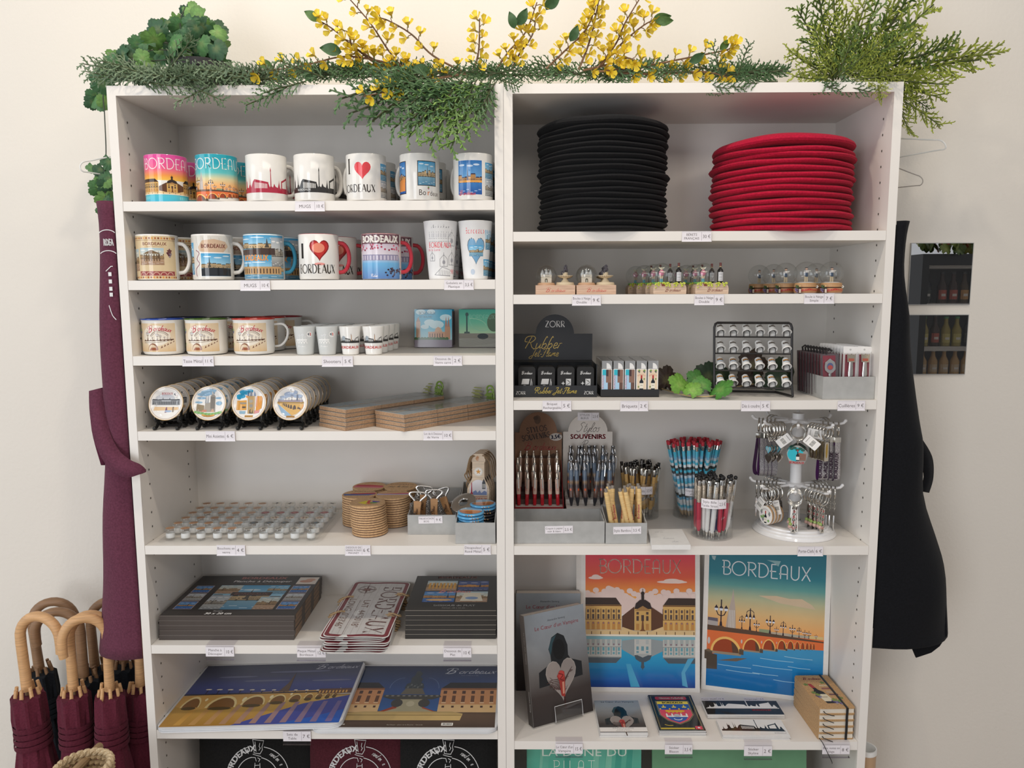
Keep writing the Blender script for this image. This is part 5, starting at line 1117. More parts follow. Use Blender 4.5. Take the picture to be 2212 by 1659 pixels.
        a.poly([(c-.07, Y(.46)), (c-.05, Y(.42)), (c+.05, Y(.42)), (c+.07, Y(.46)), (c+.066, Y(.49)), (c-.066, Y(.49))], 0x4a4a46); a.poly([(c-.03, Y(.5)), (c+.03, Y(.5)), (c+.02, Y(.6)), (c-.02, Y(.6))], 0x6f6a5c)
        a.poly([(c-.024, Y(.6)), (c+.024, Y(.6)), (c+.02, Y(.68)), (c+.014, Y(.7)), (c+.016, Y(.76)), (c+.009, Y(.8)), (c+.012, Y(.86)), (c+.005, Y(.91)), (c-.004, Y(.9)), (c-.006, Y(.83)), (c-.013, Y(.78)), (c-.012, Y(.7)), (c-.02, Y(.68))], 0x39434a)
        for q in range(9): a.ell(c-.016+.004*q, Y(.62+.02*(q % 3)), .0025, .005, [0x6a7274, 0x4a5458][q % 2], 8)
        for q in range(10): a.ell(c-.06+.0133*q, Y(.475), .004, .003, 0x8a8a84, 8)
        for s in (-1, 1): a.line(arc(c+s*.03, Y(.6), .03, .05, 90-90*s, 90, 8), .0008, 0x7f9ac8)
        a.poly([(x0+.03, Y(.1)), (x1-.08, Y(.1)), (x1-.075, Y(.2)), (c+.1, Y(.23)), (c-.1, Y(.23)), (x0+.035, Y(.2))], 0xcdb074); a.rect(x0+.03, Y(.17), x1-.078, Y(.18), 0x8f7a4c)
        a.script('Bordeaux', x1-.07, Y(.86), .026, 0xd3d8e4, .07, cx=1.35); a.text('Carte postale de la ville', x1-.07, Y(.82), .0032, 0x9aa4bc)
        a.script('Carte', x0+.06, Y(.035), .006, 0xe8e4dc, .14, cx=1.3); a.text('Bordeaux - place de la Bourse - Gironde', c, Y(.03), .0035, 0xb8b0a4); barcode(a, x1-.12, Y(.025), .026, .011)
    A2 = a; b = Art(); 
    # rounded corners
    A2.clip(x0, x1, y0, y1); m.art(A2, lambda x, y, e_: (x, y, .0012+e_), 'gloss'); return m.mesh('placemat')
PM = [placemat(0), placemat(1)]; mb = MB(); p = rrect(-.2075, -.144, .2075, .144, .022, 5); n = len(p); mb.add([(x, y, 0) for x, y in p]+[(x, y, .0011) for x, y in p], [(i, (i+1) % n, n+(i+1) % n, n+i) for i in range(n)]+[tuple(range(n, 2*n)), tuple(range(n))[::-1]], (.72, .73, .75), 'gloss'); PMB = mb.mesh('placemat_plain')
for k, (x, y, n, rz, ry) in enumerate(((-.2265, .134, 9, .0, .0), (-.574, .1345, 8, .004, -.0285))):
    for i in range(n):
        top = i == n-1; o = put('placemat', (PM[1-k] if top else PMB), None, (x+rnd.uniform(-.0012, .0012)*(not top), y+rnd.uniform(-.0015, .0015)*(not top), z7+.0004+.00125*i+(.0062 if k else 0)), (0, ry, rz))
        tag(o, ('plastic placemat with the night fountain square, ' if k == 0 else 'plastic placemat with the lit bridge at night, ')+('topmost of its stack' if top else 'bottom of its stack' if i == 0 else ORD[n-1-i]+' from top of its stack'), 'placemat', 'stacked placemats')
def shirt(col, name, px0, px1, yb, k):
    k0 = k
    pa, pb_ = AY(px0, 1640, yb), AY(px1, 1640, yb); w = pb_.x-pa.x; m = MB(); N, K = 14, 16; vs = []; fs = []
    for s in (0, 1):
        for j in range(K+1):
            for i in range(N+1):
                u, v = i/N, j/K; bul = (sin(PI*min(1, max(0, u)))**.5)*(sin(PI*min(1, .1+.85*v)))**.5*.028; edge = .006*sin(v*9+k)+.012*(1-v)
                vs.append(((u-.5)*(w+.0-.05*max(0, v-.75)*(1 if k == 0 and u < .5 else 0))+edge*(1 if u > .9 else -1 if u < .1 else 0)*0, (-bul if s == 0 else bul*.4)+.045*v+.003*sin(u*14+v*5), .30*v))
    b = (K+1)*(N+1)
    for s in (0, 1):
        for j in range(K):
            for i in range(N): q = [s*b+j*(N+1)+i, s*b+j*(N+1)+i+1, s*b+(j+1)*(N+1)+i+1, s*b+(j+1)*(N+1)+i]; fs.append(q if s == 0 else q[::-1])
    for j in range(K): fs.append((j*(N+1), (j+1)*(N+1), b+(j+1)*(N+1), b+j*(N+1))); fs.append((j*(N+1)+N, b+j*(N+1)+N, b+(j+1)*(N+1)+N, (j+1)*(N+1)+N))
    for i in range(N): fs.append((K*(N+1)+i, K*(N+1)+i+1, b+K*(N+1)+i+1, b+K*(N+1)+i))
    m.add(vs, fs, col, 'cloth'); a = Art(); wt = (.62, .62, .62); s = .075
    for r_ in (1.0, .68): a.line(arc(0, 0, s*r_, s*r_, 105, 175, 12), .0016, wt); a.line(arc(0, 0, s*r_, s*r_, 5, 78, 12), .0016, wt)
    a.poly(star(-s*.33, s*.82, s*.09), wt); a.text('BORDEAUX', -s*.62, s*.56, .0135, wt, rot=.85, bold=.1, bend=.07); a.script('Grand en chef', s*.58, s*.58, .012, wt, .08, rot=-.8, bend=.07, cx=.8)
    L_ = lambda pts: a.line([(x*s, y*s) for x, y in pts], .0013, wt)
    L_([(-.16, 1.2), (.2, 1.16), (.15, .98), (.17, .9), (.1, .78), (-.1, .8), (-.1, .98), (-.16, 1.2)]); L_([(-.08, 1.14), (-.03, .84)]); L_([(.08, 1.1), (.06, 1.0), (.1, .95), (.06, .88)]); L_([(-.14, .76), (.14, .7)]); L_([(-.2, .66), (-.05, .66), (-.02, .55)]); L_([(.02, .66), (.1, .62), (.06, .54)]); L_([(-.06, .5), (-.12, -.2), (.12, -.2), (.1, .5)])
    for i in range(6): L_([(-.06, .42-.1*i), (.08, .44-.1*i)])
    def mp(x, y, e):
        y = min(y, .145-.014*k0)
        u = min(1, max(0, x/w+.5)); v = (y+.152+.014*k0)/.30; v = min(1, max(0, v)); bul = (sin(PI*u))**.5*(sin(PI*min(1, .1+.85*v)))**.5*.028
        return (x, -bul+.045*v+.003*sin(u*14+v*5)-.0012-e, .30*v)
    m.art(a, mp, 'matte', dx=.01); o = m.build('folded_apron'); o.location = ((pa.x+pb_.x)/2, yb, .2806+.019); tag(o, name, 'apron', 'folded aprons on the bottom shelf')
shirt((.012, .012, .012), 'folded black apron with white emblem, at the left side panel', 420, 690, .10, 0)
shirt((.07, .015, .022), 'folded burgundy apron with white emblem, between two black ones', 662, 888, .075, 1)
shirt((.012, .012, .012), 'folded black apron with white emblem, next to the middle divider', 860, 1072, .05, 2)
# ------------------------------------------------------------------ right bookcase, first shelf: berets
def beret(R, h, col, seed, dome=0):
    r = random.Random(seed); m = MB(); N = 56; prof = [(0, .1), (.5, .05), (.82, .0), (.93, .06), (.985, .28), (1, .52), (.985, .78), (.93, .97), (.85, 1.03), (.5, 1.08), (0, 1.1)]
    ph = [r.uniform(0, 6) for _ in range(6)]; vs = []; fs = []
    for p, q in prof:
        for i in range(N):
            a = 2*PI*i/N; w = 1+.012*sin(2*a+ph[0])+.008*sin(3*a+ph[1])+.005*sin(7*a+ph[2]); dz = .0010*sin(2*a+ph[3])+.0008*sin(5*a+ph[4])
            vs.append((R*p*w*cos(a), R*p*w*sin(a), h*q+dz*(1 if p > .7 else .3)+(dome*(1-p*p) if q > .5 else 0)))
    K = len(prof)
    for j in range(K-1):
        for i in range(N): fs.append((j*N+i, j*N+(i+1) % N, (j+1)*N+(i+1) % N, (j+1)*N+i))
    m.add(vs, fs, col, 'cloth')
    return m
for k, (cx, cy, R, n, h, col, nm) in enumerate(((.214, .127, .141, 20, .0112, (.010, .010, .011), 'black'), (.606, .128, .149, 14, .0130, (.42, .008, .035), 'red'))):
    ms = [beret(R, h*1.04, col, k*10+i).mesh('beret') for i in range(4)]; tp = beret(R, h*1.25, col, 77+k, .022)
    for i in range(n):
        top = i == n-1
        o = put('beret', ms[i % 4] if not top else tp.mesh('beret_top'), None, (cx+rnd.uniform(-.0035, .0035), cy+rnd.uniform(-.002, .002), ZR[1]+.0008+h*i), (0, -.03*(i/n)**3 if k else 0, rnd.uniform(0, 6)))
        tag(o, '%s wool beret, %s of the %s stack' % (nm, 'topmost' if top else 'bottom' if i == 0 else ORD[n-1-i]+' from top', 'tall black' if k == 0 else 'lower red'), 'beret', '%s berets' % nm)
        if top:
            s = MB(); s.tube([(0, 0, h*1.25+.02), (.001, 0, h*1.25+.03)], .0022, col, 6, 'cloth'); s.build('stalk', o)

# ------------------------------------------------------------------ second shelf: snow globes
z2 = ZR[2]; WOOD = (.62, .42, .30); STONE = (.66, .55, .38)
def sphere(r, cut, c=(.97, .98, .98), n=24):
    m = MB(); pr = []
    for i in range(n+1):
        t = -cut+(PI/2+cut)*i/n; pr.append((r*cos(t), r*sin(t)))
    pr[-1] = (0, r); m.lathe(pr, 32, c, 'globe'); return m
def castle_globe():
    t = thing('snow_globe', '', 'snow globe', group='double snow globes with castle and fountain'); w = .0825
    m = MB(); m.box(-w/2, w/2, 0, .05, 0, .0192, WOOD, 'wood'); a = Art(); a.script('Bordeaux', .0, .0052, .0085, 0xc03838, .07, cx=1.35)
    for q in (.005, .011, .0155): a.line([(-w/2+.001, q), (w/2-.001, q+.0004)], .0003, 0x8a5f4a)
    m.art(a, on_front(0, 0, 0), 'satin'); m.build('base', t)
    r = MB(); r.lathe([(.0185, .0192), (.0185, .0222), (.016, .0245), (0, .0245)], 24, (.58, .36, .22), 'satin', Matrix.Translation((-.0185, .024, 0))); r.build('globe_ring', t)
    o = sphere(.0222, .9).build('globe', t, 'clear glass globe'); o.location = (-.0185, .024, .0402)
    c = MB(); cw = .011; c.box(-cw, cw, -.004, .006, .0, .017, (.68, .62, .52), 'matte')
    for x in (-.0085, 0, .0085): c.lathe([(.0032, .0165), (.0032, .0195), (0, .0285 if x else .032)], 8, (.6, .6, .58), 'matte', Matrix.Translation((x, .001, 0)))
    b = Art(); b.poly([(-.003, .001), (.003, .001), (.003, .006)]+arc(0, .006, .003, .003, 0, 180, 8), 0x5c5240); b.rect(-.0012, .001, .0012, .006, 0xb8c0b8)
    for i in range(5): b.rect(-.006+i*.0027, .0125, -.0048+i*.0027, .0142, 0x5c5240)
    b.rect(-.011, .0108, .011, .0114, 0xa09070); c.art(b, on_front(0, -.004, 0), 'matte'); o = c.build('castle_figure', t); o.location = (-.0185, .024, .0246)
    f = MB(); X = Matrix.Translation((.0215, .024, .0192)); f.lathe([(.0195, 0), (.0195, .003), (.0185, .0035), (.0185, .006), (.009, .0065), (.0075, .009), (.0045, .0125), (.0045, .0145), (.012, .0165), (.0165, .0195), (.0165, .0205), (.006, .021), (.0055, .027), (0, .027)], 20, STONE, 'matte', X)
    for i in range(20): t_ = 2*PI*i/20; f.add([X @ V((.0115*cos(t_+d), .0115*sin(t_+d), .0166)) for d in (0, .12)]+[X @ V((.0163*cos(t_+d), .0163*sin(t_+d), .0192)) for d in (.12, 0)], [(0, 1, 2, 3)], (.06, .045, .02), 'matte')
    f.build('fountain', t); s = MB(); r_ = random.Random(3)
    for i in range(16): s.ball((.0215+r_.uniform(-.0035, .0035)-(.003 if i < 4 else 0), .024+r_.uniform(-.003, .003), .0475+.0135*i/16-(.004 if i < 4 else 0)), .0028-.0009*i/16, (.10, .09, .105), 'matte', 6, (1, 1, 1.4))
    s.build('statue', t); return t
cg = castle_globe()
for i, (x, y, lab) in enumerate(((.107, .018, 'front left, beside the divider'), (.1925, .018, 'front right'), (.1965, .078, 'second row, behind the front right one'), (.2005, .138, 'third row, behind two others'), (.111, .078, 'second row, behind the front left one'))):
    o = cg if i == 0 else dup(cg); o.location = (x, y, z2+.0003); o['label'] = 'castle and fountain snow globe on wooden box, '+lab
def figure(kind):
    """a small painted figure, one body"""
    m = MB(); sk = (.70, .45, .33)
    if kind == 0:
        tr, sh, ap = (.62, .50, .33), (.68, .64, .60), (.035, .07, .13)
        for s in (-1, 1): m.tube([(s*.0022, 0, 0), (s*.002, 0, .0065), (s*.0014, 0, .0125)], [.0019, .0019, .0023], tr, 8, 'matte')
        m.lathe([(0, .0108), (.0034, .011), (.0036, .014), (.0032, .017), (.0036, .021), (.003, .0235), (.0012, .0245)], 10, [None][0] or ap, 'matte'); m.lathe([(.0038, .0192), (.0039, .0215), (.0032, .0238), (.0012, .0248)], 10, sh, 'matte')
        for s in (-1, 1): m.tube([(s*.0033, 0, .0232), (s*.0052, -.001, .0195), (s*.003, -.0035, .0205)], [.0015, .0014, .0012], sh, 7, 'matte')
        m.ball((0, -.0005, .0272), .0029, sk, 'matte', 8); m.ball((0, .0002, .0294), .0032, (.03, .03, .035), 'matte', 8, (1, 1, .4))
    else:
        pk, sk2 = (.72, .22, .34), (.72, .55, .42)
        for s in (-1, 1): m.tube([(s*.0016, 0, 0), (s*.0016, 0, .007)], [.0018, .0016], (.16, .42, .55), 7, 'matte'); m.tube([(s*.0016, 0, .0065), (s*.0022, 0, .0125)], [.0016, .0022], sk2, 7, 'matte')
        m.ball((0, 0, .0185), .0062, pk, 'matte', 10, (.95, .8, 1.05)); m.tube([(-.0055, -.003, .022), (0, -.0058, .0205), (.0055, -.003, .0195)], .001, (.75, .6, .5), 6, 'matte')
        m.ball((0, 0, .0265), .003, sk2, 'matte', 8); m.ball((0, .0005, .0285), .0045, (.75, .72, .55), 'matte', 8, (1.1, 1, .35))
        for s in (-1, 1): m.tube([(s*.0035, 0, .029), (s*.0062, -.001, .0305)], .0012, (.75, .72, .55), 6, 'matte')
    return m.mesh('figure')
FIG = [figure(0), figure(1)]
def wine_bottle(h, cap=(.16, .035, .03), lab=(.62, .62, .64)):
    m = MB(); w = h*.145; k = (.016, .014, .014); m.lathe([(0, 0), (w*.95, 0), (w, h*.02), (w, h*.6), (w*.75, h*.68), (w*.36, h*.74), (w*.33, h*.8)], 16, k, 'gloss'); m.lathe([(w*.4, h*.79), (w*.4, h*.83), (w*.36, h*.835)], 16, (.55, .42, .2), 'satin'); m.lathe([(w*.38, h*.82), (w*.4, h*.99), (w*.36, h), (0, h)], 16, cap, 'satin')
    a = Art(); a.rect(-w*.95, h*.1, w*.95, h*.54, lab)
    for q in (.46, .4, .3, .25, .17): a.rect(-w*.6, h*q, w*.5, h*(q+.015), (.2, .2, .22))
    m.art(a, on_cyl(w, 0), 'satin', dx=w*.25); return m
def grape_globe():
    t = thing('snow_globe', '', 'snow globe', group='double snow globes with grapes and wine bottle'); w, h = .068, .0225; m = MB()
    ol = [(-w/2, 0), (w/2, 0)]+arc(w/2-.009, h*.45, .0095, h*.55, 0, 90, 6)+arc(-w/2+.009, h*.45, .0095, h*.55, 90, 180, 6)
    m.prism(ol, 0, .044, (.62, .46, .34), 'wood'); a = Art(); a.script('Bordeaux', .006, .0055, .0075, 0x7a2f24, .09, cx=1.2)
    for q in (.004, .009, .014): a.line([(-w/2+.003, q), (w/2-.003, q)], .0003, 0x9a7658)
    m.art(a, on_front(0, 0, 0), 'satin'); m.build('barrel_base', t); g = MB(); r = random.Random(8)
    for i in range(64):
        c = [-.026, -.004, .012, .026, -.015][i % 5]+r.uniform(-.005, .005); d = abs(r.gauss(0, 1)); g.ball((c, -.0015+r.uniform(-.001, .002), h+.001-min(.010, .004*d)*(1 if i % 5 < 4 else .3)), .0017, mixc(0xb8c03a, 0xd0d860, r.random()), 'satin', 5)
    g.build('grapes', t); f = MB(); f.poly = None
    for x in (-.014,): f.add([(x-.005, -.0012, h+.001), (x+.005, -.0012, h+.001), (x+.003, -.0012, h-.006), (x-.003, -.0012, h-.006)], [(0, 1, 2, 3)], (.22, .05, .03), 'satin')
    f.build('vine_leaf', t); o = sphere(.0232, .95).build('globe', t, 'clear glass globe'); o.location = (-.0135, .022, h+.019)
    b = MB(); b.lathe([(.0185, h-.0005), (.0185, h+.0015), (.008, h+.003), (0, h+.0032)], 20, (.18, .5, .10), 'satin', Matrix.Translation((-.0135, .022, 0))); b.build('grass_disc', t)
    put('figure', FIG[1], t, (-.0145, .020, h+.003), (0, 0, .2)); o = wine_bottle(.0425).build('wine_bottle', t); o.location = (.0215, .02, h+.0002); return t
gg = grape_globe(); p = [(.345, .012), (.4325, .012)]
first = True
for c in (0, 1):
    for r in range(4):
        x, y = p[c]; o = gg if first else dup(gg); first = False; o.location = (x-(.008 if c else .011)*r+(.0+.0035 if r else 0), y+.0535*r, z2+.0003); o['label'] = 'grape-trimmed snow globe with wine bottle, %s of the %s row' % (['front', 'second', 'third', 'rearmost'][r], 'left' if c == 0 else 'right')
def simple_globe():
    t = thing('snow_globe', '', 'snow globe', group='single snow globes with waiter'); m = MB()
    m.lathe([(0, 0), (.0215, 0), (.0225, .002)], 28, (.45, .42, .40), 'satin'); m.lathe([(.022, .002), (.0232, .005), (.0238, .0085), (.0232, .0115)], 28, (.50, .23, .10), 'wood'); m.lathe([(.0228, .0115), (.0215, .0128), (.0228, .014)], 28, (.10, .05, .035), 'satin'); m.lathe([(.0228, .014), (.0222, .0215), (.0205, .0228), (0, .023)], 28, (.52, .30, .14), 'wood')
    a = Art(); a.poly([(-.02, .0035), (-.015, .009), (-.008, .0095), (0, .011), (.01, .009), (.02, .0085), (.02, .0065), (0, .007), (-.012, .0055)], 0xb03a30)
    for i in range(13): a.rect(-.02+i*.0033, .0146, -.0197+i*.0033, .021, 0x8a5a34)
    m.art(a, on_cyl(.0237, 0), 'satin', dx=.004); m.build('barrel_base', t)
    o = sphere(.0248, .92).build('globe', t, 'clear glass globe'); o.location = (0, 0, .0425); s = MB(); s.lathe([(.0185, .0228), (.012, .0245), (0, .025)], 18, (.75, .76, .78), 'matte'); s.build('snow', t)
    put('figure', FIG[0], t, (0, -.002, .0248)); d = MB(); r = random.Random(2)
    for i in range(9): d.ball((-.0215+r.uniform(-.003, .003), -.012+r.uniform(-.003, .003), .008+r.uniform(-.004, .004)), .0021, (.20, .14, .26), 'satin', 5)
    for i in range(6): d.ball((-.021+r.uniform(-.004, .002), -.0125+r.uniform(-.002, .002), .0135+r.uniform(-.002, .003)), .0022, (.05, .09, .03), 'satin', 5)
    d.build('grape_bunch', t); o = wine_bottle(.018, (.6, .45, .2), (.75, .6, .5)).build('small_bottle', t); o.location = (-.019, -.0205, 0); f = MB()
    for i in range(5): f.ball((.0195+.002*cos(i*1.26), -.0125, .0145+.002*sin(i*1.26)), .0013, (.75, .76, .72), 'satin', 5)
    f.build('flower', t); return t
sg = simple_globe()
for i, (px, y, lab) in enumerate(((1796, .048, 'nearest the right side panel'), (1741, .048, 'front row, left of the rightmost'), (1697, .098, 'third from the right in front view'), (1763, .128, 'behind the two rightmost globes'), (1671, .17, 'behind, second from left'), (1640, .222, 'rearmost at the left end'))):
    o = sg if i == 0 else dup(sg); o.location = (AY(px, 590, y).x, y, z2+.0003); o['label'] = 'snow globe with waiter on barrel base, '+lab

# ------------------------------------------------------------------ third shelf: lighters, vine leaves, thimbles, spoons
z3 = ZR[3]; BK = (.017, .018, .021)
t = thing('lighter_display', 'black cardboard display box with gold script and rounded top', 'display box', (.1095, 0, z3+.0003)); w = .0905
m = MB(); m.box(-w, w, .054, .056, 0, .0255, BK, 'satin'); m.box(-w, -w+.0015, .056, .17, 0, .07, BK, 'satin'); m.box(w-.0015, w, .056, .17, 0, .07, BK, 'satin'); m.box(-w, w, .056, .17, 0, .0015, BK, 'satin')
a = Art(); a.script('Rubber Jet-Flame', 0, .0085, .0125, 0xc9b04a, .07, cx=1.12); wt = (.6, .6, .6); a.serif('ZORR', -.075, .006, .007, wt, cx=.9); a.serif('ZORR', .073, .006, .007, wt, cx=.9); m.art(a, on_front(0, .054, 0), 'satin'); m.build('tray_body', t)
b = MB(); ol = [(-w, 0), (w-.004, 0), (w-.004, .134), (.046, .134)]+arc(.002, .134, .043, .0435, 0, 180, 20)+[(-.041, .134), (-w, .134)]; b.prism(ol, .128, .130, BK, 'satin')
a = Art(); a.serif('ZORR', .003, .149, .0135, (.62, .6, .58), cx=1.0); a.script('Rubber', -.026, .101, .027, 0xc2a556, .055, cx=1.15); a.script('Jet-Flame', -.022, .083, .018, 0xbfa04a, .06, cx=1.0); b.art(a, on_front(0, .128, 0), 'satin')
b.add([(-w, .128, .075), (w-.004, .128, .075), (w-.004, .108, .0715), (-w, .108, .0715)], [(0, 1, 2, 3)], BK, 'satin'); b.build('back_panel', t)
def blk(k):
    m = MB(); W_, H_, D_ = .0185, .064, .02; m.prism(rrect(-W_, 0, W_, H_, .006, 4), 0, D_, (.013, .013, .014), 'matte'); a = Art(); wt = (.55, .55, .55); a.script('Bordeaux', .0, .048, .0065, wt, .12, cx=1.0)
    if k == 0: a.poly([(-.012, .026), (-.0095, .038), (.006, .038), (.004, .026)], wt); a.line([(.0075, .02), (.0095, .038), (.011, .03), (.011, .018)], .0012, wt); a.poly([(-.012, .0225), (-.005, .0245), (.003, .0225), (-.005, .0195)], wt)
    else: a.rect(.0, .01, .011, .038, wt); a.line(smooth([(.001, .036), (.009, .03), (.002, .024), (.009, .018), (.003, .01)]), .001, (.02, .02, .02)); a.poly(star(-.006, .028, .0045, .4, 4), wt); a.poly(star(-.006, .017, .003, .4, 4), wt); a.ell(.006, .033, .0012, .0012, (.02, .02, .02), 6)
    m.art(a, on_front(0, 0, 0), 'matte'); return m.mesh('jet_lighter')
J = [blk(0), blk(1)]
for i in range(4):
    for r in range(2):
        o = put('jet_lighter', J[i // 2], None, (.0475+.0425*i, .0585+.0225*r, z3+.002)); tag(o, 'black rubber lighter with white print, %s from the left, %s row of black display' % (ORD[i], 'front' if r == 0 else 'second'), 'lighter', 'black lighters in the display box')
t = thing('lighter_tray', 'low black tray holding five columns of white lighters', 'tray', (.2715, .054, z3+.0003)); m = MB(); tw, td = .0635, .135
m.box(-tw, tw, 0, .0015, 0, .0165, BK, 'satin'); m.box(-tw, tw, td-.0015, td, 0, .0165, BK, 'satin'); m.box(-tw, tw, 0, td, 0, .0012, BK, 'satin')
for s in (-1, 1): a_, b_ = sorted((s*tw, s*(tw-.0015))); m.box(a_, b_, .0015, td-.0015, 0, .0165, BK, 'satin')
m.build('tray_body', t)
def lighter(k):
    t = thing('lighter', '', 'lighter', group='white lighters in the black tray'); W_, D_ = .0112, .0102; m = MB(); m.prism(rrect(-W_, 0, W_, .060, .0015, 2), -D_, D_, (.78, .77, .76), 'gloss'); a = Art()
    if k == 0: a.rect(-.0098, .013, .0098, .0585, 0xa9cbe4); a.rect(-.0098, .046, -.002, .0585, 0x38b4c8); a.rect(-.002, .03, .0098, .0585, 0x8a6a5c); a.rect(.002, .013, .0098, .03, 0x6a4f44); a.rect(-.002, .044, .003, .0585, 0x4a3a3c); a.text('BORDEAUX', -.0065, .032, .0045, 0xc86a70, rot=PI/2, fit=.03)
    else: a.rect(-.0098, .013, .0098, .0585, 0xe6d0b4); grapes(a, -.005, .054, .003, 0x4a3a5c); grapes(a, .006, .054, .003, 0x3a3a44); a.text('BORDEAUX', 0, .046, .003, 0xd07a6a, bend=.012, fit=.016); bottle_art(a, 0, .014, .032); grapes(a, .006, .037, .002, 0x8a9a4a); grapes(a, -.006, .02, .002, 0x8a7a4a)
    m.art(a, on_front(0, -D_, 0), 'gloss'); m.build('body', t); c = MB(); ch = (.62, .60, .57); c.prism(rrect(-W_, .060, W_, .0775, .0018, 2), -D_+.0012, D_, ch, 'metal'); c.prism([(-W_, .060), (-W_+.0015, .060), (-W_+.0015, .0765), (W_-.0015, .0765), (W_-.0015, .060), (W_, .060), (W_, .0775), (-W_, .0775)], -D_, -D_+.0012, ch, 'metal'); c.build('chrome_cap', t)
    b = MB(); b.prism([(-.001, .0605)]+arc(-.001, .0605, .0102, .0125, 0, 90, 6), -D_-.0002, -D_+.001, (.8, .79, .78), 'gloss'); b.build('push_button', t); return t
LG = [lighter(0), lighter(1)]; used = [0, 0]
for i in range(5):
    for r in range(6):
        k = 0 if i < 3 else 1; o = LG[k] if not used[k] else dup(LG[k]); used[k] = 1; o.location = (.2715-.050+.025*i, .0665+.0212*r, z3+.0016); o['label'] = 'white lighter with %s print, %s column from the left, %s row' % ('blue city' if k == 0 else 'wine bottle', ORD[i], 'front' if r == 0 else 'back' if r == 5 else ORD[r])
def leaf_mesh(name, col, s, seed=0, lobes=5, cup=.25):
    r = random.Random(seed); m = MB(); pts = []; n = 40
    for i in range(n):
        a = 2*PI*i/n; q = .72+.20*abs(cos(a*lobes/2))**.8+.075*(i % 2)-(.35 if abs(a-PI*1.5) < .18 else 0); pts.append((q*cos(a+PI/2*0)*s, q*sin(a)*s+.25*s))
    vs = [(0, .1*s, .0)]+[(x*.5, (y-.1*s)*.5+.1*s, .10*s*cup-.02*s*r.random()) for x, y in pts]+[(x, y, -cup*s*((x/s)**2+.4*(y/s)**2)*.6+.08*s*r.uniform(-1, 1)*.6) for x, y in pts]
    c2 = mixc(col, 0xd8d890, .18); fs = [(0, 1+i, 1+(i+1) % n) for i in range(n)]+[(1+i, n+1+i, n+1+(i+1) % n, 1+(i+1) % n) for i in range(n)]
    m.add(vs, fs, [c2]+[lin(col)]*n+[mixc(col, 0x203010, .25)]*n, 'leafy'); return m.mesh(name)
t = thing('vine_garland', 'artificial vine with green leaves lying beside the thimble rack', 'artificial plant', (0, 0, z3))
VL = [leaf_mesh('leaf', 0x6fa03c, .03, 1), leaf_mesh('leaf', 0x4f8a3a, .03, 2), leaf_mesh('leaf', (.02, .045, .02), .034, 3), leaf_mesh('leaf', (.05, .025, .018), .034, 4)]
for px, py, y, k, sc, rot in ((1470, 836, .05, 0, .95, (1.1, 0, .5)), (1494, 846, .035, 0, .75, (.9, .2, -.6)), (1520, 836, .045, 1, .8, (1.0, -.3, .3)), (1552, 846, .028, 1, 1.05, (.8, .1, -1.2)), (1503, 824, .085, 1, .8, (1.25, .1, .2)), (1530, 820, .13, 2, 1.05, (1.35, .0, .2)), (1505, 832, .14, 2, .9, (1.35, .1, -.5)), (1440, 826, .16, 3, 1.0, (1.4, 0, .3)), (1425, 832, .2, 3, .9, (1.4, .2, -.2)), (1555, 815, .19, 2, 1.0, (1.4, 0, .4)), (1628, 795, .2, 3, 1.15, (1.4, .0, .1)), (1615, 830, .2, 3, 1.0, (1.4, .2, -.4)), (1690, 815, .19, 2, 1.2, (1.4, -.2, .3)), (1675, 835, .17, 2, 1.0, (1.3, .1, -.6)), (1640, 822, .19, 2, .8, (1.4, .1, .8))):
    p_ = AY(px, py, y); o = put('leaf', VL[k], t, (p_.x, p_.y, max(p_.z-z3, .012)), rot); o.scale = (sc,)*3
m = MB(); m.tube(smooth([(AY(1430, 845, .15).x, .15, .006), (AY(1466, 850, .07).x, .06, .006), (AY(1500, 850, .04).x, .035, .004), (AY(1545, 846, .05).x, .04, .006), (AY(1600, 830, .15).x, .16, .01), (AY(1690, 820, .2).x, .2, .02)], 5), .0014, (.55, .42, .2), 6, 'satin'); m.build('stem', t)
# thimble rack
RK = (.014, .012, .012); xl, xr, yl, yr = .4575, .6175, .066, .040
def rackp(u, z, b=0): return V((xl+(xr-xl)*u, yl+(yr-yl)*u+b+(z)*.10, z3+z))
t = thing('thimble_rack', 'black wire rack holding four rows of thimbles', 'rack'); m = MB()
f = [rackp(0, .004, -.006), rackp(0, .03)]+[rackp(0, .150)]+[rackp(.015, .1575), rackp(.04, .160), rackp(.96, .160), rackp(.985, .1575), rackp(1, .15)]+[rackp(1, .03), rackp(1, .004, -.006)]
m.tube(f, .0026, RK, 8, 'satin'); m.tube([rackp(0, .004, -.006), rackp(.0, .003, .03), rackp(.03, .003, .075), rackp(.94, .003, .075), rackp(.99, .003, .03), rackp(1, .004, -.006)], .0026, RK, 8, 'satin')
m.build('frame', t); ZB = (.1295, .0935, .0565, .0195)
for z in ZB: b = MB(); b.tube([rackp(0, z), rackp(1, z)], .0017, RK, 7, 'satin'); b.build('cross_bar', t)
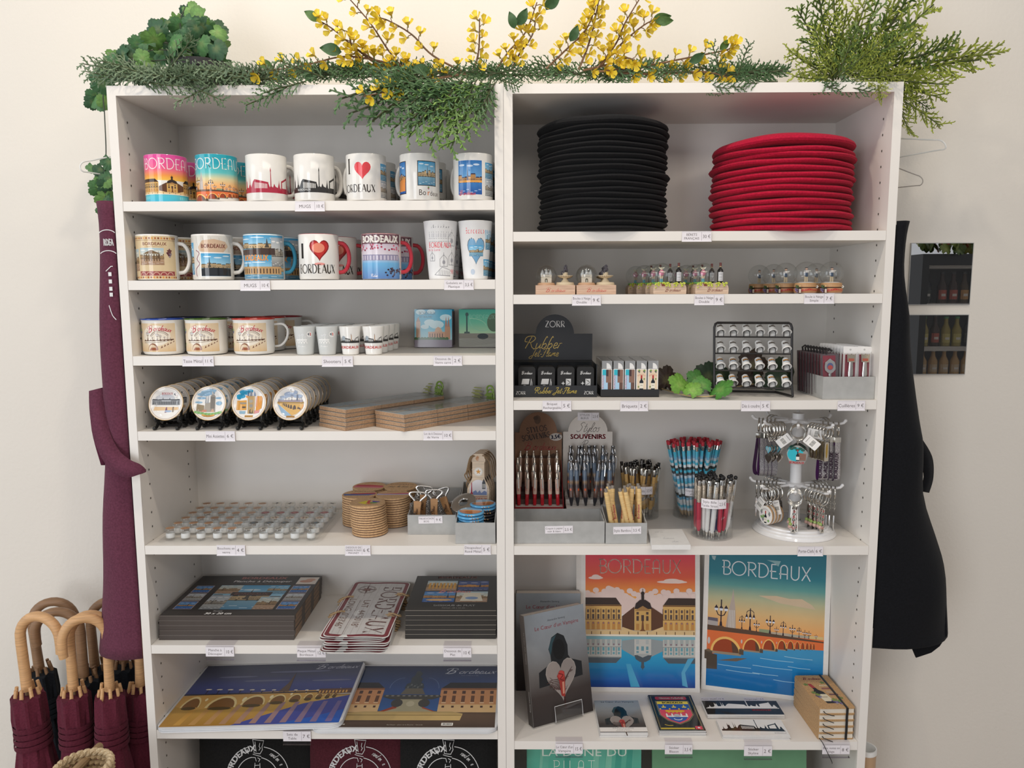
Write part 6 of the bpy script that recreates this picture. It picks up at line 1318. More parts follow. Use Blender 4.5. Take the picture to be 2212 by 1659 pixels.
def thimble(k):
    m = MB(); c = (.80, .79, .77); m.lathe([(0, .0245), (.0042, .0243), (.0066, .022), (.0078, .012), (.0088, .004), (.0104, .0025), (.0106, .0008), (.0098, 0), (.0084, .0008), (.0074, .008), (.0062, .02), (0, .0215)], 24, c, 'gloss'); a = Art()
    if k == 0: a.poly([(-.0075, .0125)]+[(-.0075+.00125*i, .0155+.0012*abs(sin(i*2.1))+.0012*(i == 6)) for i in range(13)]+[(.0075, .0125)], 0x5f564e); a.poly([(-.006, .0105), (.006, .0105), (.0075, .0125), (-.0075, .0125)], 0xb8b6b4); a.line([(-.004, .0195), (.004, .0202)], .0006, 0x5a564e)
    else:
        a.rect(-.0078, .0125, .0078, .0165, 0xb98448); 
        for i in range(4): a.poly(arc(-.0055+i*.0036, .0125, .0013, .0028, 0, 180, 6), 0x5a3a1c)
        for i in range(6): a.rect(-.007+i*.0026, .0165, -.0062+i*.0026, .019, 0x4a4a50)
        a.rect(-.0078, .0095, .0078, .0122, 0x9fb0c0); a.line([(-.004, .0068), (.004, .0072)], .0006, 0x44405c)
    m.art(a, lambda x, q, e: on_cyl(.0088-(q-.004)*.11, 0)(x, q, e+.0002), 'gloss', dx=.002); return m.mesh('thimble')
TM = [thimble(0), thimble(1)]
for r in range(4):
    for i, px in enumerate((1555.5, 1583.5, 1612.8, 1642, 1669.4, 1700)):
        u = (px-1541.5)/(1712-1541.5); q = rackp(u, ZB[r]+.0025, -.003); o = put('thimble', TM[0 if r < 2 else 1], None, (q.x, q.y, q.z+.0065), (-.8, 0, rnd.uniform(-.1, .1)))
        tag(o, 'porcelain thimble with %s, %s row from top, %s from left' % ('dark skyline' if r < 2 else 'orange bridge', ORD[r], ORD[i]), 'thimble', 'thimbles on the black rack')
        pr = MB(); w_ = .0062; pr.tube([rackp(u, ZB[r])+V((-w_, -.001, 0)), rackp(u, ZB[r]+.011, -.001)+V((-w_, -.001, 0)), rackp(u, ZB[r]+.0145, .002)+V((-w_*.6, 0, 0)), rackp(u, ZB[r]+.0145, .002)+V((w_*.6, 0, 0)), rackp(u, ZB[r]+.011, -.001)+V((w_, -.001, 0)), rackp(u, ZB[r])+V((w_, -.001, 0))], .0009, RK, 5, 'satin'); pr.build('prong', t)
# spoons
open_box(.6725, .7815, .0130, .152, z3, .048, 'grey box of souvenir spoons in clear packs')
def spoon_pack(k):
    t = thing('spoon_pack', '', 'spoon', group='souvenir spoons in the grey box'); W_, H_ = (.0185, .092) if k == 0 else (.0150, .094); red = (.28, .02, .04); m = MB()
    m.box(-W_, W_, .004, .0048, 0, H_, (.10, .07, .075) if k == 0 else (.80, .79, .77), 'satin'); m.box(-W_*.72, W_*.72, .0030, .0039, .002, H_*.96, red, 'cloth')
    if k: m.prism([p for p in rrect(-W_, H_, W_, H_+.0135, .002, 2)], .004, .0048, (.82, .81, .80), 'satin'); a = Art(); a.ell(0, H_+.0068, .0022, .0022, (.5, .49, .48), 10); m.art(a, on_front(0, .004, 0), 'satin')
    m.build('card', t); b = MB(); b.prism(rrect(-W_, 0, W_, H_-.001, .003, 3), -.0055, .0029, (.965, .96, .965), 'clear'); b.build('blister', t); s = MB(); sv = (.62, .60, .55)
    if k == 0:
        s.prism([(x, z-.008) for x, z in [(0.0, .090)]+[(.0115*sin(a_)*(1+.07*(i % 2)), .073+.0145*cos(a_)*(1+.07*(i % 2))) for i, a_ in enumerate([.35+.55*j for j in range(11)])]], -.002, .0, sv, 'metal'); s.tube([(0, -.001, .05), (0, -.001, .012)], [.0028, .0022], sv, 8, 'metal', flat=.5); s.ball((0, -.001, .004), .008, sv, 'metal', 8, (1, .25, 1.2))
        a = Art(); a.ell(0, .065, .0068, .008, 0x54608c); a.ell(0, .063, .0056, .005, 0xb84a40); s.art(a, on_front(0, -.0021, 0), 'satin')
    else:
        s.prism([(-.008, .074), (.008, .074), (.009, .092), (.005, .089), (.0, .092), (-.005, .089), (-.009, .092)], -.002, 0, (.6, .52, .38), 'metal'); s.tube([(0, -.001, .074), (0, -.001, .05), (0, -.001, .02), (0, -.001, .004)], [.004, .0055, .003, .0018], sv, 8, 'metal', flat=.4)
        for x in (-.0045, .0045): s.ball((x, -.0035, .0225), .0035, (.82, .81, .8), 'satin', 7)
        a = Art(); a.rect(-.006, .0765, .006, .082, 0xb85a40); s.art(a, on_front(0, -.0021, 0), 'satin')
    s.build('spoon', t)
    if k == 0: h = MB(); h.tube([(-.005, .0042, H_-.001), (-.006, .0042, H_+.007), (0, .0042, H_+.011), (.007, .0042, H_+.006)], .0022, (.02, .018, .018), 6, 'satin'); h.build('hook', t)
    return t
SP = [spoon_pack(0), spoon_pack(1)]; used = [0, 0]
for k, x, n, zz_, nm in ((0, .6935, 9, .0035, 'red card with black hook'), (1, .7345, 9, .0035, 'white card, left'), (1, .7642, 8, .0035, 'white card, right')):
    for i in range(n):
        o = SP[k] if not used[k] else dup(SP[k]); used[k] = 1; o.location = (x-(.0012*i if k == 0 else .001*i), .0245+(.0135 if k == 0 else .0133)*i, z3+zz_+.0002); o.rotation_euler = (-.09, .03 if k else -.02, 0); o['label'] = 'souvenir spoon on %s column, %s' % (nm, 'foremost' if i == 0 else 'rearmost' if i == n-1 else ORD[i]+' from front')
# ------------------------------------------------------------------ fourth shelf: pens, pencils, key rings
z4 = ZR[4]
def arch_panel(m, x0, x1, z0, zs, zt, y, col): 
    c, r = (x0+x1)/2, (x1-x0)*.40; m.prism([(x0, z0), (x1, z0), (x1, zs), (c+r, zs)]+arc(c, zs, r, zt-zs, 0, 180, 18)+[(c-r, zs), (x0, zs)], y, y+.0025, col, 'paper')
t = thing('pen_display', 'brown cardboard pen display with arched vintage header', 'display stand', (0, 0, z4+.0003)); m = MB()
arch_panel(m, .0200, .1350, .0, .203, .2535, .245, (.30, .155, .085)); a = Art(); r = random.Random(9)
for i in range(9): a.line(smooth([(-.05+.1*r.random(), .16+.08*r.random()) for _ in range(3)]), .0004, 0x8a5a40)
a.ell(-.002, .235, .008, .011, 0x6a4f3c); a.ell(-.006, .239, .006, .005, 0x55402f); a.serif('STYLOS', -.002, .205, .0135, (.03, .02, .02), cx=.82, rot=.16); a.serif('SOUVENIRS', -.004, .187, .0135, (.03, .02, .02), cx=.78, rot=.16); a.ell(.043, .192, .0155, .0095, 0xd8cfc6); a.text('3,5€', .043, .188, .0095, 0x1f2a58, bold=.12, rot=.1)
a.script('Bordeaux', .004, .160, .019, 0xa83a3c, .07, cx=1.15); a.poly([(-.045, .142), (-.03, .153), (-.02, .146), (.03, .147), (.038, .152), (.046, .142), (.046, .139), (-.045, .139)], 0x5a3f2f); m.art(a, on_front(.0775, .245, 0), 'paper'); m.build('header_panel', t)
m = MB(); rd = (.30, .02, .025)
for i in range(4): m.box(.0215, .1325, .14+.024*i, .164+.024*i, .001, .046+.012*i, (.72, .66, .62) if i == 0 else (.10, .06, .05), 'paper')
for x in (.0200, .1328): m.add([(x, .137, .001), (x, .244, .001), (x, .244, .135), (x, .137, .052)]+[(x+.0012, .137, .001), (x+.0012, .244, .001), (x+.0012, .244, .135), (x+.0012, .137, .052)], [(0, 1, 2, 3), (7, 6, 5, 4), (3, 2, 6, 7), (0, 3, 7, 4)], rd, 'paper')
m.box(.0200, .134, .1365, .1378, .001, .047, rd, 'paper'); m.build('stepped_tray', t)
def red_pen():
    t = thing('pen', '', 'pen', group='red pens in the brown display'); m = MB(); m.lathe([(0, 0), (.0036, 0), (.0044, .004), (.0044, .026)], 12, (.45, .02, .03), 'gloss'); m.build('lower_barrel', t); m = MB(); m.lathe([(.0046, .026), (.0049, .03), (.0049, .058), (.0044, .061)], 12, (.66, .47, .38), 'satin'); a = Art(); a.text('BORDEAUX', .0012, .043, .0026, 0xb03a40, rot=PI/2, fit=.026); a.text('BORDEAUX', -.0014, .043, .0022, 0xc04a4a, rot=PI/2, fit=.022); m.art(a, on_cyl(.0049, 0), 'satin', dx=.001); m.build('upper_barrel', t)
    m = MB(); m.lathe([(.0044, .061), (.0046, .064), (.0034, .066), (.0034, .072), (.002, .074), (.002, .078), (0, .078)], 10, (.6, .56, .5), 'metal'); m.box(-.0012, .0012, -.0062, -.0048, .04, .066, (.6, .56, .5), 'metal'); m.build('clip_and_button', t); return t
pn = red_pen(); first = True
for i in range(6):
    for r in range(4):
        o = pn if first else dup(pn); first = False; o.location = (.0300+.0183*i, .152+.0238*r, z4+.0475+.012*r); o.rotation_euler = (-.12, rnd.uniform(-.03, .03), rnd.uniform(-.3, .3)); o['label'] = 'red and cream pen, %s column, %s row of the brown display' % (ORD[i], 'front' if r == 0 else 'back' if r == 3 else ORD[r])
t = thing('pen_display', 'white cardboard pen display with red SOUVENIRS header', 'display stand', (0, 0, z4+.0003)); m = MB(); arch_panel(m, .1385, .2590, .0, .205, .250, .245, (.72, .66, .60)); a = Art()
a.script('Stylos', .0, .205, .023, 0x3a2a26, .045, cx=1.1); a.text('SOUVENIRS', .0, .187, .012, 0xa83a44, bold=.12, fit=.098); a.script('Pens', .002, .162, .021, 0x3a2a26, .045, cx=1.1); m.art(a, on_front(.1988, .245, 0), 'paper'); m.build('header_panel', t)
m = MB(); ca = card_art(['STYLOS', 'BLEUS'], '2,5 €', .052, .0195); m.box(0, .052, -.0004, 0, 0, .0195, (.8, .77, .79), 'paper'); m.art(ca, on_front(0, -.0005, 0)); o = m.build('price_label', t, 'small price label'); o.location = (.1735, .2445, .233)
m = MB()
for i in range(3): m.box(.1405, .2570, .135+.034*i, .169+.034*i, .001, .046+.010*i, (.74, .70, .66), 'paper')
m.build('stepped_tray', t)
def blue_pen():
    t = thing('pen', '', 'pen', group='blue and black pens in the white display'); m = MB(); k = (.03, .03, .035)
    m.lathe([(0, 0), (.0022, 0), (.0048, .012), (.0052, .02)], 12, k, 'gloss'); m.build('tip', t); m = MB(); m.lathe([(.0052, .02, (.10, .06, .05)), (.0056, .035, (.16, .09, .07)), (.0056, .048, (.07, .06, .07)), (.0056, .056, (.30, .2, .12)), (.0056, .062, (.10, .14, .2)), (.0054, .078, (.14, .19, .26)), (.005, .084, (.10, .14, .2))], 12, k, 'gloss'); a = Art(); a.rect(-.002, .036, .0022, .041, 0xd8643a); m.art(a, on_cyl(.0056, 0), 'gloss', dx=.001); m.build('barrel', t)
    m = MB(); ch = (.5, .5, .5); m.lathe([(.005, .084), (.0052, .088), (.0042, .09), (.0042, .104), (.0046, .105), (.0046, .108), (0, .108)], 12, (.30, .30, .31), 'metal'); m.tube([(.0055, -.002, .10), (.0085, -.003, .094), (.0075, -.003, .07)], .0012, ch, 5, 'metal'); m.build('clip_and_button', t); return t
bp = blue_pen(); first = True
for r in range(3):
    for i in range(7 if r else 6):
        o = bp if first else dup(bp); first = False; o.location = (.151+(.0162 if r else .0185)*i+rnd.uniform(-.002, .002), .150+.034*r, z4+.0468+.010*r); o.rotation_euler = (-.10, rnd.uniform(-.05, .05), rnd.uniform(-1, 1)); o['label'] = 'blue and black ballpoint pen, %s from left, %s row of the white display' % (ORD[i], ['front', 'middle', 'back'][r])
open_box(.0190, .2160, .0170, .108, z4, .0495, 'long grey box with a few black pencils', .0515, (['Crayon à papier', 'noir & blanc'], '2,5 €', .0605, .0165), (.0675, .0225))
m = MB(); m.lathe([(.0035, 0), (.0035, .165), (.001, .178), (0, .178)], 6, (.015, .015, .016), 'satin', Matrix.Rotation(PI/2, 4, 'Y')); a = Art(); m.box(.10, .101, -.0036, .0036, -.001, .0036, (.7, .7, .68)); m.box(.12, .135, -.0036, -.0034, -.0008, .0008, (.6, .6, .58)); pm = m.mesh('black_pencil')
for i in range(5): o = put('black_pencil', pm, None, (.026+.002*i, .033+.013*i, z4+.0057), (0, 0, rnd.uniform(-.02, .02))); tag(o, 'black pencil lying in the long grey box, %s from front' % ('foremost' if i == 0 else ORD[i]), 'pencil', 'black pencils in the long box')
for i in range(4): o = put('black_pencil', pm, None, (.027+.002*i, .037+.012*i, z4+.0125), (0, 0, rnd.uniform(-.02, .02))); tag(o, 'black pencil on the upper layer in the long grey box, %s from front' % ('foremost' if i == 0 else ORD[i]), 'pencil', 'black pencils in the long box')
open_box(.2180, .3075, .0150, .112, z4, .0465, 'small grey box of light bamboo pens', .06, (['Stylo Bambou'], '3,5 €', .0605, .0165), (.0165, .0215))
def bamboo_pen(dark):
    t = thing('bamboo_pen', '', 'pen'); b = (.60, .37, .13) if dark else (.72, .50, .22); m = MB()
    if dark:
        m.lathe([(.0046, .02), (.0052, .03), (.0052, .043)], 12, b, 'wood'); m.lathe([(.0052, .052), (.0053, .07), (.005, .103)], 12, b, 'wood')
    else: m.lathe([(.0044, .012), (.0056, .03), (.0058, .09), (.0054, .11), (.005, .112), (0, .112)], 12, b, 'wood')
    if not dark: a = Art(); a.text('Bordeaux', 0, .062, .0058, 0xa83038, rot=PI/2, bold=.08); m.art(a, on_cyl(.0057, 0), 'satin', dx=.001)
    m.build('barrel', t); h = MB(); ch = (.58, .55, .5)
    h.lathe([(0, 0), (.001, 0), (.0042, .014), (.0046, .02)], 10, ch, 'metal'); h.build('pen_tip', t); h = MB()
    if dark:
        h.lathe([(.0052, .043), (.0055, .0445), (.0052, .046), (.0055, .0475), (.0052, .049), (.0055, .0505), (.0052, .052)], 10, ch, 'metal'); h.build('ring_bands', t); h = MB(); h.lathe([(.005, .103), (.0052, .118), (.0042, .12)], 10, ch, 'metal'); h.lathe([(.0042, .12), (.0036, .1201), (.0036, .13), (0, .13)], 10, (.09, .08, .075), 'metal'); h.box(-.002, .002, -.0078, -.0068, .085, .118, ch, 'metal'); h.box(-.002, .002, -.0078, -.004, .115, .118, ch, 'metal')
    else: h.lathe([(.0036, .112), (.0036, .119), (0, .119)], 10, (.25, .22, .19), 'satin')
    h.build('clip_and_button' if dark else 'push_button', t); return t
lp = bamboo_pen(0)
for i in range(12):
    o = lp if i == 0 else dup(lp); fr = i < 8; o.location = (.2305+.0092*i if fr else .236+.018*(i-8), .034 if fr else .052, z4+.003); o.rotation_euler = (-.2+rnd.uniform(-.04, .04), -.02+rnd.uniform(-.05, .05) if fr else .05, rnd.choice((0, .5, 1.6, -.6))); o['group'] = 'light bamboo pens in the grey box'
    o['label'] = 'light bamboo pen in the small grey box, %s %s' % (ORD[i] if fr else ORD[i-8], 'from left in front' if fr else 'from left behind')
def cup(x, y, R, h, label, lines, price, cw, ch, cz):
    t = thing('clear_cup', label, 'pen holder', (x, y, z4+.0003)); m = MB(); c = (.975, .98, .98); m.lathe([(0, .003), (R-.002, .003), (R-.002, h)], 40, c, 'clear'); m.lathe([(R-.002, h), (R, h), (R, 0), (0, 0)], 40, c, 'clear'); m.build('cup', t)
    p = MB(); a = card_art(lines, price, cw, ch, .66 if price else 1.0); a.xf(lambda u, v: (u-cw/2, v)); n = 12; m2 = p
    p.add([on_cyl(R, 0)(-cw/2+cw*i/n, z, .0003) for z in (0, ch) for i in range(n+1)], [(i, i+1, n+2+i, n+1+i) for i in range(n)], (.82, .79, .82), 'paper'); p.art(a, on_cyl(R+.0004, 0), 'paper', dx=.004); o = p.build('price_label', t, 'white price label'); o.location = (0, 0, cz); o.rotation_euler = (0, 0, face(x, y)*.7); return t
cup(.3275, .2265, .0445, .089, 'clear cup of dark bamboo pens with chrome clips', ['Stylo Bambou'], '3,5 €', .055, .019, .064)
cup(.4545, .2270, .0465, .094, 'clear cup of blue photo pencils', ['Crayon à papier', 'photos'], '', .042, .0185, .06)
cup(.4635, .0765, .0460, .107, 'clear cup of rhinestone stylus pens', ['Stylo Bille', 'Tactile Strass'], '2,5 €', .056, .021, .073)
def ringfill(cx, cy, R0, n, tilt, zoff, seed, spin=0.0, frac=1.0):
    """places in a cup: bottom point and lean"""
    r = random.Random(seed); o = []
    for i in range(n):
        q = math.sqrt((i+.5)/n)*R0*frac; a = i*2.399963+seed; bx, by = cx+q*cos(a), cy+q*sin(a); o.append((bx, by, q/R0, a))
    return o
dp = bamboo_pen(1); dp['group'] = 'dark bamboo pens in the clear cup'
for i, (x, y, q, a) in enumerate(ringfill(.3275, .2265, .035, 26, 0, 0, 3)):
    o = dp if i == 0 else dup(dp); x -= .006; o.location = (x, y, z4+.0035); o.rotation_euler = (rnd.uniform(-.06, .04), .10+rnd.uniform(-.04, .05)+(.05 if x > .335 else -.03 if x < .31 else 0), rnd.choice((0, 1, -1, 2.5, .4))); o['label'] = 'dark bamboo pen with chrome clip standing in the rear clear cup'
def pencil():
    t = thing('pencil', '', 'pencil', group='blue photo pencils in the clear cup'); m = MB(); r = random.Random(4)
    pr = [(0, 0, (.05, .05, .05)), (.0012, .003, (.5, .35, .2)), (.0036, .016, (.5, .36, .22))]; cs = [(.16, .42, .62), (.7, .74, .76), (.05, .06, .06), (.5, .6, .68), (.08, .45, .62), (.08, .08, .09), (.75, .77, .78), (.16, .42, .62)]
    z = .016; m.lathe(pr, 6, (.5, .5, .5), 'satin')
    for i in range(22): c = cs[r.randrange(len(cs))]; m.lathe([(.0037, z), (.0037, z+.0068)], 6, c, 'satin'); z += .0068
    m.build('barrel', t); f = MB(); f.lathe([(.0037, z), (.004, z+.002), (.0037, z+.004), (.004, z+.006), (.0038, z+.011)], 10, (.62, .6, .58), 'metal'); f.build('ferrule', t); e = MB(); e.lathe([(.0038, z+.011), (.0038, z+.019), (.0032, z+.0205), (0, z+.0205)], 10, (.50, .03, .05), 'matte'); e.build('eraser', t); return t
pc = pencil()
for i, (x, y, q, a) in enumerate(ringfill(.4545, .2270, .030, 46, 0, 0, 1)):
    o = pc if i == 0 else dup(pc); o.location = (x, y, z4+.0035); L = .29; dx, dy = .0345*q*cos(a)*1.25, .0345*q*sin(a)*.55; dy = min(dy, .272-.012-y); tx, ty = math.atan2(-dy, .187), math.atan2(dx, .187); o.rotation_euler = (tx, ty, rnd.uniform(-.5, .5)); o['label'] = 'blue photo pencil with red eraser in the middle clear cup'
def strass(col, nm):
    t = thing('stylus_pen', '', 'pen', group='%s stylus pens in the front cup' % nm); m = MB(); m.lathe([(.003, .012), (.0052, .02), (.0055, .07), (.005, .078)], 12, col, 'satin'); a = Art(); a.line([(-.001, .04), (.001, .046)], .001, (.8, .8, .8)); m.art(a, on_cyl(.0055, 0), 'satin'); m.build('barrel', t)
    h = MB(); ch = (.6, .58, .55); h.lathe([(0, 0), (.0008, 0), (.003, .012)], 10, ch, 'metal'); h.build('pen_tip', t); h = MB(); h.lathe([(.005, .116), (.0052, .122), (.0048, .127), (.0038, .128)], 10, ch, 'metal'); h.box(-.0016, .0016, -.0075, -.0065, .092, .124, ch, 'metal'); h.box(-.0016, .0016, -.0075, -.0045, .121, .124, ch, 'metal'); h.build('clip', t); g = MB(); g.lathe([(.0049, .078), (.0049, .116)], 12, (.72, .62, .50), 'glitter'); g.build('rhinestone_grip', t); b = MB(); b.ball((0, 0, .1315), .0045, (.012, .012, .013), 'satin', 9); b.build('stylus_tip', t); return t
SC_ = [('white', (.78, .77, .76)), ('blue', (.025, .05, .22)), ('red', (.55, .03, .07))]; SPN = [strass(c, n) for n, c in SC_]; used = [0]*3
for i, (x, y, q, a) in enumerate(ringfill(.4635, .0765, .0375, 27, 0, 0, 5, frac=.95)):
    k = (0, 1, 2, 0, 1, 1, 2)[i % 7] if not (y < .06) else (2 if x > .47 else 0 if x < .445 else 1 if i % 2 else 0); o = SPN[k] if not used[k] else dup(SPN[k]); used[k] = 1; o.location = (x-.004, y, z4+.0035); o.rotation_euler = (-.08*sin(a)*q*-1*.8, .10*cos(a)*q+.06, rnd.choice((0, .6, -.7, 2))); o['label'] = '%s stylus pen with black rubber tip in the front clear cup' % SC_[k][0]
m = MB(); q = [AZ(x, y, z4+.011) for x, y in ((1400, 1143), (1473, 1143), (1492, 1177), (1408, 1177))]; lo = [V((p.x, p.y, z4+.0004)) for p in q]
m.add(q+lo, [(3, 2, 1, 0), (4, 5, 6, 7), (0, 1, 5, 4), (1, 2, 6, 5), (2, 3, 7, 6), (3, 0, 4, 7)], (.80, .79, .77), 'paper'); a = Art(); g = (.42, .42, .44); a.script('Test us', .03, .085, .010, g, .05, cx=1.0); a.script('bonne', .045, .04, .012, g, .05); a.script('don', .055, .018, .012, g, .05); m.art(a, lambda u, v, e: (q[3].x+(q[2].x-q[3].x)*u/.085, q[3].y+(q[0].y-q[3].y)*v/.11, z4+.011+e), 'paper'); tag(m.build('paper_pad'), 'small white paper pad with pen scribbles lying on the shelf', 'notepad')

# ------------------------------------------------------------------ carousel of key rings
CX, CY = .660, .110; PL_ = (.80, .79, .79)
t = thing('carousel_stand', 'white plastic revolving stand hung with key rings', 'display stand', (CX, CY, z4+.0003)); m = MB()
m.lathe([(0, 0), (.090, 0), (.091, .002), (.087, .006), (.0865, .009), (.082, .0115), (.0815, .0145), (.076, .017), (.0755, .020), (.069, .022), (.058, .0195), (.03, .018), (.018, .02), (.014, .026)], 64, PL_, 'gloss'); m.build('round_base', t)
m = MB(); m.lathe([(.0125, .02), (.0125, .272), (0, .274)], 24, (.76, .75, .75), 'satin'); m.build('post', t); ARMS = []
for tier, (z, n) in enumerate(((.254, 8), (.108, 8))):
    h = MB(); h.lathe([(.0125, z-.006), (.021, z-.003), (.021, z+.003), (.0125, z+.006)], 24, PL_, 'satin'); h.build('hub', t)
    for i in range(n):
        a_ = -PI/2+(i-.45)*2*PI/n; h = MB(); ca, sa = cos(a_), sin(a_); L = .094 if abs(ca) > .3 else .088
        h.tube([(.02*ca, .02*sa, z), (.06*ca, .06*sa, z-.001), ((L-.006)*ca, (L-.006)*sa, z-.001), (L*ca, L*sa, z+.001), ((L+.004)*ca, (L+.004)*sa, z+.006)], [.003, .0028, .0028, .003, .0034], PL_, 8, 'satin'); h.ball(((L+.004)*ca, (L+.004)*sa, z+.0062), .0036, PL_, 'satin', 8); h.build('arm', t); ARMS.append((tier, i, a_, z))
SIL = (.62, .60, .56)
def ring_mesh(r=.0155): m = MB(); m.tube([(0, r*sin(2*PI*i/28), r*cos(2*PI*i/28)-r) for i in range(28)], .0011, SIL, 6, 'metal', closed=True); m.tube([(.0013, r*sin(2*PI*i/28), r*cos(2*PI*i/28)-r) for i in range(28)], .0009, SIL, 5, 'metal', closed=True); return m.mesh('key_ring')
def chain_mesh(n, z):
    m = MB()
    for i in range(n):
        q = [( .0022*cos(2*PI*j/10) if i % 2 else 0, 0 if i % 2 else .0022*cos(2*PI*j/10), z-.0032-.0052*i+.0034*sin(2*PI*j/10)) for j in range(10)]; m.tube(q, .0007, SIL, 4, 'metal', closed=True)
    return m.mesh('chain')
RG, CH2, CH4 = ring_mesh(), chain_mesh(2, -.031), chain_mesh(5, -.031)
# pendants hang in the plane across the arm (local y is sideways, x points out along the arm)
FR = Matrix.Rotation(PI/2, 4, 'Z')            # drawn facing the room, turned to face outward along the arm
def pend(kind):
    m = MB()
    if kind == 'heart':
        X = FR @ Matrix.Translation((0, 0, -.062)); m.prism(heart(0, 0, .020, .021), -.0015, .0015, SIL, 'metal', X); m.prism(heart(0, -.020, .021, .021), -.0012, .0012, (.66, .62, .57), 'metal', X); a = Art(); a.poly(heart(0, .0005, .0165, .017), 0x6fb4c8); a.poly(heart(-.002, .0005, .009, .014), 0x9ab8c0); m.art(a, lambda x, q, e: X @ V((x, -.0016-e, q)), 'gloss')
    elif kind == 'enamel':
        X = FR @ Matrix.Translation((0, 0, -.064)); pts = [(.021*cos(a_)*(1+.05*sin(a_*5)), .021*sin(a_)*(1+.05*sin(a_*5))) for a_ in [2*PI*i/32 for i in range(32)]]; m.prism(pts, -.001, .001, (.3, .28, .25), 'metal', X); a = Art(); a.ell(-.004, .002, .0165, .0155, 0x2fb0c0, 18); a.poly([(.002, -.012), (.017, -.01), (.018, .004), (.002, .006)], 0x8a6a5c)
        for q in range(4): a.rect(.002, -.011+.004*q, .017, -.0104+.004*q, 0x5a4038)
        for x, y in ((-.012, .014), (-.006, .016), (.006, .015), (.011, .012), (.0, .012)): a.ell(x, y, .0045, .003, 0x2f5a50, 8)
        a.poly([(-.0025, -.012), (.004, -.012), (.004, .0), (.0018, .004), (.0018, .01), (-.0003, .01), (-.0003, .004), (-.0025, .0)], 0x1c1c20); a.rect(-.0025, -.01, .004, -.003, 0xe8e4dc); a.rect(-.0003, .008, .0018, .012, 0xb83030); a.text('BORDEAUX', -.001, -.0185, .0052, 0xb83a40, bold=.1, fit=.03); m.art(a, lambda x, q, e: X @ V((x, -.0011-e, q)), 'gloss')
    elif kind == 'opener':
        m.prism(rrect(-.0065, -.078, .0065, -.036, .003, 3), -.002, .002, (.62, .57, .48), 'metal', FR); a = Art(); a.ell(0, -.055, .003, .016, 0xa8862c); m.art(a, lambda x, q, e: FR @ V((x, -.0021-e, q)), 'satin')
    elif kind == 'medal':
        X = FR @ Matrix.Translation((0, 0, -.064)); m.prism(arc(0, 0, .0205, .0215, 0, 349, 31), -.0018, .0018, (.50, .30, .15), 'wood', X); m.prism(arc(0, 0, .0203, .0213, 0, 349, 31), -.0022, -.0018, (.80, .78, .74), 'gloss', X); a = Art(); a.text('BORDEAUX', 0, .0125, .0032, 0x8a7a8c, bend=.014, fit=.024); bottle_art(a, 0, -.018, .028); a.xf(lambda x, y: (x, y))
        for x, y in ((-.012, .005), (.012, .004), (-.007, -.011)): grapes(a, x, y, .004, 0x6a6478, 0x8a9a8a)
        for x, y in ((-.012, -.006), (.009, -.011), (-.006, -.003)): a.poly(star(x, y, .004, .6, 5), 0x7fa860)
        m.art(a, lambda x, q, e: X @ V((x, -.0023-e, q)), 'gloss')
    elif kind == 'letters':
        m.prism(rrect(-.005, -.092, .005, -.038, .002, 2), -.0012, .0, SIL, 'metal', FR); a = Art()
        for i, c in enumerate('BORDEAUX'): a.text(c, 0, -.0455-.0063*i, .0058, [0xb8343c, 0x2f2c28][i % 2], bold=.14)
        m.art(a, lambda x, q, e: FR @ V((x, -.0013-e, q)), 'gloss'); m.ball(FR @ V((-.006, -.0005, -.072)), .004, (.30, .40, .12), 'gloss', 7); m.ball(FR @ V((-.007, -.0005, -.078)), .0045, (.55, .35, .30), 'gloss', 7)
    elif kind == 'photo':
        m.prism(rrect(-.0115, -.098, .0115, -.064, .0015, 2), -.0012, .0012, (.66, .65, .63), 'metal', FR); a = Art(); photo(a, -.0088, -.095, .0176, .028, 'night', 5); a.text('Bordeaux', 0, -.071, .0028, 0xe8b0b0, fit=.015); m.art(a, lambda x, q, e: FR @ V((x, -.0013-e, q)), 'gloss')
    elif kind == 'bottle':
        X = FR @ Matrix.Translation((0, 0, -.082)); m.prism([(-.011, 0), (.011, 0), (.013, .01), (.011, .024), (.004, .034), (.004, .042), (-.004, .042), (-.004, .034), (-.011, .024), (-.013, .01)], -.0013, .0013, (.40, .36, .34), 'metal', X); a = Art(); a.poly([(-.009, .012), (-.002, .012), (-.003, .026), (-.008, .024)], 0x8fb4c0); a.poly([(.0, .012), (.005, .012), (.005, .02), (.0, .02)], 0xe0dcd4); a.rect(-.009, .003, .009, .008, 0x9a4a44); m.art(a, lambda x, q, e: X @ V((x, -.0014-e, q)), 'gloss')
    else:
        pu, gl = (.10, .025, .12), (.50, .47, .48); n = 15; out = []; wd = .0065
        for i in range(n+1):
            u = i/n; a_ = -PI/2+PI*0
            out.append(u)
        L0, L1 = -.042, -.135; path = [(-.002, L0), (-.005, -.07), (-.009, -.105), (-.0095, -.12), (-.007, -.130), (-.001, -.1335), (.005, -.130), (.0075, -.12), (.0065, -.1), (.004, -.07), (.0015, L0)]
        path = smooth(path, 3); h = len(path)//2
        for j, (x, z) in enumerate(path[:-1]):
            x2, z2_ = path[j+1]; c = pu if j < h else gl; k = 'satin' if j < h else 'glitter'
            m.add([FR @ V((-wd, -x, z)), FR @ V((wd, -x, z)), FR @ V((wd, -x2, z2_)), FR @ V((-wd, -x2, z2_))], [(0, 1, 2, 3)], c, k)
            xo = x*.82; xo2 = x2*.82; m.add([FR @ V((-wd, -xo, z+.0012)), FR @ V((wd, -xo, z+.0012)), FR @ V((wd, -xo2, z2_+.0012)), FR @ V((-wd, -xo2, z2_+.0012))], [(0, 1, 2, 3)], pu, 'satin')
        m.prism(rrect(-.007, -.046, .007, -.034, .001, 2), -.0035, .0035, SIL, 'metal', FR)
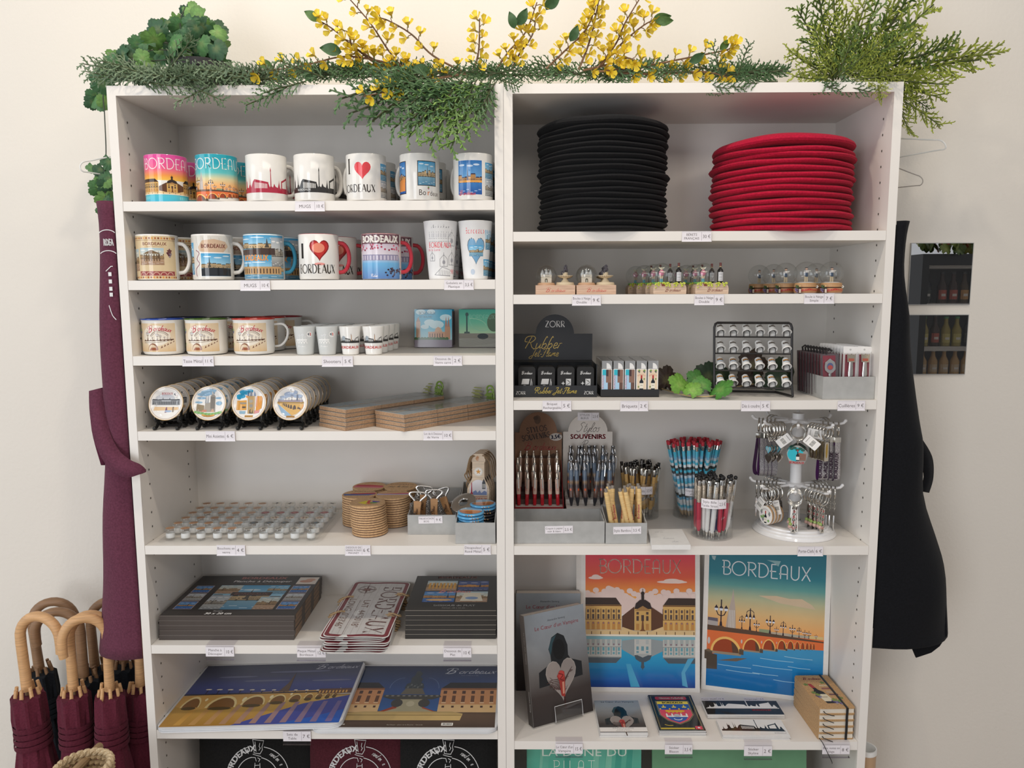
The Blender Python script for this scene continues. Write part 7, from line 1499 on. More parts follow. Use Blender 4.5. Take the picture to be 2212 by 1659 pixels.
        if kind == 'strap_text':
            a = Art(); a.text('BORDEAUX', 0, -.098, .0085, (.05, .02, .05), rot=PI/2, bold=.1, fit=.06)
            m.art(a, lambda x, q, e: FR @ V((x, -.0078-e, q)), 'satin')
    return m.mesh('pendant_'+kind)
PD = {k: pend(k) for k in ('heart', 'enamel', 'opener', 'medal', 'letters', 'photo', 'bottle', 'strap', 'strap_text')}
bm_ = MB(); bm_.prism(rrect(-.010, -.052, .010, -.020, .0015, 2), -.0003, .0003, (.82, .80, .78), 'paper', FR); a = Art(); barcode(a, -.008, -.045, .016, .013); a.rect(-.007, -.026, .007, -.025, 0x77726c); bm_.art(a, lambda x, q, e: FR @ V((x, -.0004-e, q)), 'paper'); TAGM = bm_.mesh('barcode_tag')
DES = {'heart': 'heart pendants', 'enamel': 'round blue enamel pendant', 'opener': 'flat metal opener', 'medal': 'round wooden wine bottle medallion', 'letters': 'vertical BORDEAUX letters', 'photo': 'framed night photo', 'bottle': 'metal bottle-cask pendant', 'strap': 'glittering silver and purple strap', 'strap_text': 'lettered silver and purple strap'}
PLAN = {(0, 7): ('heart', 5, 2), (0, 0): ('enamel', 4, 2), (0, 1): ('opener', 6, 0), (0, 2): ('strap_text', 4, 0), (0, 6): ('strap', 5, 0), (0, 5): ('strap', 2, 0), (0, 3): ('strap_text', 2, 0), (1, 7): ('medal', 4, 2), (1, 0): ('letters', 5, 2), (1, 1): ('letters', 6, 2), (1, 2): ('photo', 7, 4), (1, 6): ('bottle', 6, 2), (1, 5): ('bottle', 4, 2), (1, 3): ('photo', 4, 4)}
DIRN = ['front', 'front right', 'right', 'rear right', 'rear', 'rear left', 'left', 'front left']
for tier, i, a_, z in ARMS:
    if (tier, i) not in PLAN: continue
    kind, n, chn = PLAN[(tier, i)]
    for j in range(n):
        d = .083-.0085*j if n > 4 else .083-.0105*j; tk = thing('key_ring', 'key ring with %s, %s on %s %s arm' % (DES[kind], 'outermost' if j == 0 else ORD[j]+' in', 'upper' if tier == 0 else 'lower', DIRN[i]), 'key ring', (CX+d*cos(a_), CY+d*sin(a_), z4+.0003+z+.0022), a_+rnd.uniform(-.08, .08), 'key rings on the revolving stand')
        tk.rotation_euler.x = rnd.uniform(-.05, .05); put('split_ring', RG, tk)
        if kind not in ('strap', 'strap_text', 'opener'): put('chain', CH4 if chn == 4 else CH2, tk)
        put('pendant', PD[kind], tk, rot=(0, 0, (-PI/2-a_+(.75 if j == 0 and i == 6 else .12) if kind.startswith('strap') else 0)))
        if kind in ('enamel', 'medal') and j < 3: put('barcode_tag', TAGM, tk, (.002, 0, -.012), ((.9, -.9, 1.4)[j] if kind == 'enamel' else (-.55, -.8, .4)[j], 0, 0))
# ------------------------------------------------------------------ fifth shelf, right: posters, books, stickers, notebooks
z5 = ZR[5]
def poster_mesh(a, n=1):
    m = MB(); W_, H_ = .2965, .397; m.box(-W_/2, W_/2, 0, .0022, 0, H_, (.80, .77, .73), 'paper', None); w = .2735; a.xf(lambda x, y: (x*w-w/2, y*w+.0115)); a.clip(-w/2, w/2, .0115, .386)
    m.art(a, on_front(0, 0, 0), 'gloss'); return m.mesh('poster')
A1 = art_bourse(); A1.xf(lambda x, y: (x, y)); A1.deco('BORDEAUX', .5, 1.045, .125, 0xe8dccb, .075, sp=.03, cx=1.03)
A2 = art_bridge(); A2.deco('BORDEAUX', .5, 1.04, .125, 0xd8dde0, .075, sp=.04, cx=1.03)
A2.poly([(.02, 1.2), (.06, 1.2), (.05, 1.16), (.03, 1.17)], 0x9ab4b8); A2.poly([(.5, 1.2), (.62, 1.2), (.6, 1.15), (.56, 1.18)], 0x8ab0b4)
PO = [poster_mesh(A1), poster_mesh(A2)]; mb = MB(); mb.box(-.14825, .14825, 0, .0022, 0, .397, (.78, .74, .69), 'paper'); POB = mb.mesh('poster_blank')
an = math.atan2(-.0515, .2051)
for k, (x, y, rz, n) in enumerate(((.3325, .2085, -.02, 4), (.6315, .1885, an, 5))):
    for i in range(n):
        nx, ny = -sin(rz), cos(rz); d = .0026*i; ex = -.006*i if k == 0 and i else 0
        o = put('poster', PO[k] if i == 0 else POB, None, (x+nx*d+ex*.6, y+ny*d, z5+.0004), (-.125 if k == 0 else -.10, 0, rz)); tag(o, ('red sky BORDEAUX poster with domed palace' if k == 0 else 'teal sky BORDEAUX poster with arched bridge') if i == 0 else 'white edged poster, %s behind the %s poster' % (ORD[i-1], 'red sky' if k == 0 else 'bridge'), 'poster', 'posters standing at the back of the shelf')
def cover(w, h, small=False):
    a = Art(); a.grad(0, w, [(0, 0x2c2523), (h*.25, 0x3d3431), (h*.45, 0x6a6664), (h*.7, 0x8e9296), (h, 0x98a0a8)]); c = w*.52
    if not small: a.text('Alexandre Santerg', c, h*.91, h*.018, 0x2a2a30)
    a.text("Le Cœur d'un Vampire", c, h*.845 if not small else h*.93, h*.036 if not small else h*.05, 0x8c2430 if not small else 0x2a2a34, fit=w*.74)
    y = h*.52 if not small else h*.47; s = w*.24
    a.poly([(c-s*1.55, y-s*1.25), (c-s*1.5, y-s*.35), (c-s*.6, y+s*.05), (c-s*.62, y+s*.5), (c-s*.72, y+s*.9), (c-s*.45, y+s*1.55), (c, y+s*1.75), (c+s*.42, y+s*1.5), (c+s*.62, y+s*.9), (c+s*.6, y+s*.3), (c+s*.75, y+s*.05), (c+s*1.5, y-s*.25), (c+s*1.5, y-s*1.1)], 0x1b1d20)
    a.poly([(c-s*.6, y+s*.5), (c-s*.7, y+s*.95), (c-s*.45, y+s*1.5), (c-s*.1, y+s*1.66), (c-s*.4, y+s*1.2), (c-s*.5, y+s*.8)], 0x2f4a52); a.ell(c-s*.0, y+s*.75, s*.42, s*.62, 0x0c0c0e, 18)
    hy = y-s*1.1; a.poly(heart(c, hy, s*2.12, s*2.5), 0xa39a94); a.poly(heart(c, hy, s*2.02, s*2.4), 0x948a85); r = random.Random(6); dk = 0x4a302c
    for i in range(26):
        an_ = -PI/2+(-1 if i % 2 else 1)*(.25+2.3*(i//2)/13); x0_, y0_ = c, hy-s*.9+s*.09*(i//2); L = s*(.5+.45*r.random()); p1 = (x0_+L*cos(an_+.5*(1 if i % 2 else -1)), y0_+L*.5+L*.5*sin(an_+1.6)); p2 = (p1[0]+(1 if p1[0] > c else -1)*s*.18, p1[1]+s*.2)
        if abs(p2[0]-c) < s*1.0 and p2[1] < hy+s*.75: a.line([(x0_, y0_), p1, p2], s*.05, dk, True); a.line([p1, (p1[0]+(p1[0]-c)*.3, p1[1]-s*.02)], s*.03, dk)
    a.line([(c+s*.1, hy-s*.2), (c+s*.08, hy-s*1.1), (c+s*.12, hy-s*1.9)], s*.09, 0x3a1f1c); a.poly([(c-s*.12, hy-s*.9), (c+s*.12, hy-s*1.0), (c+s*.22, hy+s*.1), (c+s*.2, hy+s*.5), (c-s*.1, hy+s*.6), (c-s*.32, hy+s*.3), (c-s*.2, hy+s*.0)], 0x9c3028); a.ell(c-s*.02, hy+s*.35, s*.22, s*.25, 0xb8403a, 12); a.poly([(c-s*.02, hy-s*.8), (c+s*.1, hy-s*.8), (c+s*.14, hy-s*.1), (c, hy-s*.1)], 0xc88a74); a.line(smooth([(c-s*.2, hy+s*.45), (c+s*.1, hy+s*.3), (c-s*.1, hy+s*.1), (c+s*.15, hy-s*.05)]), s*.07, 0x7a1f1c)
    return a
def book(label, w=.160, h=.252, th=.024):
    t = thing('book', label, 'book'); m = MB(); a = cover(w, h); sp = (.20, .19, .185)
    m.box(0, w, 0, .0006, 0, h, (.25, .24, .24), 'satin'); m.box(.0, w, th-.0006, th, 0, h, (.22, .21, .21), 'satin'); m.grad = None
    m.box(-.0006, 0, 0, th, 0, h, sp, 'satin'); m.art(a, on_front(0, 0, 0), 'satin'); b = Art(); b.grad(0, th, [(0, 0x2c2624), (h*.4, 0x5a5450), (h, 0x8a8684)]); b.text("Le Cœur d'un Vampire", th/2+.002, h*.7, .0055, 0xd0ccc8, rot=-PI/2, fit=h*.38); b.text('Alexandre Santerg', th/2+.002, h*.22, .0045, 0xd0ccc8, rot=-PI/2)
    m.art(b, lambda x, q, e: (-.0006-e, th-x, q), 'satin'); m.build('cover', t); p = MB(); p.box(.001, w-.0025, .0006, th-.0006, .001, h-.0015, (.78, .74, .68), 'paper')
    m2 = p; a2 = Art()
    for i in range(10): a2.line([(.001, .002+.002*i), (w-.003, .002+.002*i)], .0003, 0xb0a898)
    p.art(a2, lambda x, q, e: (x, q, h-.0015+e), 'paper'); p.build('pages', t); return t
o = book('grey paperback with hooded figure and heart cover, propped on clear stand'); th_ = math.atan2(.0715, .143); ln = -.20; o.rotation_euler = (ln, 0, th_); o.location = (.0628, .0455, z5+.0045)
o = book('grey paperback standing upright against the back, behind the propped one'); o.rotation_euler = (-.03, 0, .0); o.location = (.0225, .215, z5+.0004)
t = thing('book_stand', 'clear acrylic stand holding the grey paperback', 'book stand', (.0628, .0455, z5), th_); m = MB(); c = (.985, .985, .985)
X = Matrix.Translation((0, 0, .0045)) @ Matrix.Rotation(ln, 4, 'X')
m.box(.055, .128, -.0065, -.0045, -.001, .036, c, 'clear', X); m.build('front_lip', t); m = MB(); m.box(.055, .128, -.0065, .03, -.0035, -.0008, c, 'clear', X); m.build('ledge', t)
m = MB(); m.box(.06, .123, .0255, .0275, -.003, .15, c, 'clear', X); m.build('back_support', t); m = MB(); m.tube([X @ V(p) for p in ((.055, -.0066, 0), (.055, -.0066, .036), (.128, -.0066, .036), (.128, -.0066, 0))], .0006, (.85, .86, .86), 5, 'gloss'); m.build('polished_edge', t)
def flat_stack(name, pts, zt, n, mk, lab, cat, grp, side=(.70, .68, .66), rz=None):
    q = [AZ(x, y, z5+zt) for x, y in pts]; c = sum(q, V())/4; u = (q[1]-q[0]+q[2]-q[3])/2; v = (q[0]-q[3]+q[1]-q[2])/2; w, h = u.length, v.length; rz_ = math.atan2(u.y, u.x); th = zt/n
    def me(top):
        m = MB(); m.box(-w/2, w/2, -h/2, h/2, 0, th*.88, side, 'paper'); a = mk(w, h) if top else None
        if a: m.art(a.xf(lambda x, y: (x-w/2, y-h/2)), lambda x, y, e: (x, y, th*.88+e), 'gloss')
        else: m.box(-w/2, w/2, -h/2, h/2, th*.88, th*.9, (.03, .03, .03) if name == 'sticker' and 'coat' in lab else side, 'paper')
        return m.mesh(name)
    A, B = me(True), me(False)
    for i in range(n):
        tp = i == n-1; o = put(name, A if tp else B, None, (c.x+(0 if tp else rnd.uniform(-.0015, .0015)), c.y-.002+(0 if tp else rnd.uniform(-.002, .001)), z5+.0004+th*i), (0, 0, rz_+(0 if tp else rnd.uniform(-.012, .012)))); tag(o, lab % ('topmost' if tp else 'bottom' if i == 0 else ORD[n-1-i]+' from top'), cat, grp)
def m_booklet(w, h):
    a = cover(w, h, True); a.rect(0, 0, w, h*.13, 0xf0ece8)
    for i, s in enumerate(('RÉVÉLATION DE LA RENTRÉE', 'la trilogie littéraire', 'découvrez les vampires')): a.text(s, w/2, h*(.095-.038*i), h*.02, 0x4a4444, fit=w*.8)
    return a
flat_stack('booklet', ((1282, 1512), (1376, 1513), (1401, 1580), (1297, 1582)), .0125, 7, m_booklet, 'small grey booklet with hooded figure, %s of its pile', 'booklet', 'booklets piled by the book stand')
def m_blason(w, h):
    a = Art(); a.rect(0, 0, w, h, (.012, .012, .013)); 
    for e in (.004, .0055): a.line([(e, e), (e, h-e), (w-e, h-e), (w-e, e), (e, e)], .0005, 0xa89a6a)
    a.poly(rrect(w*.14, h*.855, w*.86, h*.945, .004, 3), 0xb8323c); a.text('Blason Adhésif', w/2, h*.88, .0072, 0xf0e8e0, bold=.12, fit=w*.66)
    sh = lambda e: [(w*.12+e, h*.82-e), (w*.88-e, h*.82-e), (w*.88-e, h*.42), (w*.74-e*.6, h*.26+e), (w/2, h*.16+e*1.2), (w*.26+e*.6, h*.26+e), (w*.12+e, h*.42)]
    a.poly(sh(0), 0xb0a27a); a.poly(sh(.0008), 0x141414); a.poly(sh(.0022), 0xb0a27a); a.poly(sh(.003), 0xd84a60)
    x0, x1 = w*.12+.003, w*.88-.003; a.rect(x0, h*.725, x1, h*.82-.003, 0xe8d03a); a.text('BORDEAUX', w/2, h*.742, .0068, 0x141414, bold=.14, fit=w*.62); a.rect(x0, h*.565, x1, h*.725, 0x2f54a0)
    for i in range(3): x = w*(.27+.23*i); y = h*.645; a.poly([(x-.004, y-.005), (x-.0012, y-.002), (x, y-.006), (x+.0012, y-.002), (x+.004, y-.005), (x+.0055, y+.001), (x+.002, y), (x+.0012, y+.006), (x, y+.009), (x-.0012, y+.006), (x-.002, y), (x-.0055, y+.001)], 0xe8d03a)
    for i in range(4): a.ell(w*(.18+.21*i), h*.585, .002, .003, 0xe8d03a, 8)
    a.poly([(w*.3, h*.5), (w*.68, h*.5), (w*.72, h*.53), (w*.66, h*.55), (w*.4, h*.545), (w*.3, h*.555), (w*.27, h*.53)], 0xe0b83a)
    for i in range(4): a.rect(w*(.33+.09*i), h*.475, w*(.36+.09*i), h*.505, 0xe0b83a)
    a.poly([(w*.26, h*.36), (w*.74, h*.36), (w*.74, h*.4), (w*.26, h*.4)], 0xd8d8d8)
    for x in (.28, .4, .6, .72): a.rect(w*(x-.018), h*.36, w*(x+.018), h*.43, 0xe8e8e8); a.poly([(w*(x-.022), h*.43), (w*(x+.022), h*.43), (w*x, h*.47)], 0xe8e8e8)
    a.ell(w/2, h*.4, w*.07, h*.045, 0xb8b8bc, 14); a.poly([(w*.27, h*.36), (w*.73, h*.36), (w*.66, h*.28), (w/2, h*.215), (w*.34, h*.28)], 0x2f5ab0); a.line(arc(w/2, h*.33, w*.09, h*.05, 190, 350, 10), .0022, 0xf0f0f0)
    a.rect(w*.05, h*.045, w*.78, h*.075, 0xe0c23a); a.poly(rrect(w*.8, h*.035, w*.95, h*.12, .002, 2), 0xd83a50); a.poly(star(w*.875, h*.078, .0045), 0xf0f0f0); a.line(smooth([(w*.16, h*.16), (w*.25, h*.135), (w*.34, h*.14)]), .0018, 0xe0c23a); return a
flat_stack('sticker', ((1401, 1500), (1493, 1501), (1523, 1577), (1422, 1578)), .0125, 6, m_blason, 'black coat of arms sticker sheet, %s of its pile', 'sticker', 'coat of arms stickers')
def m_sk(inv):
    def f(w, h):
        a = Art()
        if inv: a.rect(0, 0, w, h, (.015, .015, .016)); skyline(a, w*.04, h*.46, w*.92, (.78, .78, .78), None, .9); a.rect(w*.02, h*.43, w*.98, h*.47, (.78, .78, .78)); a.text('BORDEAUX', w*.73, h*.27, .0062, 0xc03a3c, bold=.14, fit=w*.25)
        else: a.rect(0, 0, w, h, (.80, .79, .77)); skyline(a, w*.02, h*.28, w*.94, (.025, .022, .02), (.78, .77, .75), 1.3); a.rect(w*.02, h*.25, w*.97, h*.29, (.025, .022, .02)); a.text('BORDEAUX', w*.88, h*.12, .0036, 0x6a5a5a)
        return a
    return f
flat_stack('sticker', ((1516, 1512), (1677, 1514), (1693, 1542), (1527, 1543)), .011, 6, m_sk(True), 'black skyline sticker strip, %s of its pile', 'sticker', 'skyline stickers')
flat_stack('sticker', ((1547, 1554), (1689, 1552), (1703, 1590), (1560, 1584)), .010, 5, m_sk(False), 'white skyline sticker strip, %s of its pile', 'sticker', 'skyline stickers')
for px, py, w, ls, pr, nm in ((1512, 1505, .058, ['Poster 30x40'], '10 €', 'Poster 30x40'), (1607, 1511, .050, ['Marque-page'], '1,5 €', 'Marque-page')):
    p_ = AZ(px, py, z5); m = MB(); m.box(0, w, 0, .016, 0, .0005, (.8, .77, .79), 'paper'); m.art(card_art(ls, pr, w, .016), lambda x, q, e: (x, q, .0005+e)); o = m.build('price_card'); o.location = (p_.x, min(p_.y-.004, .168), z5+.0004); tag(o, 'flat price card %s lying behind the skyline stickers' % nm, 'price card', 'price cards on the shelf edges')
# cork notebooks
def notebook(top):
    t = thing('cork_notebook', '', 'notebook', group='stacked cork notebooks'); w, h, th = .0805, .145, .0146; ck = (.50, .31, .15); m = MB()
    pl = rrect(-w/2, -h/2, w/2, h/2, .005, 3); n = len(pl)
    for z0, z1 in ((0, .0018), (th-.0018, th)): m.add([(x, y, z0) for x, y in pl]+[(x, y, z1) for x, y in pl], [(i, (i+1) % n, n+(i+1) % n, n+i) for i in range(n)]+[tuple(range(n, 2*n)), tuple(range(n))[::-1]], ck, 'cork')
    m.box(-w/2, -w/2+.0018, -h/2+.002, h/2-.002, .0018, th-.0018, ck, 'cork')
    if top:
        a = Art(); a.script('Bordeaux', -.006, .052, .011, 0x6a1f30, .11, cx=1.1); X = lambda x, q: (x*.96-q*.29, q*.96+x*.29); b = Art(); bottle_art(b, -.008, -.052, .085, 0xa03a40, 0xd8cfb8); a.over(b, lambda x, q: (x-q*.22-.006, q))
        grapes(a, -.02, -.022, .008, 0x4a3f70, 0x7a8a4a); grapes(a, .008, -.045, .009, 0x4a3f70, 0x7a8a4a); grapes(a, .018, -.05, .008, 0x5a4a80, 0x6a8a4a)
        for x, y in ((-.03, .03), (.012, .038), (.026, -.03), (-.026, -.006)): a.poly(star(x, y, .007, .6, 5), 0x6a8048)
        a.rect(.0, .022, .022, .027, 0xd8c8a8); a.text('PAUILLAC', .011, .023, .003, 0x5a4a4a); a.rect(.0, .008, .026, .015, 0x8a5a5a); a.rect(.004, -.008, .026, .0, 0xb09a84); a.rect(.006, -.018, .027, -.012, 0x6a4a50); m.art(a, lambda x, q, e: (x, q, th+e), 'matte')
    m.build('cover', t); p = MB(); p.box(-w/2+.0018, w/2-.0025, -h/2+.0025, h/2-.0025, .0018, th-.0018, (.74, .68, .58), 'paper'); p.build('pages', t)
    e = MB(); x = w*.27; e.tube([(x, -h/2-.0006, -.0002), (x, -h/2-.0006, th+.0006), (x, h/2+.0006, th+.0006), (x, h/2+.0006, -.0002)], .0028, (.012, .012, .013), 6, 'satin', flat=.25); e.build('elastic_band', t)
    r = MB(); k = rnd.uniform(.8, 1.2); r.tube(smooth([(-w*.38, -h/2+.001, th*.5), (-w*.36, -h/2-.006*k, th*.42), (-w*.22, -h/2-.008, th*.2*k), (-w*.12, -h/2-.007, -.001 if not top else .001)], 4), .0013, (.012, .012, .013), 5, 'satin', flat=.4); r.build('ribbon', t); return t
nt, nb = notebook(True), notebook(False); n = 5
for i in range(n):
    o = nt if i == n-1 else nb if i == 0 else dup(nb); o.location = (.7355+.0012*(n-1-i)*0, .0815, z5+.0004+.0149*i); o.rotation_euler = (0, 0, .022+rnd.uniform(-.008, .008)); o['label'] = 'cork notebook with black elastic, %s of the stack' % ('topmost' if i == n-1 else 'bottom' if i == 0 else ORD[n-1-i]+' from top')
m = MB(); m.tube(smooth([(.698, .006, z5+.006), (.702, -.006, z5+.0005), (.712, -.009, z5-.02), (.722, -.0085, z5-.04), (.7235, -.008, z5-.046)], 4), .0011, (.012, .012, .013), 5, 'satin', flat=.5); o = m.build('ribbon_bookmark'); o.parent = nb; o.matrix_parent_inverse = Matrix.LocRotScale(nb.location, nb.rotation_euler.to_quaternion(), None).inverted()
# bottom compartment of the right bookcase
m = MB(); w = .267; t = thing('book', 'large teal book with thin capital lettering on the bottom shelf', 'book', (.1815, .062, .2806)); t.rotation_euler = (-.06, 0, 0); tl = (.07, .30, .25)
m.box(-w/2, w/2, 0, .0016, 0, .29, tl, 'satin'); m.box(-w/2, w/2, .0175, .019, 0, .29, tl, 'satin'); m.box(-w/2-.001, -w/2, 0, .019, 0, .29, tl, 'satin'); a = Art(); a.grad(-w/2, w/2, [(0, 0x2f8f80), (.2, 0x4fa893), (.29, 0x62b09a)]); r = random.Random(2)
for i in range(9): x = -w/2+w*r.random()*.85; a.poly([(x, .02), (x+.02, .02), (x+.034, .29), (x+.022, .29)], [0x5fae9a, 0x3f9a88, 0x76b8a2][i % 3])
a.text('LA DUNE DU', 0, .243, .0195, 0xd8e6da, cx=1.25); a.deco('PILAT', -.02, .206, .026, 0xd8e6da, .05, sp=.25); m.art(a, on_front(0, 0, 0), 'satin'); m.build('cover', t); p = MB(); p.box(-w/2, w/2-.003, .0017, .0174, .002, .287, (.74, .70, .64), 'paper'); p.build('pages', t)
for i in range(6):
    m = MB(); w = .36; K = 10; vs = []; 
    for s in (0, .0022):
        for q in range(2):
            for j in range(K+1): vs.append((-w/2+w*j/K, s+.004*sin(j*.9+i), (.0 if q == 0 else .268)+(.002*sin(j*.7+i*2) if q else 0)))
    b = 2*(K+1); fs = [(j, j+1, K+2+j, K+1+j) for j in range(K)]+[(b+j, b+K+1+j, b+K+2+j, b+j+1) for j in range(K)]+[(K+1+j, K+2+j, b+K+2+j, b+K+1+j) for j in range(K)]+[(0, K+1, b+K+1, b), (K, b+K, b+2*K+1, 2*K+1)]
    m.add(vs, fs, (.13, .30, .17), 'satin'); o = m.build('paper_bag'); o.location = (.5205+.002*i, .05+.0125*i, .2806); o.rotation_euler = (-.10, 0, 0); tag(o, 'flat green paper bag on the bottom shelf, %s' % ('foremost' if i == 0 else 'rearmost' if i == 5 else ORD[i]+' from front'), 'paper bag', 'green paper bags')
t = thing('storage_tube', 'tall tan cardboard tube with white rim right of the bookcase', 'tube', (.826, .055, 0)); tp = AY(1878, 1622, .04).z; m = MB(); m.lathe([(0, 0), (.0235, 0), (.0235, tp-.012)], 28, (.50, .33, .20), 'satin'); m.build('body', t); m = MB(); m.lathe([(.0235, tp-.012), (.0245, tp-.011), (.0245, tp), (.0215, tp), (.0215, tp-.035), (0, tp-.035)], 28, (.80, .80, .78), 'gloss'); m.build('rim', t)
# ------------------------------------------------------------------ beside the bookcases: aprons, hangers, umbrellas, basket, mirrors
def drape(name, rows, side, col, label, yb=.24):
    """cloth hanging at the outer side of a bookcase; rows: (height pixel, outer pixel)"""
    t = thing(name, label, 'apron'); rows = smooth(rows, 3); sx = .8035*side; P = []
    for i, (py, px) in enumerate(rows):
        p = AY(px, py, .075); w = abs(p.x-sx); z = p.z; f = .006*sin(i*.6)
        P.append([(sx, .004, z), (sx+side*w*.35, -.004+f*.3, z), (sx+side*w*.75, .018+f, z), (p.x, .075, z), (p.x-side*w*.04, .12-f, z), (sx+side*w*.6, .17, z), (sx+side*w*.75, yb-.02, z), (sx+side*w*.3, yb, z)])
    Q = [smooth(r, 3) for r in P]; n = len(Q[0]); m = MB(); vs = [v for r in Q for v in r]; fs = [(i*n+j, i*n+j+1, (i+1)*n+j+1, (i+1)*n+j) for i in range(len(Q)-1) for j in range(n-1)]
    m.add(vs, fs, col, 'cloth'); o = m.build('cloth', t); s = o.modifiers.new('thickness', 'SOLIDIFY'); s.thickness = .0016; s.offset = 0; return t
BUR = (.125, .036, .062)
ta = drape('apron', [(443, 226), (520, 230), (640, 233), (760, 234), (880, 235), (1000, 236), (1100, 233), (1200, 230), (1300, 224), (1390, 219)], -1, BUR, 'burgundy apron hanging at the left side of the bookcases')
def ribbon(name, t, pts, col, y0):
    m = MB(); pts = smooth(pts, 5); vs = []; A = []
    for i, (x, y, hw, dy, ang) in enumerate(pts):
        c, s = cos(math.radians(ang)), sin(math.radians(ang)); a, b = AY(x-hw*c, y-hw*s, y0+dy), AY(x+hw*c, y+hw*s, y0+dy+.01); A.append((a, b))
    n = len(A); vs = [q for a, b in A for q in (a, b)]; m.add(vs, [(2*i, 2*i+1, 2*i+3, 2*i+2) for i in range(n-1)], col, 'cloth'); o = m.build(name, t); s = o.modifiers.new('thickness', 'SOLIDIFY'); s.thickness = .0018; return o
ribbon('sash', ta, [(212, 840, 20, .02, -14), (213, 890, 19, .005, -8), (222, 945, 19, -.01, -25), (245, 990, 21, -.022, -48), (275, 1012, 20, -.03, -72), (302, 1014, 11, -.03, -85), (315, 1018, 2, -.028, -90)], BUR, .0)
ribbon('sash_end', ta, [(196, 846, 4, .03, 0), (206, 930, 8, .03, 0), (226, 1005, 8, .02, 0)], (.11, .025, .05), .03)
m = MB(); a = Art(); wt = (.72, .72, .72); a.line(arc(0, .012, .02, .012, 30, 150, 10), .0016, wt); a.line(arc(0, -.03, .02, .012, 30, 150, 10), .0016, wt); a.text('RDEA', .001, -.008, .014, wt, bold=.1, fit=.022)
for q in (-.07, -.085, -.1, -.112): a.rect(-.003, q, .004, q+.008, wt)
a.line([(-.008, -.06), (.004, -.05), (.008, -.05)], .0016, wt); a.line(smooth([(-.006, -.13), (0, -.15), (.008, -.16)]), .0016, wt)
c = AY(239, 523, .006); m.art(a, on_plane((c.x, c.y-.012, c.z), (.97, -.10, 0), (0, 0, 1)), 'matte'); m.build('white_print', ta)
tb = drape('apron', [(484, 1946), (530, 1938), (598, 1930), (680, 1946), (750, 1957), (900, 1980), (958, 1987), (1060, 1990), (1157, 2020), (1219, 2038), (1284, 2043), (1340, 2046), (1368, 2047)], 1, (.0065, .007, .009), 'black apron hanging at the right side of the bookcases')
ribbon('sash', tb, [(1975, 940, 10, .05, 0), (1998, 985, 14, .05, 0), (2005, 1030, 10, .05, 0), (1994, 1062, 12, .05, 10)], (.0065, .007, .009), .02)
m = MB(); q = [AY(x, y, .03) for x, y in ((1888, 1250), (1925, 1250), (1952, 1358), (1922, 1373), (1886, 1357))]; m.add(q+[p+V((0, .002, 0)) for p in q], [(4, 3, 2, 1, 0), (5, 6, 7, 8, 9)]+[(i, (i+1) % 5, 5+(i+1) % 5, 5+i) for i in range(5)], (.011, .0115, .014), 'cloth'); m.build('hem_fold', tb)
m = MB(); q = [AY(x, y, .045) for x, y in ((1930, 1300), (2043, 1300), (2046, 1372), (2030, 1396), (2012, 1410), (1979, 1421), (1952, 1358))]; m.add(q+[p+V((0, .003, 0)) for p in q], [(6, 5, 4, 3, 2, 1, 0), tuple(range(7, 14))]+[(i, (i+1) % 7, 7+(i+1) % 7, 7+i) for i in range(7)], (.0065, .007, .009), 'cloth'); m.build('hem_corner', tb)
def hanger(tip, y, back, top, bot, label, th=.0016, wc=(.78, .78, .76)):
    """wire hanger: tip pixels (upper bend, lower bend), hook near the side panel"""
    A, B = AY(*tip[0], y), AY(*tip[1], y); t = thing('coat_hanger', label, 'hanger'); s = -1 if A.x < 0 else 1; X = .8045*s
    hub = V((X+s*.004, .17, AY(*top, .02).z+.03)); C = V((X, back, B.z)); m = MB()
    m.tube(smooth([tuple(hub), tuple(hub.lerp(A, .85)), tuple(A), tuple(A.lerp(B, .5)+V((s*.004, -.004, 0))), tuple(B), tuple(B.lerp(C, .12)), tuple(C), tuple(C+V((0, 0, .012))), tuple(hub)], 5), th, wc, 7, 'satin'); m.build('frame', t)
    h = MB(); h.tube(smooth([tuple(hub), tuple(hub+V((0, 0, .03))), tuple(hub+V((s*.002, .012, .045))), tuple(hub+V((0, .024, .035)))], 5), th, wc, 7, 'satin'); h.build('hook', t); return t
hanger(((180, 350), (179, 370)), .06, .285, (237, 326), None, 'white wire hanger sticking out at the upper left side'); hanger(((203, 398), (199, 421)), .10, .27, (237, 400), None, 'lower white wire hanger amid the ivy at the left side', .0014)
hanger(((2030, 303), (2040, 322)), .06, .285, (1950, 296), None, 'white wire hanger sticking out at the upper right side', .0015); hanger(((1987, 381), (1988, 400)), .15, .28, (1945, 340), None, 'lower thin wire hanger at the right side', .0012, (.40, .37, .34))
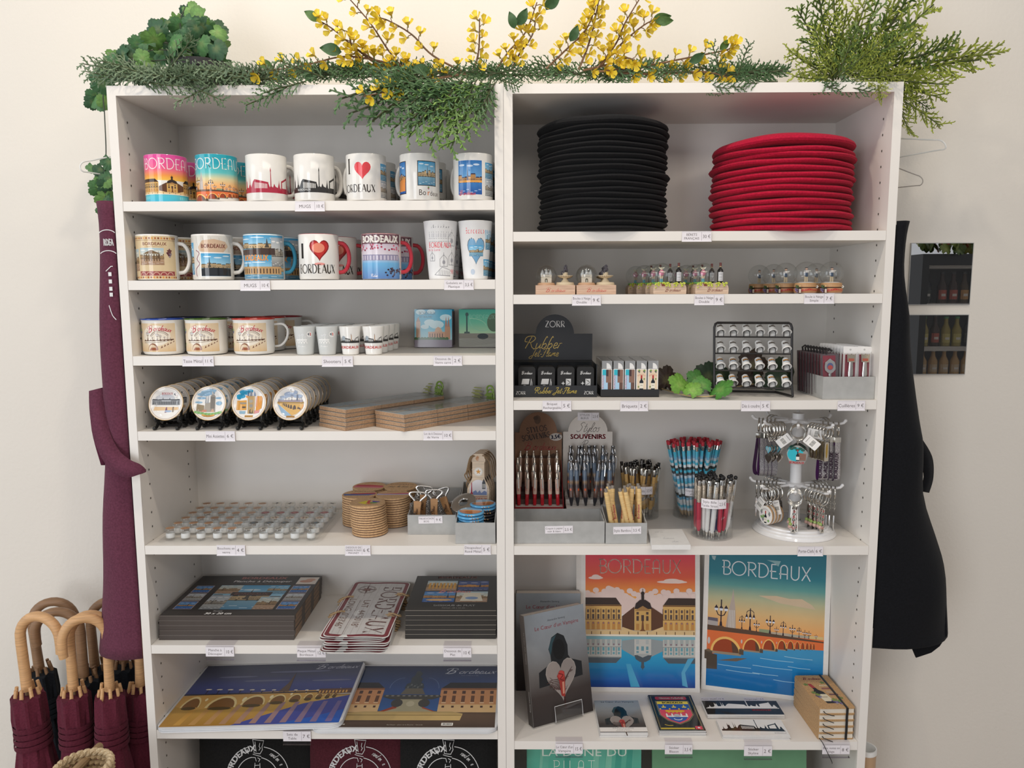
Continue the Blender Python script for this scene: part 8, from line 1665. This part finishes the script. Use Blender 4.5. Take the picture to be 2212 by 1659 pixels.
def umbrella(hc, cc, kind):
    """stands on its tip at the origin, crook opening to +x; the crook spans R"""
    t = thing('umbrella', '', 'umbrella', group='umbrellas standing left of the bookcases'); R = .046; zt = .80; r = .0108; h = MB()
    pts = [(0, 0, .655), (0, 0, .70), (0, 0, .76)]+[(R-R*cos(a_), 0, zt-.03+R*1.05*sin(a_)) for a_ in [PI*i/14 for i in range(1, 15)]]+[(2*R, 0, zt-.05), (2*R-.002, 0, zt-.062)]
    h.tube(pts, [r*1.05, r, r]+[r*.98]*(len(pts)-4)+[r*.9], hc, 12, 'wood'); h.build('handle', t)
    s = MB(); s.tube([(0, 0, 0), (0, 0, .66)], .005, (.25, .16, .09), 8, 'wood'); s.build('shaft', t)
    c = MB(); N = 40; K = 24; vs = []; r_ = random.Random(kind)
    for j in range(K+1):
        u = j/K; z = .08+.565*u; base = .010+.031*min(1, u*1.6)-(.010*max(0, u-.72)/.28); tie = .80; pin = .006*math.exp(-((u-tie)/.09)**2)
        for i in range(N):
            a_ = 2*PI*i/N; fl = (.0065+.003*sin(u*5))*max(-.3, sin(8*a_+u*3.5+.6*sin(u*7)))*min(1, u*2)*(1-.55*math.exp(-((u-tie)/.10)**2)); R_ = base-pin+fl+.0012*sin(23*a_+j)*(1 if .7 < u < .92 else .3); vs.append((R_*cos(a_), R_*sin(a_), z+.004*sin(8*a_)*(u > .97)))
    fs = [(j*N+i, j*N+(i+1) % N, (j+1)*N+(i+1) % N, (j+1)*N+i) for j in range(K) for i in range(N)]+[tuple(range(K*N, K*N+N))]; c.add(vs, fs, cc, 'cloth'); c.build('folded_canopy', t)
    b = MB()
    for j in range(4): b.lathe([(.0372-.0006*j, .535+.013*j), (.0378-.0006*j, .541+.013*j), (.0368-.0006*j, .546+.013*j)], 30, mixc(cc, (0, 0, 0), .15), 'cloth', Matrix.Rotation(.16+.05*j, 4, 'X') @ Matrix.Translation((0, -.09, 0)) if False else None)
    b.build('closing_strap', t); p = MB()
    for i in range(8): a_ = 2*PI*i/8+.2; q = r_.uniform(-.006, .006); p.tube([(.026*cos(a_), .026*sin(a_), .636+q), (.021*cos(a_), .021*sin(a_), .664+q)], [.0042, .0036], hc, 8, 'wood')
    p.build('rib_tips', t); return t
ub = umbrella((.62, .36, .17), (.11, .018, .034), 1); uk = umbrella((.27, .15, .075), (.012, .014, .018), 2); used = {}
for i, (px, py, y, rz, tx, ty, k, sc, lab) in enumerate(((59, 1492, .035, -.1, .0, -.045, 0, 1.04, 'burgundy umbrella with pale crook handle, leftmost'), (159, 1492, .04, .15, .0, .0, 0, 1.0, 'burgundy umbrella with pale crook, second from left'), (237, 1492, .03, 3.5, .0, .02, 0, .96, 'burgundy umbrella below the hanging apron hem'), (303, 1482, .10, 2.7, .0, .035, 0, .97, 'burgundy umbrella against the bookcase side'),
        (85, 1445, .20, .2, .02, -.07, 1, 1.06, 'black umbrella with brown crook, leftmost of the back row'), (181, 1462, .16, 3.3, .02, .0, 1, 1.1, 'black umbrella with brown crook opening to the left'), (205, 1440, .225, .35, .0, -.03, 1, 1.06, 'black umbrella in the back row, crook half hidden by the apron'), (268, 1432, .215, .2, .0, .03, 1, 1.02, 'black umbrella behind the burgundy ones, below the apron'))):
    b = ub if k == 0 else uk; o = b if k not in used else dup(b); used[k] = 1; p = AY(px, py, y); zt = p.z/(.655*sc); o.scale = (sc, sc, p.z/.655); L = p.z; o.location = (p.x-L*math.tan(ty), y+L*math.tan(tx)*0, .002); o.rotation_euler = Matrix.Rotation(ty, 3, 'Y').to_4x4().to_euler() if False else (0, 0, 0)
    o.rotation_mode = 'QUATERNION'; o.rotation_quaternion = (Matrix.Rotation(ty, 4, 'Y') @ Matrix.Rotation(rz, 4, 'Z')).to_quaternion(); o['label'] = lab
bc = AY(180, 1665, -.16); t = thing('wicker_basket', 'round wicker basket with braided rim in front of the umbrellas', 'basket', (bc.x, bc.y, 0)); zt = AY(172, 1652, -.16).z; m = MB(); N = 48; R = .050
for j in range(int(zt/.012)+1):
    z = .012*j; rr = R*(.86+.14*z/zt); m.tube([((rr+.003*(1 if (i+j) % 2 else -1))*cos(2*PI*i/N), (rr+.003*(1 if (i+j) % 2 else -1))*sin(2*PI*i/N), z+.006) for i in range(N)], .0055, (.50, .36, .20), 6, 'cork', closed=True)
m.build('woven_side', t); m = MB()
for s in (0, 1): m.tube([((R+.003*cos(12*2*PI*i/96+s*PI))*cos(2*PI*i/96), (R+.003*cos(12*2*PI*i/96+s*PI))*sin(2*PI*i/96), zt-.004+.004*sin(12*2*PI*i/96+s*PI)) for i in range(96)], .0048, (.60, .46, .28), 7, 'cork', closed=True)
m.build('braided_rim', t)
p0, p1 = AY(172, 1655, -.14), AY(215, 1612, -.06); d = (p0-p1).normalized(); m = MB(); m.tube([p1, p0+d*.4], .0085, (.36, .24, .13), 10, 'wood'); o = m.build('walking_stick'); tag(o, 'plain wooden stick leaning into the wicker basket', 'stick')
# mirrors on the wall and the fridge they show
for x0, x1, z0, z1, lab in ((.9905, 1.1435, 1.5685, 1.7195, 'upper square mirror tile on the right wall, showing a fridge'), (.992, 1.1435, 1.3955, 1.5445, 'lower square mirror tile on the right wall, showing bottles')):
    t = thing('mirror_tile', lab, 'mirror', ((x0+x1)/2, .3095, z0)); w = (x1-x0)/2; m = MB(); m.box(-w, w, -.004, 0, 0, z1-z0, (.40, .40, .39), 'satin'); m.build('backing', t); m = MB(); m.add([(-w+.0015, -.0043, .0015), (w-.0015, -.0043, .0015), (w-.0015, -.0043, z1-z0-.0015), (-w+.0015, -.0043, z1-z0-.0015)], [(0, 1, 2, 3)], (.82, .82, .81), 'mirror'); m.build('silvered_face', t)
t = thing('drinks_fridge', 'black drinks fridge seen in the wall mirrors', 'fridge', (3.05, -2.9, 0)); w = .345; bk = (.02, .02, .021); m = MB(); m.box(-w, w, -.55, -.52, 0, 1.85, (.30, .29, .28), 'satin'); m.box(-w, -w+.045, -.52, .03, 0, 1.85, bk, 'satin'); m.box(w-.045, w, -.52, .03, 0, 1.85, bk, 'satin'); m.box(-w+.045, w-.045, -.52, .03, 1.775, 1.85, bk, 'satin'); m.box(-w+.045, w-.045, -.52, .03, 0, .3, bk, 'satin'); m.build('cabinet', t)
for z in (1.775, 1.525, 1.235, 1.04): m = MB(); m.box(-w+.046, w-.046, -.5, .0, z-.03 if z < 1.7 else z-.02, z, (.62, .61, .59), 'satin'); m.build('shelf', t)
m = MB(); m.box(-w+.046, w-.046, .012, .018, .31, 1.77, (.82, .81, .80), 'film'); m.build('glass_door', t); m = MB(); m.box(.17, .26, .0185, .02, 1.72, 1.75, (.7, .7, .68), 'paper'); a = Art(); a.text('icestorm', 0, 0, .014, (.1, .1, .1)); m.art(a, lambda x, q, e: (-.245+.0+.01-x-0*q, .0205+e, 1.729+q), 'paper') if False else None; m.build('name_plate', t)
def drink(name, prof, col, lab, cap, h):
    m = MB(); m.lathe([(r*1.0, z) for r, z in prof], 20, col, 'gloss'); m.lathe([(prof[-1][0]*1.25, h*.93), (prof[-1][0]*1.25, h), (0, h)], 14, cap, 'satin'); a = Art(); r0 = max(p[0] for p in prof); a.rect(-r0*1.1, h*.12, r0*1.1, h*.42, lab); a.rect(-r0*.5, h*.22, r0*.5, h*.3, (.75, .74, .7)); m.art(a, on_cyl(r0, 0, a=PI/2), 'satin', dx=r0*.3); return m.mesh(name)
bp_ = lambda h, r: [(0, 0), (r, 0), (r, h*.55), (r*.45, h*.75), (r*.4, h*.93)]
KD = {'red': drink('bottle', bp_(.21, .03), (.06, .03, .02), (.55, .12, .08), (.05, .05, .05), .21), 'orange': drink('bottle', bp_(.21, .03), (.08, .05, .02), (.62, .35, .12), (.05, .05, .05), .21), 'dark': drink('bottle', bp_(.21, .03), (.02, .02, .02), (.05, .06, .05), (.05, .05, .05), .21), 'yellow': drink('bottle', bp_(.2, .03), (.40, .33, .08), (.62, .55, .18), (.10, .35, .15), .2), 'juice': drink('bottle', bp_(.17, .03), (.55, .35, .14), (.62, .5, .35), (.6, .58, .5), .17)}
NM = {'red': 'dark bottle with red label', 'orange': 'dark bottle with orange label', 'dark': 'black bottle', 'yellow': 'yellow drink bottle with green cap', 'juice': 'orange juice bottle'}
for z, ks, row in ((1.525, ['dark', 'red', 'red', 'orange', 'dark', 'red'], 'top'), (1.235, ['yellow', 'red', 'yellow', 'yellow', 'dark', 'dark', 'dark'], 'middle'), (1.04, ['juice']*7, 'lower')):
    for i, k in enumerate(ks): o = put('drink_bottle', KD[k], None, (2.785+.074*i+(.03 if row == 'top' and i > 0 else 0), -2.955, z+.0004)); tag(o, '%s in mirrored fridge, %s shelf, %s from left' % (NM[k], row, ORD[i]), 'bottle', 'bottles in the fridge seen in the mirrors')
t = thing('leaf_garland', 'autumn leaf garland on top of the mirrored fridge', 'artificial plant', (2.95, -2.9, 1.85)); LF = [leaf_mesh('leaf', c, .045, 20+i) for i, c in enumerate((0x6f7a3c, 0x8a8a48, 0x8a4a34, 0x4a5a2c))]
for i in range(44): put('leaf', LF[rnd.randrange(4)], t, (rnd.uniform(-.25, .35), rnd.uniform(-.08, .06), rnd.uniform(.01, .10)), (rnd.uniform(.8, 2.2)+PI*.0, rnd.uniform(-.6, .6), PI+rnd.uniform(-1, 1)))
# ------------------------------------------------------------------ greenery on top of the bookcases
zT = 2.0178
def look(p, up, roll=0.0):
    """rotation that lays local +y along up and turns the local +z face toward the visitor"""
    y = V(up).normalized(); n = (CO-V(p)).normalized(); z = (n-y*n.dot(y)).normalized(); x = y.cross(z)
    m = Matrix((x, y, z)).transposed(); return (m @ Matrix.Rotation(roll, 3, 'Y')).to_euler()
def spray(seed, col, tip, L=.12, dens=.8, flat=True, r0=.0021):
    """a scaly evergreen spray along +y"""
    r = random.Random(seed); m = MB()
    def seg(p, d, l, w, lev, c):
        n = 3; q = [p+d*(l*i/n)+V((r.uniform(-1, 1), r.uniform(-1, 1), r.uniform(-1, 1)))*(.02*l*i/n) for i in range(n+1)]; m.tube(q, [w, w, w*.9, w*.6], c, 3 if lev else 4, 'leafy', cap=False)
        if lev == 2: return
        k = int((15 if lev == 0 else 5)*dens); 
        for i in range(k):
            u = (i+.6)/k; s = 1 if i % 2 else -1; a_ = s*r.uniform(.55, .85); z_ = r.uniform(-.25, .25) if flat else r.uniform(-1.2, 1.2)
            d2 = (Matrix.Rotation(a_, 3, 'Z') @ d); d2 = (d2+V((0, 0, z_))).normalized(); l2 = l*(.42 if lev == 0 else .38)*(1-.55*u)*r.uniform(.75, 1.15); seg(p+d*(l*u), d2, l2, w*(.95 if lev == 0 else .85), lev+1, mixc(col, tip, min(1, .25+.3*lev+.5*u*r.random())))
    seg(V((0, 0, 0)), V((0, 1, 0)), L, r0, 0, mixc(col, 0x5a4a2c, .4)); return m.mesh('sprig')
def place(t, me, p, d, L, base, roll=0.0, name='sprig'):
    o = put(name, me, t, V(p)-t.location, look(p, d, roll)); o.scale = (L/base,)*3; return o
G1 = [spray(s, 0x4c6646, 0x7f9274) for s in (1, 2, 3)]; G2 = [spray(s, 0x2c4a2e, 0x5f8250) for s in (4, 5, 6)]; G3 = [spray(s, 0x2f5230, 0x7fa04c) for s in (7, 8)]
t = thing('cedar_garland', 'green cedar garland lying along the top of both bookcases', 'artificial plant', (0, .06, zT)); n = 0; r = random.Random(12)
for i in range(46):                                         # lying along the left bookcase
    px = 262+r.random()*330; p = AY(px, 178-r.random()*(8 if 360 < px < 505 else 16), .0+.05*r.random()); p.z = max(p.z, zT+.004); place(t, G1[i % 3], p, (r.choice((-1, 1))*1.0, -.25-.3*r.random(), r.uniform(-.08, .12 if px > 360 else .2)), r.uniform(.07, .10), .12, r.uniform(-.4, .4))
for i in range(84):                                         # and on to the right
    px = 600+r.random()*1060; p = AY(px, 168-r.random()*12, .03+.12*r.random()); p.z = max(p.z, zT+.004); place(t, G2[i % 3], p, (r.choice((-1, 1)), -.2, r.uniform(-.05, .22)), r.uniform(.06, .095), .12, r.uniform(-.5, .5))
for px, py, dx, dz, L in ((310, 178, .6, -.1, .09), (400, 182, .8, -.35, .09), (470, 180, -.7, -.35, .09), (330, 165, -1, .3, .1), (360, 160, .5, .5, .09), (620, 188, -.8, -.4, .09), (660, 176, -1, -.3, .09), (700, 168, -.6, .2, .09)):
    p = AY(px, py, -.005); place(t, G1[n % 3] if px < 500 else G2[n % 3], p, (dx, -.15, dz), L, .12, .1); n += 1
for px, py, qx, qy in ((900, 170, 735, 212), (910, 178, 760, 245), (940, 172, 800, 262), (960, 180, 850, 278), (980, 182, 880, 298), (1000, 185, 930, 312), (1020, 182, 965, 300), (1040, 178, 975, 318), (1055, 178, 1010, 285), (1070, 178, 1035, 240), (960, 170, 880, 230), (930, 165, 800, 200), (1000, 170, 930, 250), (1030, 172, 1000, 230), (900, 165, 840, 190), (1060, 172, 1045, 262), (970, 175, 900, 270), (1085, 172, 1120, 188), (1000, 176, 880, 262), (1020, 176, 940, 285), (940, 172, 830, 245)):
    a_, b_ = AY(px, py, .0), AY(qx, qy, -.045); d = b_-a_; place(t, (G2 if qy < 280 else G3)[n % 2], a_, d, d.length*1.02, .12, r.uniform(-.3, .3)); n += 1
for px, py, dx, dz in ((1590, 172, .3, 1), (1560, 170, -.3, .7), (1680, 176, -1, -.1), (1740, 180, .8, -.2), (1850, 180, -1, -.15), (1800, 182, .9, -.25), (1530, 185, .9, -.1), (1500, 180, .9, -.2)):
    place(t, G2[n % 3], AY(px, py, .01), (dx, -.2, dz), .07, .12, .0); n += 1
m = MB(); m.tube(smooth([(-.78, .07, zT+.006), (-.5, .06, zT+.007), (-.1, .05, zT+.008), (.3, .07, zT+.007), (.7, .06, zT+.006)], 6), .0022, (.12, .09, .05), 6, 'leafy'); o = m.build('garland_wire', t); o.location = -t.location
# juniper bunch on the right
JS = [spray(s, 0x4a6430, 0xb8c050, .22, 1.35, False, .0030) for s in (31, 32, 33)]; JD = [spray(s, 0x2c482a, 0x7c9440, .22, 1.35, False, .0030) for s in (34, 35)]
t = thing('juniper_bunch', 'yellow-green juniper branches spilling over the top right corner', 'artificial plant', (.68, .09, zT)); n = 0
for (px, py), (qx, qy), y0, y1, k in (((1800, 175), (1725, 20), .12, .1, 1), ((1800, 175), (1765, -15), .1, .08, 1), ((1805, 170), (1800, 0), .1, .08, 0), ((1800, 172), (1705, 110), .1, .04, 0), ((1805, 172), (1830, 22), .1, .06, 0), ((1810, 172), (1872, -5), .12, .1, 0), ((1820, 172), (1895, 10), .08, .08, 1), ((1830, 170), (1945, 0), .1, .1, 0), ((1840, 168), (1965, -5), .12, .08, 1), ((1850, 166), (2015, 8), .1, .06, 0), ((1850, 168), (1990, 75), .08, .02, 0), ((1870, 160), (2060, 95), .08, .04, 1), ((1960, 140), (2148, 116), .06, .04, 0), ((1880, 165), (2110, 130), .08, .05, 0), ((1880, 168), (2050, 182), .06, .0, 0), ((1890, 170), (2032, 212), .06, .02, 0), ((1920, 195), (2030, 270), .05, .02, 0), ((1930, 205), (1968, 290), .08, .06, 0), ((1890, 165), (1905, 215), .02, -.03, 0), ((1800, 176), (1715, 165), .06, .03, 0), ((1820, 160), (1900, 90), .04, .0, 0), ((1830, 165), (1930, 120), .03, -.01, 0), ((1800, 160), (1760, 60), .05, .05, 0), ((1810, 165), (1850, 60), .05, .02, 1), ((1850, 165), (1960, 55), .05, .03, 1), ((1840, 172), (1960, 160), .02, -.02, 0), ((1935, 180), (2005, 235), .08, .07, 1)):
    a_, b_ = AY(px, py, y0), AY(qx, qy, y1); d = b_-a_; place(t, JD[n % 2] if k else JS[n % 3], a_, d, d.length, .22, r.uniform(-.6, .6), 'branch'); n += 1
# potted ivy on the left
pc_ = AY(436, 150, .12); t = thing('potted_ivy', 'potted ivy with scalloped green leaves trailing over the left corner', 'potted plant', (pc_.x, .12, zT)); hp = .074; m = MB(); m.lathe([(0, .001), (.040, 0), (.043, .003), (.055, hp-.016)], 36, (.035, .033, .036), 'matte'); m.lathe([(.055, hp-.016), (.0585, hp-.015), (.061, hp-.001), (.0595, hp), (.055, hp-.003), (.052, hp-.012), (0, hp-.014)], 36, (.040, .037, .040), 'matte'); m.build('pot', t)
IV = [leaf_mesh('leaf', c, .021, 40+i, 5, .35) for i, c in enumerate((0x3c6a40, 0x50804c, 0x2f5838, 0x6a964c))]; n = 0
def ivy(px, py, y, s, a_):
    global n
    p = AY(px, py, y); o = put('leaf', IV[n % 4], t, p-t.location, look(p, (cos(a_), r.uniform(-.5, .5), sin(a_)), r.uniform(-.7, .7))); o.scale = (s,)*3; n += 1
for i in range(46):
    u, w_ = r.random(), r.random(); px = 350+125*u; top = 12+70*abs(u-.42)**1.2*1.6; ivy(px, top+(112-top)*w_, .05+.14*r.random(), r.uniform(.85, 1.35), -PI/2+r.uniform(-1.2, 1.2))
for px, py in ((345, 62), (335, 80), (318, 92), (300, 95), (362, 92), (350, 105), (330, 110), (378, 100), (268, 118), (255, 130), (240, 128), (246, 142), (290, 122), (310, 128), (335, 130), (300, 140), (236, 160), (226, 165), (222, 175), (262, 150), (280, 150), (320, 145), (345, 140), (482, 130), (470, 110), (478, 95)): ivy(px, py, .02+.1*r.random() if px < 470 else .15, r.uniform(.8, 1.3), PI+r.uniform(-1.3, 1.0))
for px, py, s in ((208, 206, 1.0), (218, 214, 1.1), (203, 218, .9), (230, 216, .9), (236, 347, .9), (200, 360, .7), (218, 364, .8), (226, 382, 1.15), (238, 384, 1.1), (216, 402, 1.1), (232, 398, 1.0), (228, 424, 1.2), (236, 432, 1.0), (222, 450, .8), (240, 440, .9)): ivy(px, py, .10, s, -PI/2+r.uniform(-.9, .9))
m = MB()
for pts in (((425, 118, .11), (330, 108, .08), (260, 145, .05), (225, 190, .08), (226, 250, .10), (229, 330, .10), (225, 380, .10), (230, 455, .10)), ((420, 116, .1), (350, 90, .07), (300, 98, .06)), ((430, 116, .12), (390, 60, .1), (400, 15, .1)), ((440, 116, .13), (450, 60, .12)), ((420, 118, .11), (350, 130, .06), (245, 135, .05))): m.tube(smooth([tuple(AY(*p)-t.location) for p in pts], 6), .0012, (.05, .06, .04), 5, 'leafy')
m.build('stems', t)
# forsythia branches
def flower(seed):
    r_ = random.Random(seed); m = MB(); ye = (.78, .58, .03)
    for i in range(4):
        a_ = i*PI/2+.3; sp = r_.uniform(.5, .85); d = V((cos(a_)*sin(sp), sin(a_)*sin(sp), cos(sp))); s = V((-sin(a_), cos(a_), 0)); L = .0150; vs = [V((0, 0, 0)), d*L*.3+s*.0026, d*L*.75+s*.0050+V((0, 0, .0005)), d*L+V((0, 0, -.0012)), d*L*.75-s*.0050+V((0, 0, .0005)), d*L*.3-s*.0026, d*L*.6+V((0, 0, -.0008))]
        m.add(vs, [(0, 1, 6), (1, 2, 6), (2, 3, 6), (3, 4, 6), (4, 5, 6), (5, 0, 6)], [mixc(ye, 0xc88a10, .4)]+[ye]*5+[mixc(ye, 0xf8e860, .3)], 'leafy')
    m.lathe([(.0006, -.004), (.0012, -.001), (.0014, .0005)], 6, (.42, .40, .08), 'leafy'); return m.mesh('flower')
FL = [flower(i) for i in range(4)]
def blade(seed):
    m = MB(); n_ = 8; L, w = .034, .0095; vs = []
    for i in range(n_+1): u = i/n_; h_ = w*sin(PI*u**.8)**.9; vs += [(-h_, L*u, .006*sin(PI*u)-.002), (0, L*u, .006*sin(PI*u)-.004), (h_, L*u, .006*sin(PI*u)-.002)]
    fs = [(3*i+j, 3*i+j+1, 3*i+4+j, 3*i+3+j) for i in range(n_) for j in range(2)]; m.add(vs, fs, 0x4f7038 if seed else 0x3a5c34, 'leafy'); return m.mesh('leaf')
BL = [blade(0), blade(1)]
for pts, nf, lab in ((((1010, 163), (900, 150), (800, 128), (735, 123), (640, 145), (535, 155)), 24, 'longest, arching low to the left'), (((930, 162), (830, 145), (775, 110), (722, 65), (690, 45)), 15, 'rising to the upper left with a leaf'), (((880, 158), (840, 110), (800, 50), (750, -8)), 12, 'reaching the top edge left of centre'), (((1010, 160), (935, 120), (890, 75), (840, 45), (815, 38)), 12, 'leaning left between two taller ones'), (((1000, 160), (900, 178), (850, 195), (785, 208)), 13, 'drooping over the front edge'), (((1022, 155), (1034, 110), (1036, 40)), 10, 'short and upright near the centre'), (((1072, 150), (1100, 110), (1135, 70), (1160, 5)), 13, 'right of centre, leaning right with dark leaves'), (((1105, 152), (1120, 120), (1150, 75), (1158, 30)), 9, 'beside the one with dark leaves'), (((1180, 148), (1220, 110), (1265, 65), (1285, 20)), 14, 'upright right of centre with one dark leaf'), (((1250, 150), (1270, 100), (1285, 45), (1295, -10)), 16, 'densely flowered, touching the top edge'), (((1290, 148), (1330, 95), (1350, 50), (1385, -8)), 13, 'tall, tilted right, touching the top edge'), (((1300, 140), (1345, 92), (1390, 55), (1415, 42)), 11, 'ending in a pale green leaf on the right'), (((1290, 155), (1380, 145), (1470, 128), (1560, 110), (1585, 102)), 18, 'lying toward the right, upper one'), (((1340, 158), (1430, 160), (1520, 155), (1575, 168)), 15, 'lying flat at the right, lower one'), (((900, 165), (850, 150), (790, 118), (760, 95), (755, 70)), 12, 'short, among the left cluster'), (((1260, 152), (1310, 140), (1350, 125), (1375, 132)), 9, 'short side twig on the right')):
    dep = [(.05, .055, .045, .03, .01, -.005)[min(i, 5)]-(.03*i if lab.startswith('droop') else 0) for i in range(len(pts))]; P = [AY(x, y, d) for (x, y), d in zip(pts, dep)]; P[0].z = max(P[0].z, zT+.006); C = smooth([tuple(p) for p in P], 6); b0 = V(C[0]); t = thing('forsythia_branch', 'yellow forsythia branch, '+lab, 'artificial flower', b0, 0, 'forsythia branches'); N = len(C)
    m = MB(); m.tube([V(c)-b0 for c in C], [.0024-.0012*i/N for i in range(N)], (.20, .11, .06), 6, 'leafy')
    for i in range(nf):
        u = (.12 if len(pts) > 3 else .15)+.86*i/max(1, nf-1)*(.98); k = min(N-2, int(u*(N-1))); c = V(C[k]); d = (V(C[k+1])-c).normalized(); s = 1 if i % 2 else -1; sd = V((-d.z*s, -.5+r.uniform(-.5, .3), d.x*s)).normalized(); q = c+d*.004+sd*r.uniform(.006, .014)
        m.tube([c-b0, (c+q)/2-b0+d*.002, q-b0], .0009, (.22, .13, .06), 4, 'leafy'); o = put('flower', FL[r.randrange(4)], t, q-b0, (sd*.8+d*.5+V((0, -.5, 0))).to_track_quat('Z', 'Y').to_euler()); o.scale = (r.uniform(1.05, 1.4),)*3
    m.build('stem', t)
    for px, py, ang, k, s in {'rising to the upper left with a leaf': ((690, 45, 2.6, 1, 1.0), (738, 112, 3.0, 0, 1.3)), 'right of centre, leaning right with dark leaves': ((1112, 62, 1.9, 0, 1.0), (1118, 55, 1.0, 0, 1.1), (1180, 22, 1.1, 0, 1.0), (1178, 18, .6, 0, 1.1)), 'upright right of centre with one dark leaf': ((1232, 90, 1.1, 0, 1.0),), 'ending in a pale green leaf on the right': ((1410, 42, .1, 1, 1.1), (1418, 44, -.1, 1, 1.0)), 'lying toward the right, upper one': ((1555, 108, .8, 1, .8), (1490, 135, .5, 0, 1.0)), 'longest, arching low to the left': ((590, 145, 2.9, 1, 1.0), (660, 150, -1.2, 0, .9)), 'leaning left between two taller ones': ((930, 155, 3.0, 0, 1.2),)}.get(lab, ()):
        p = AY(px, py, .02); o = put('leaf', BL[k], t, p-b0, look(p, (cos(ang), -.2, sin(ang)), .2)); o.scale = (s,)*3
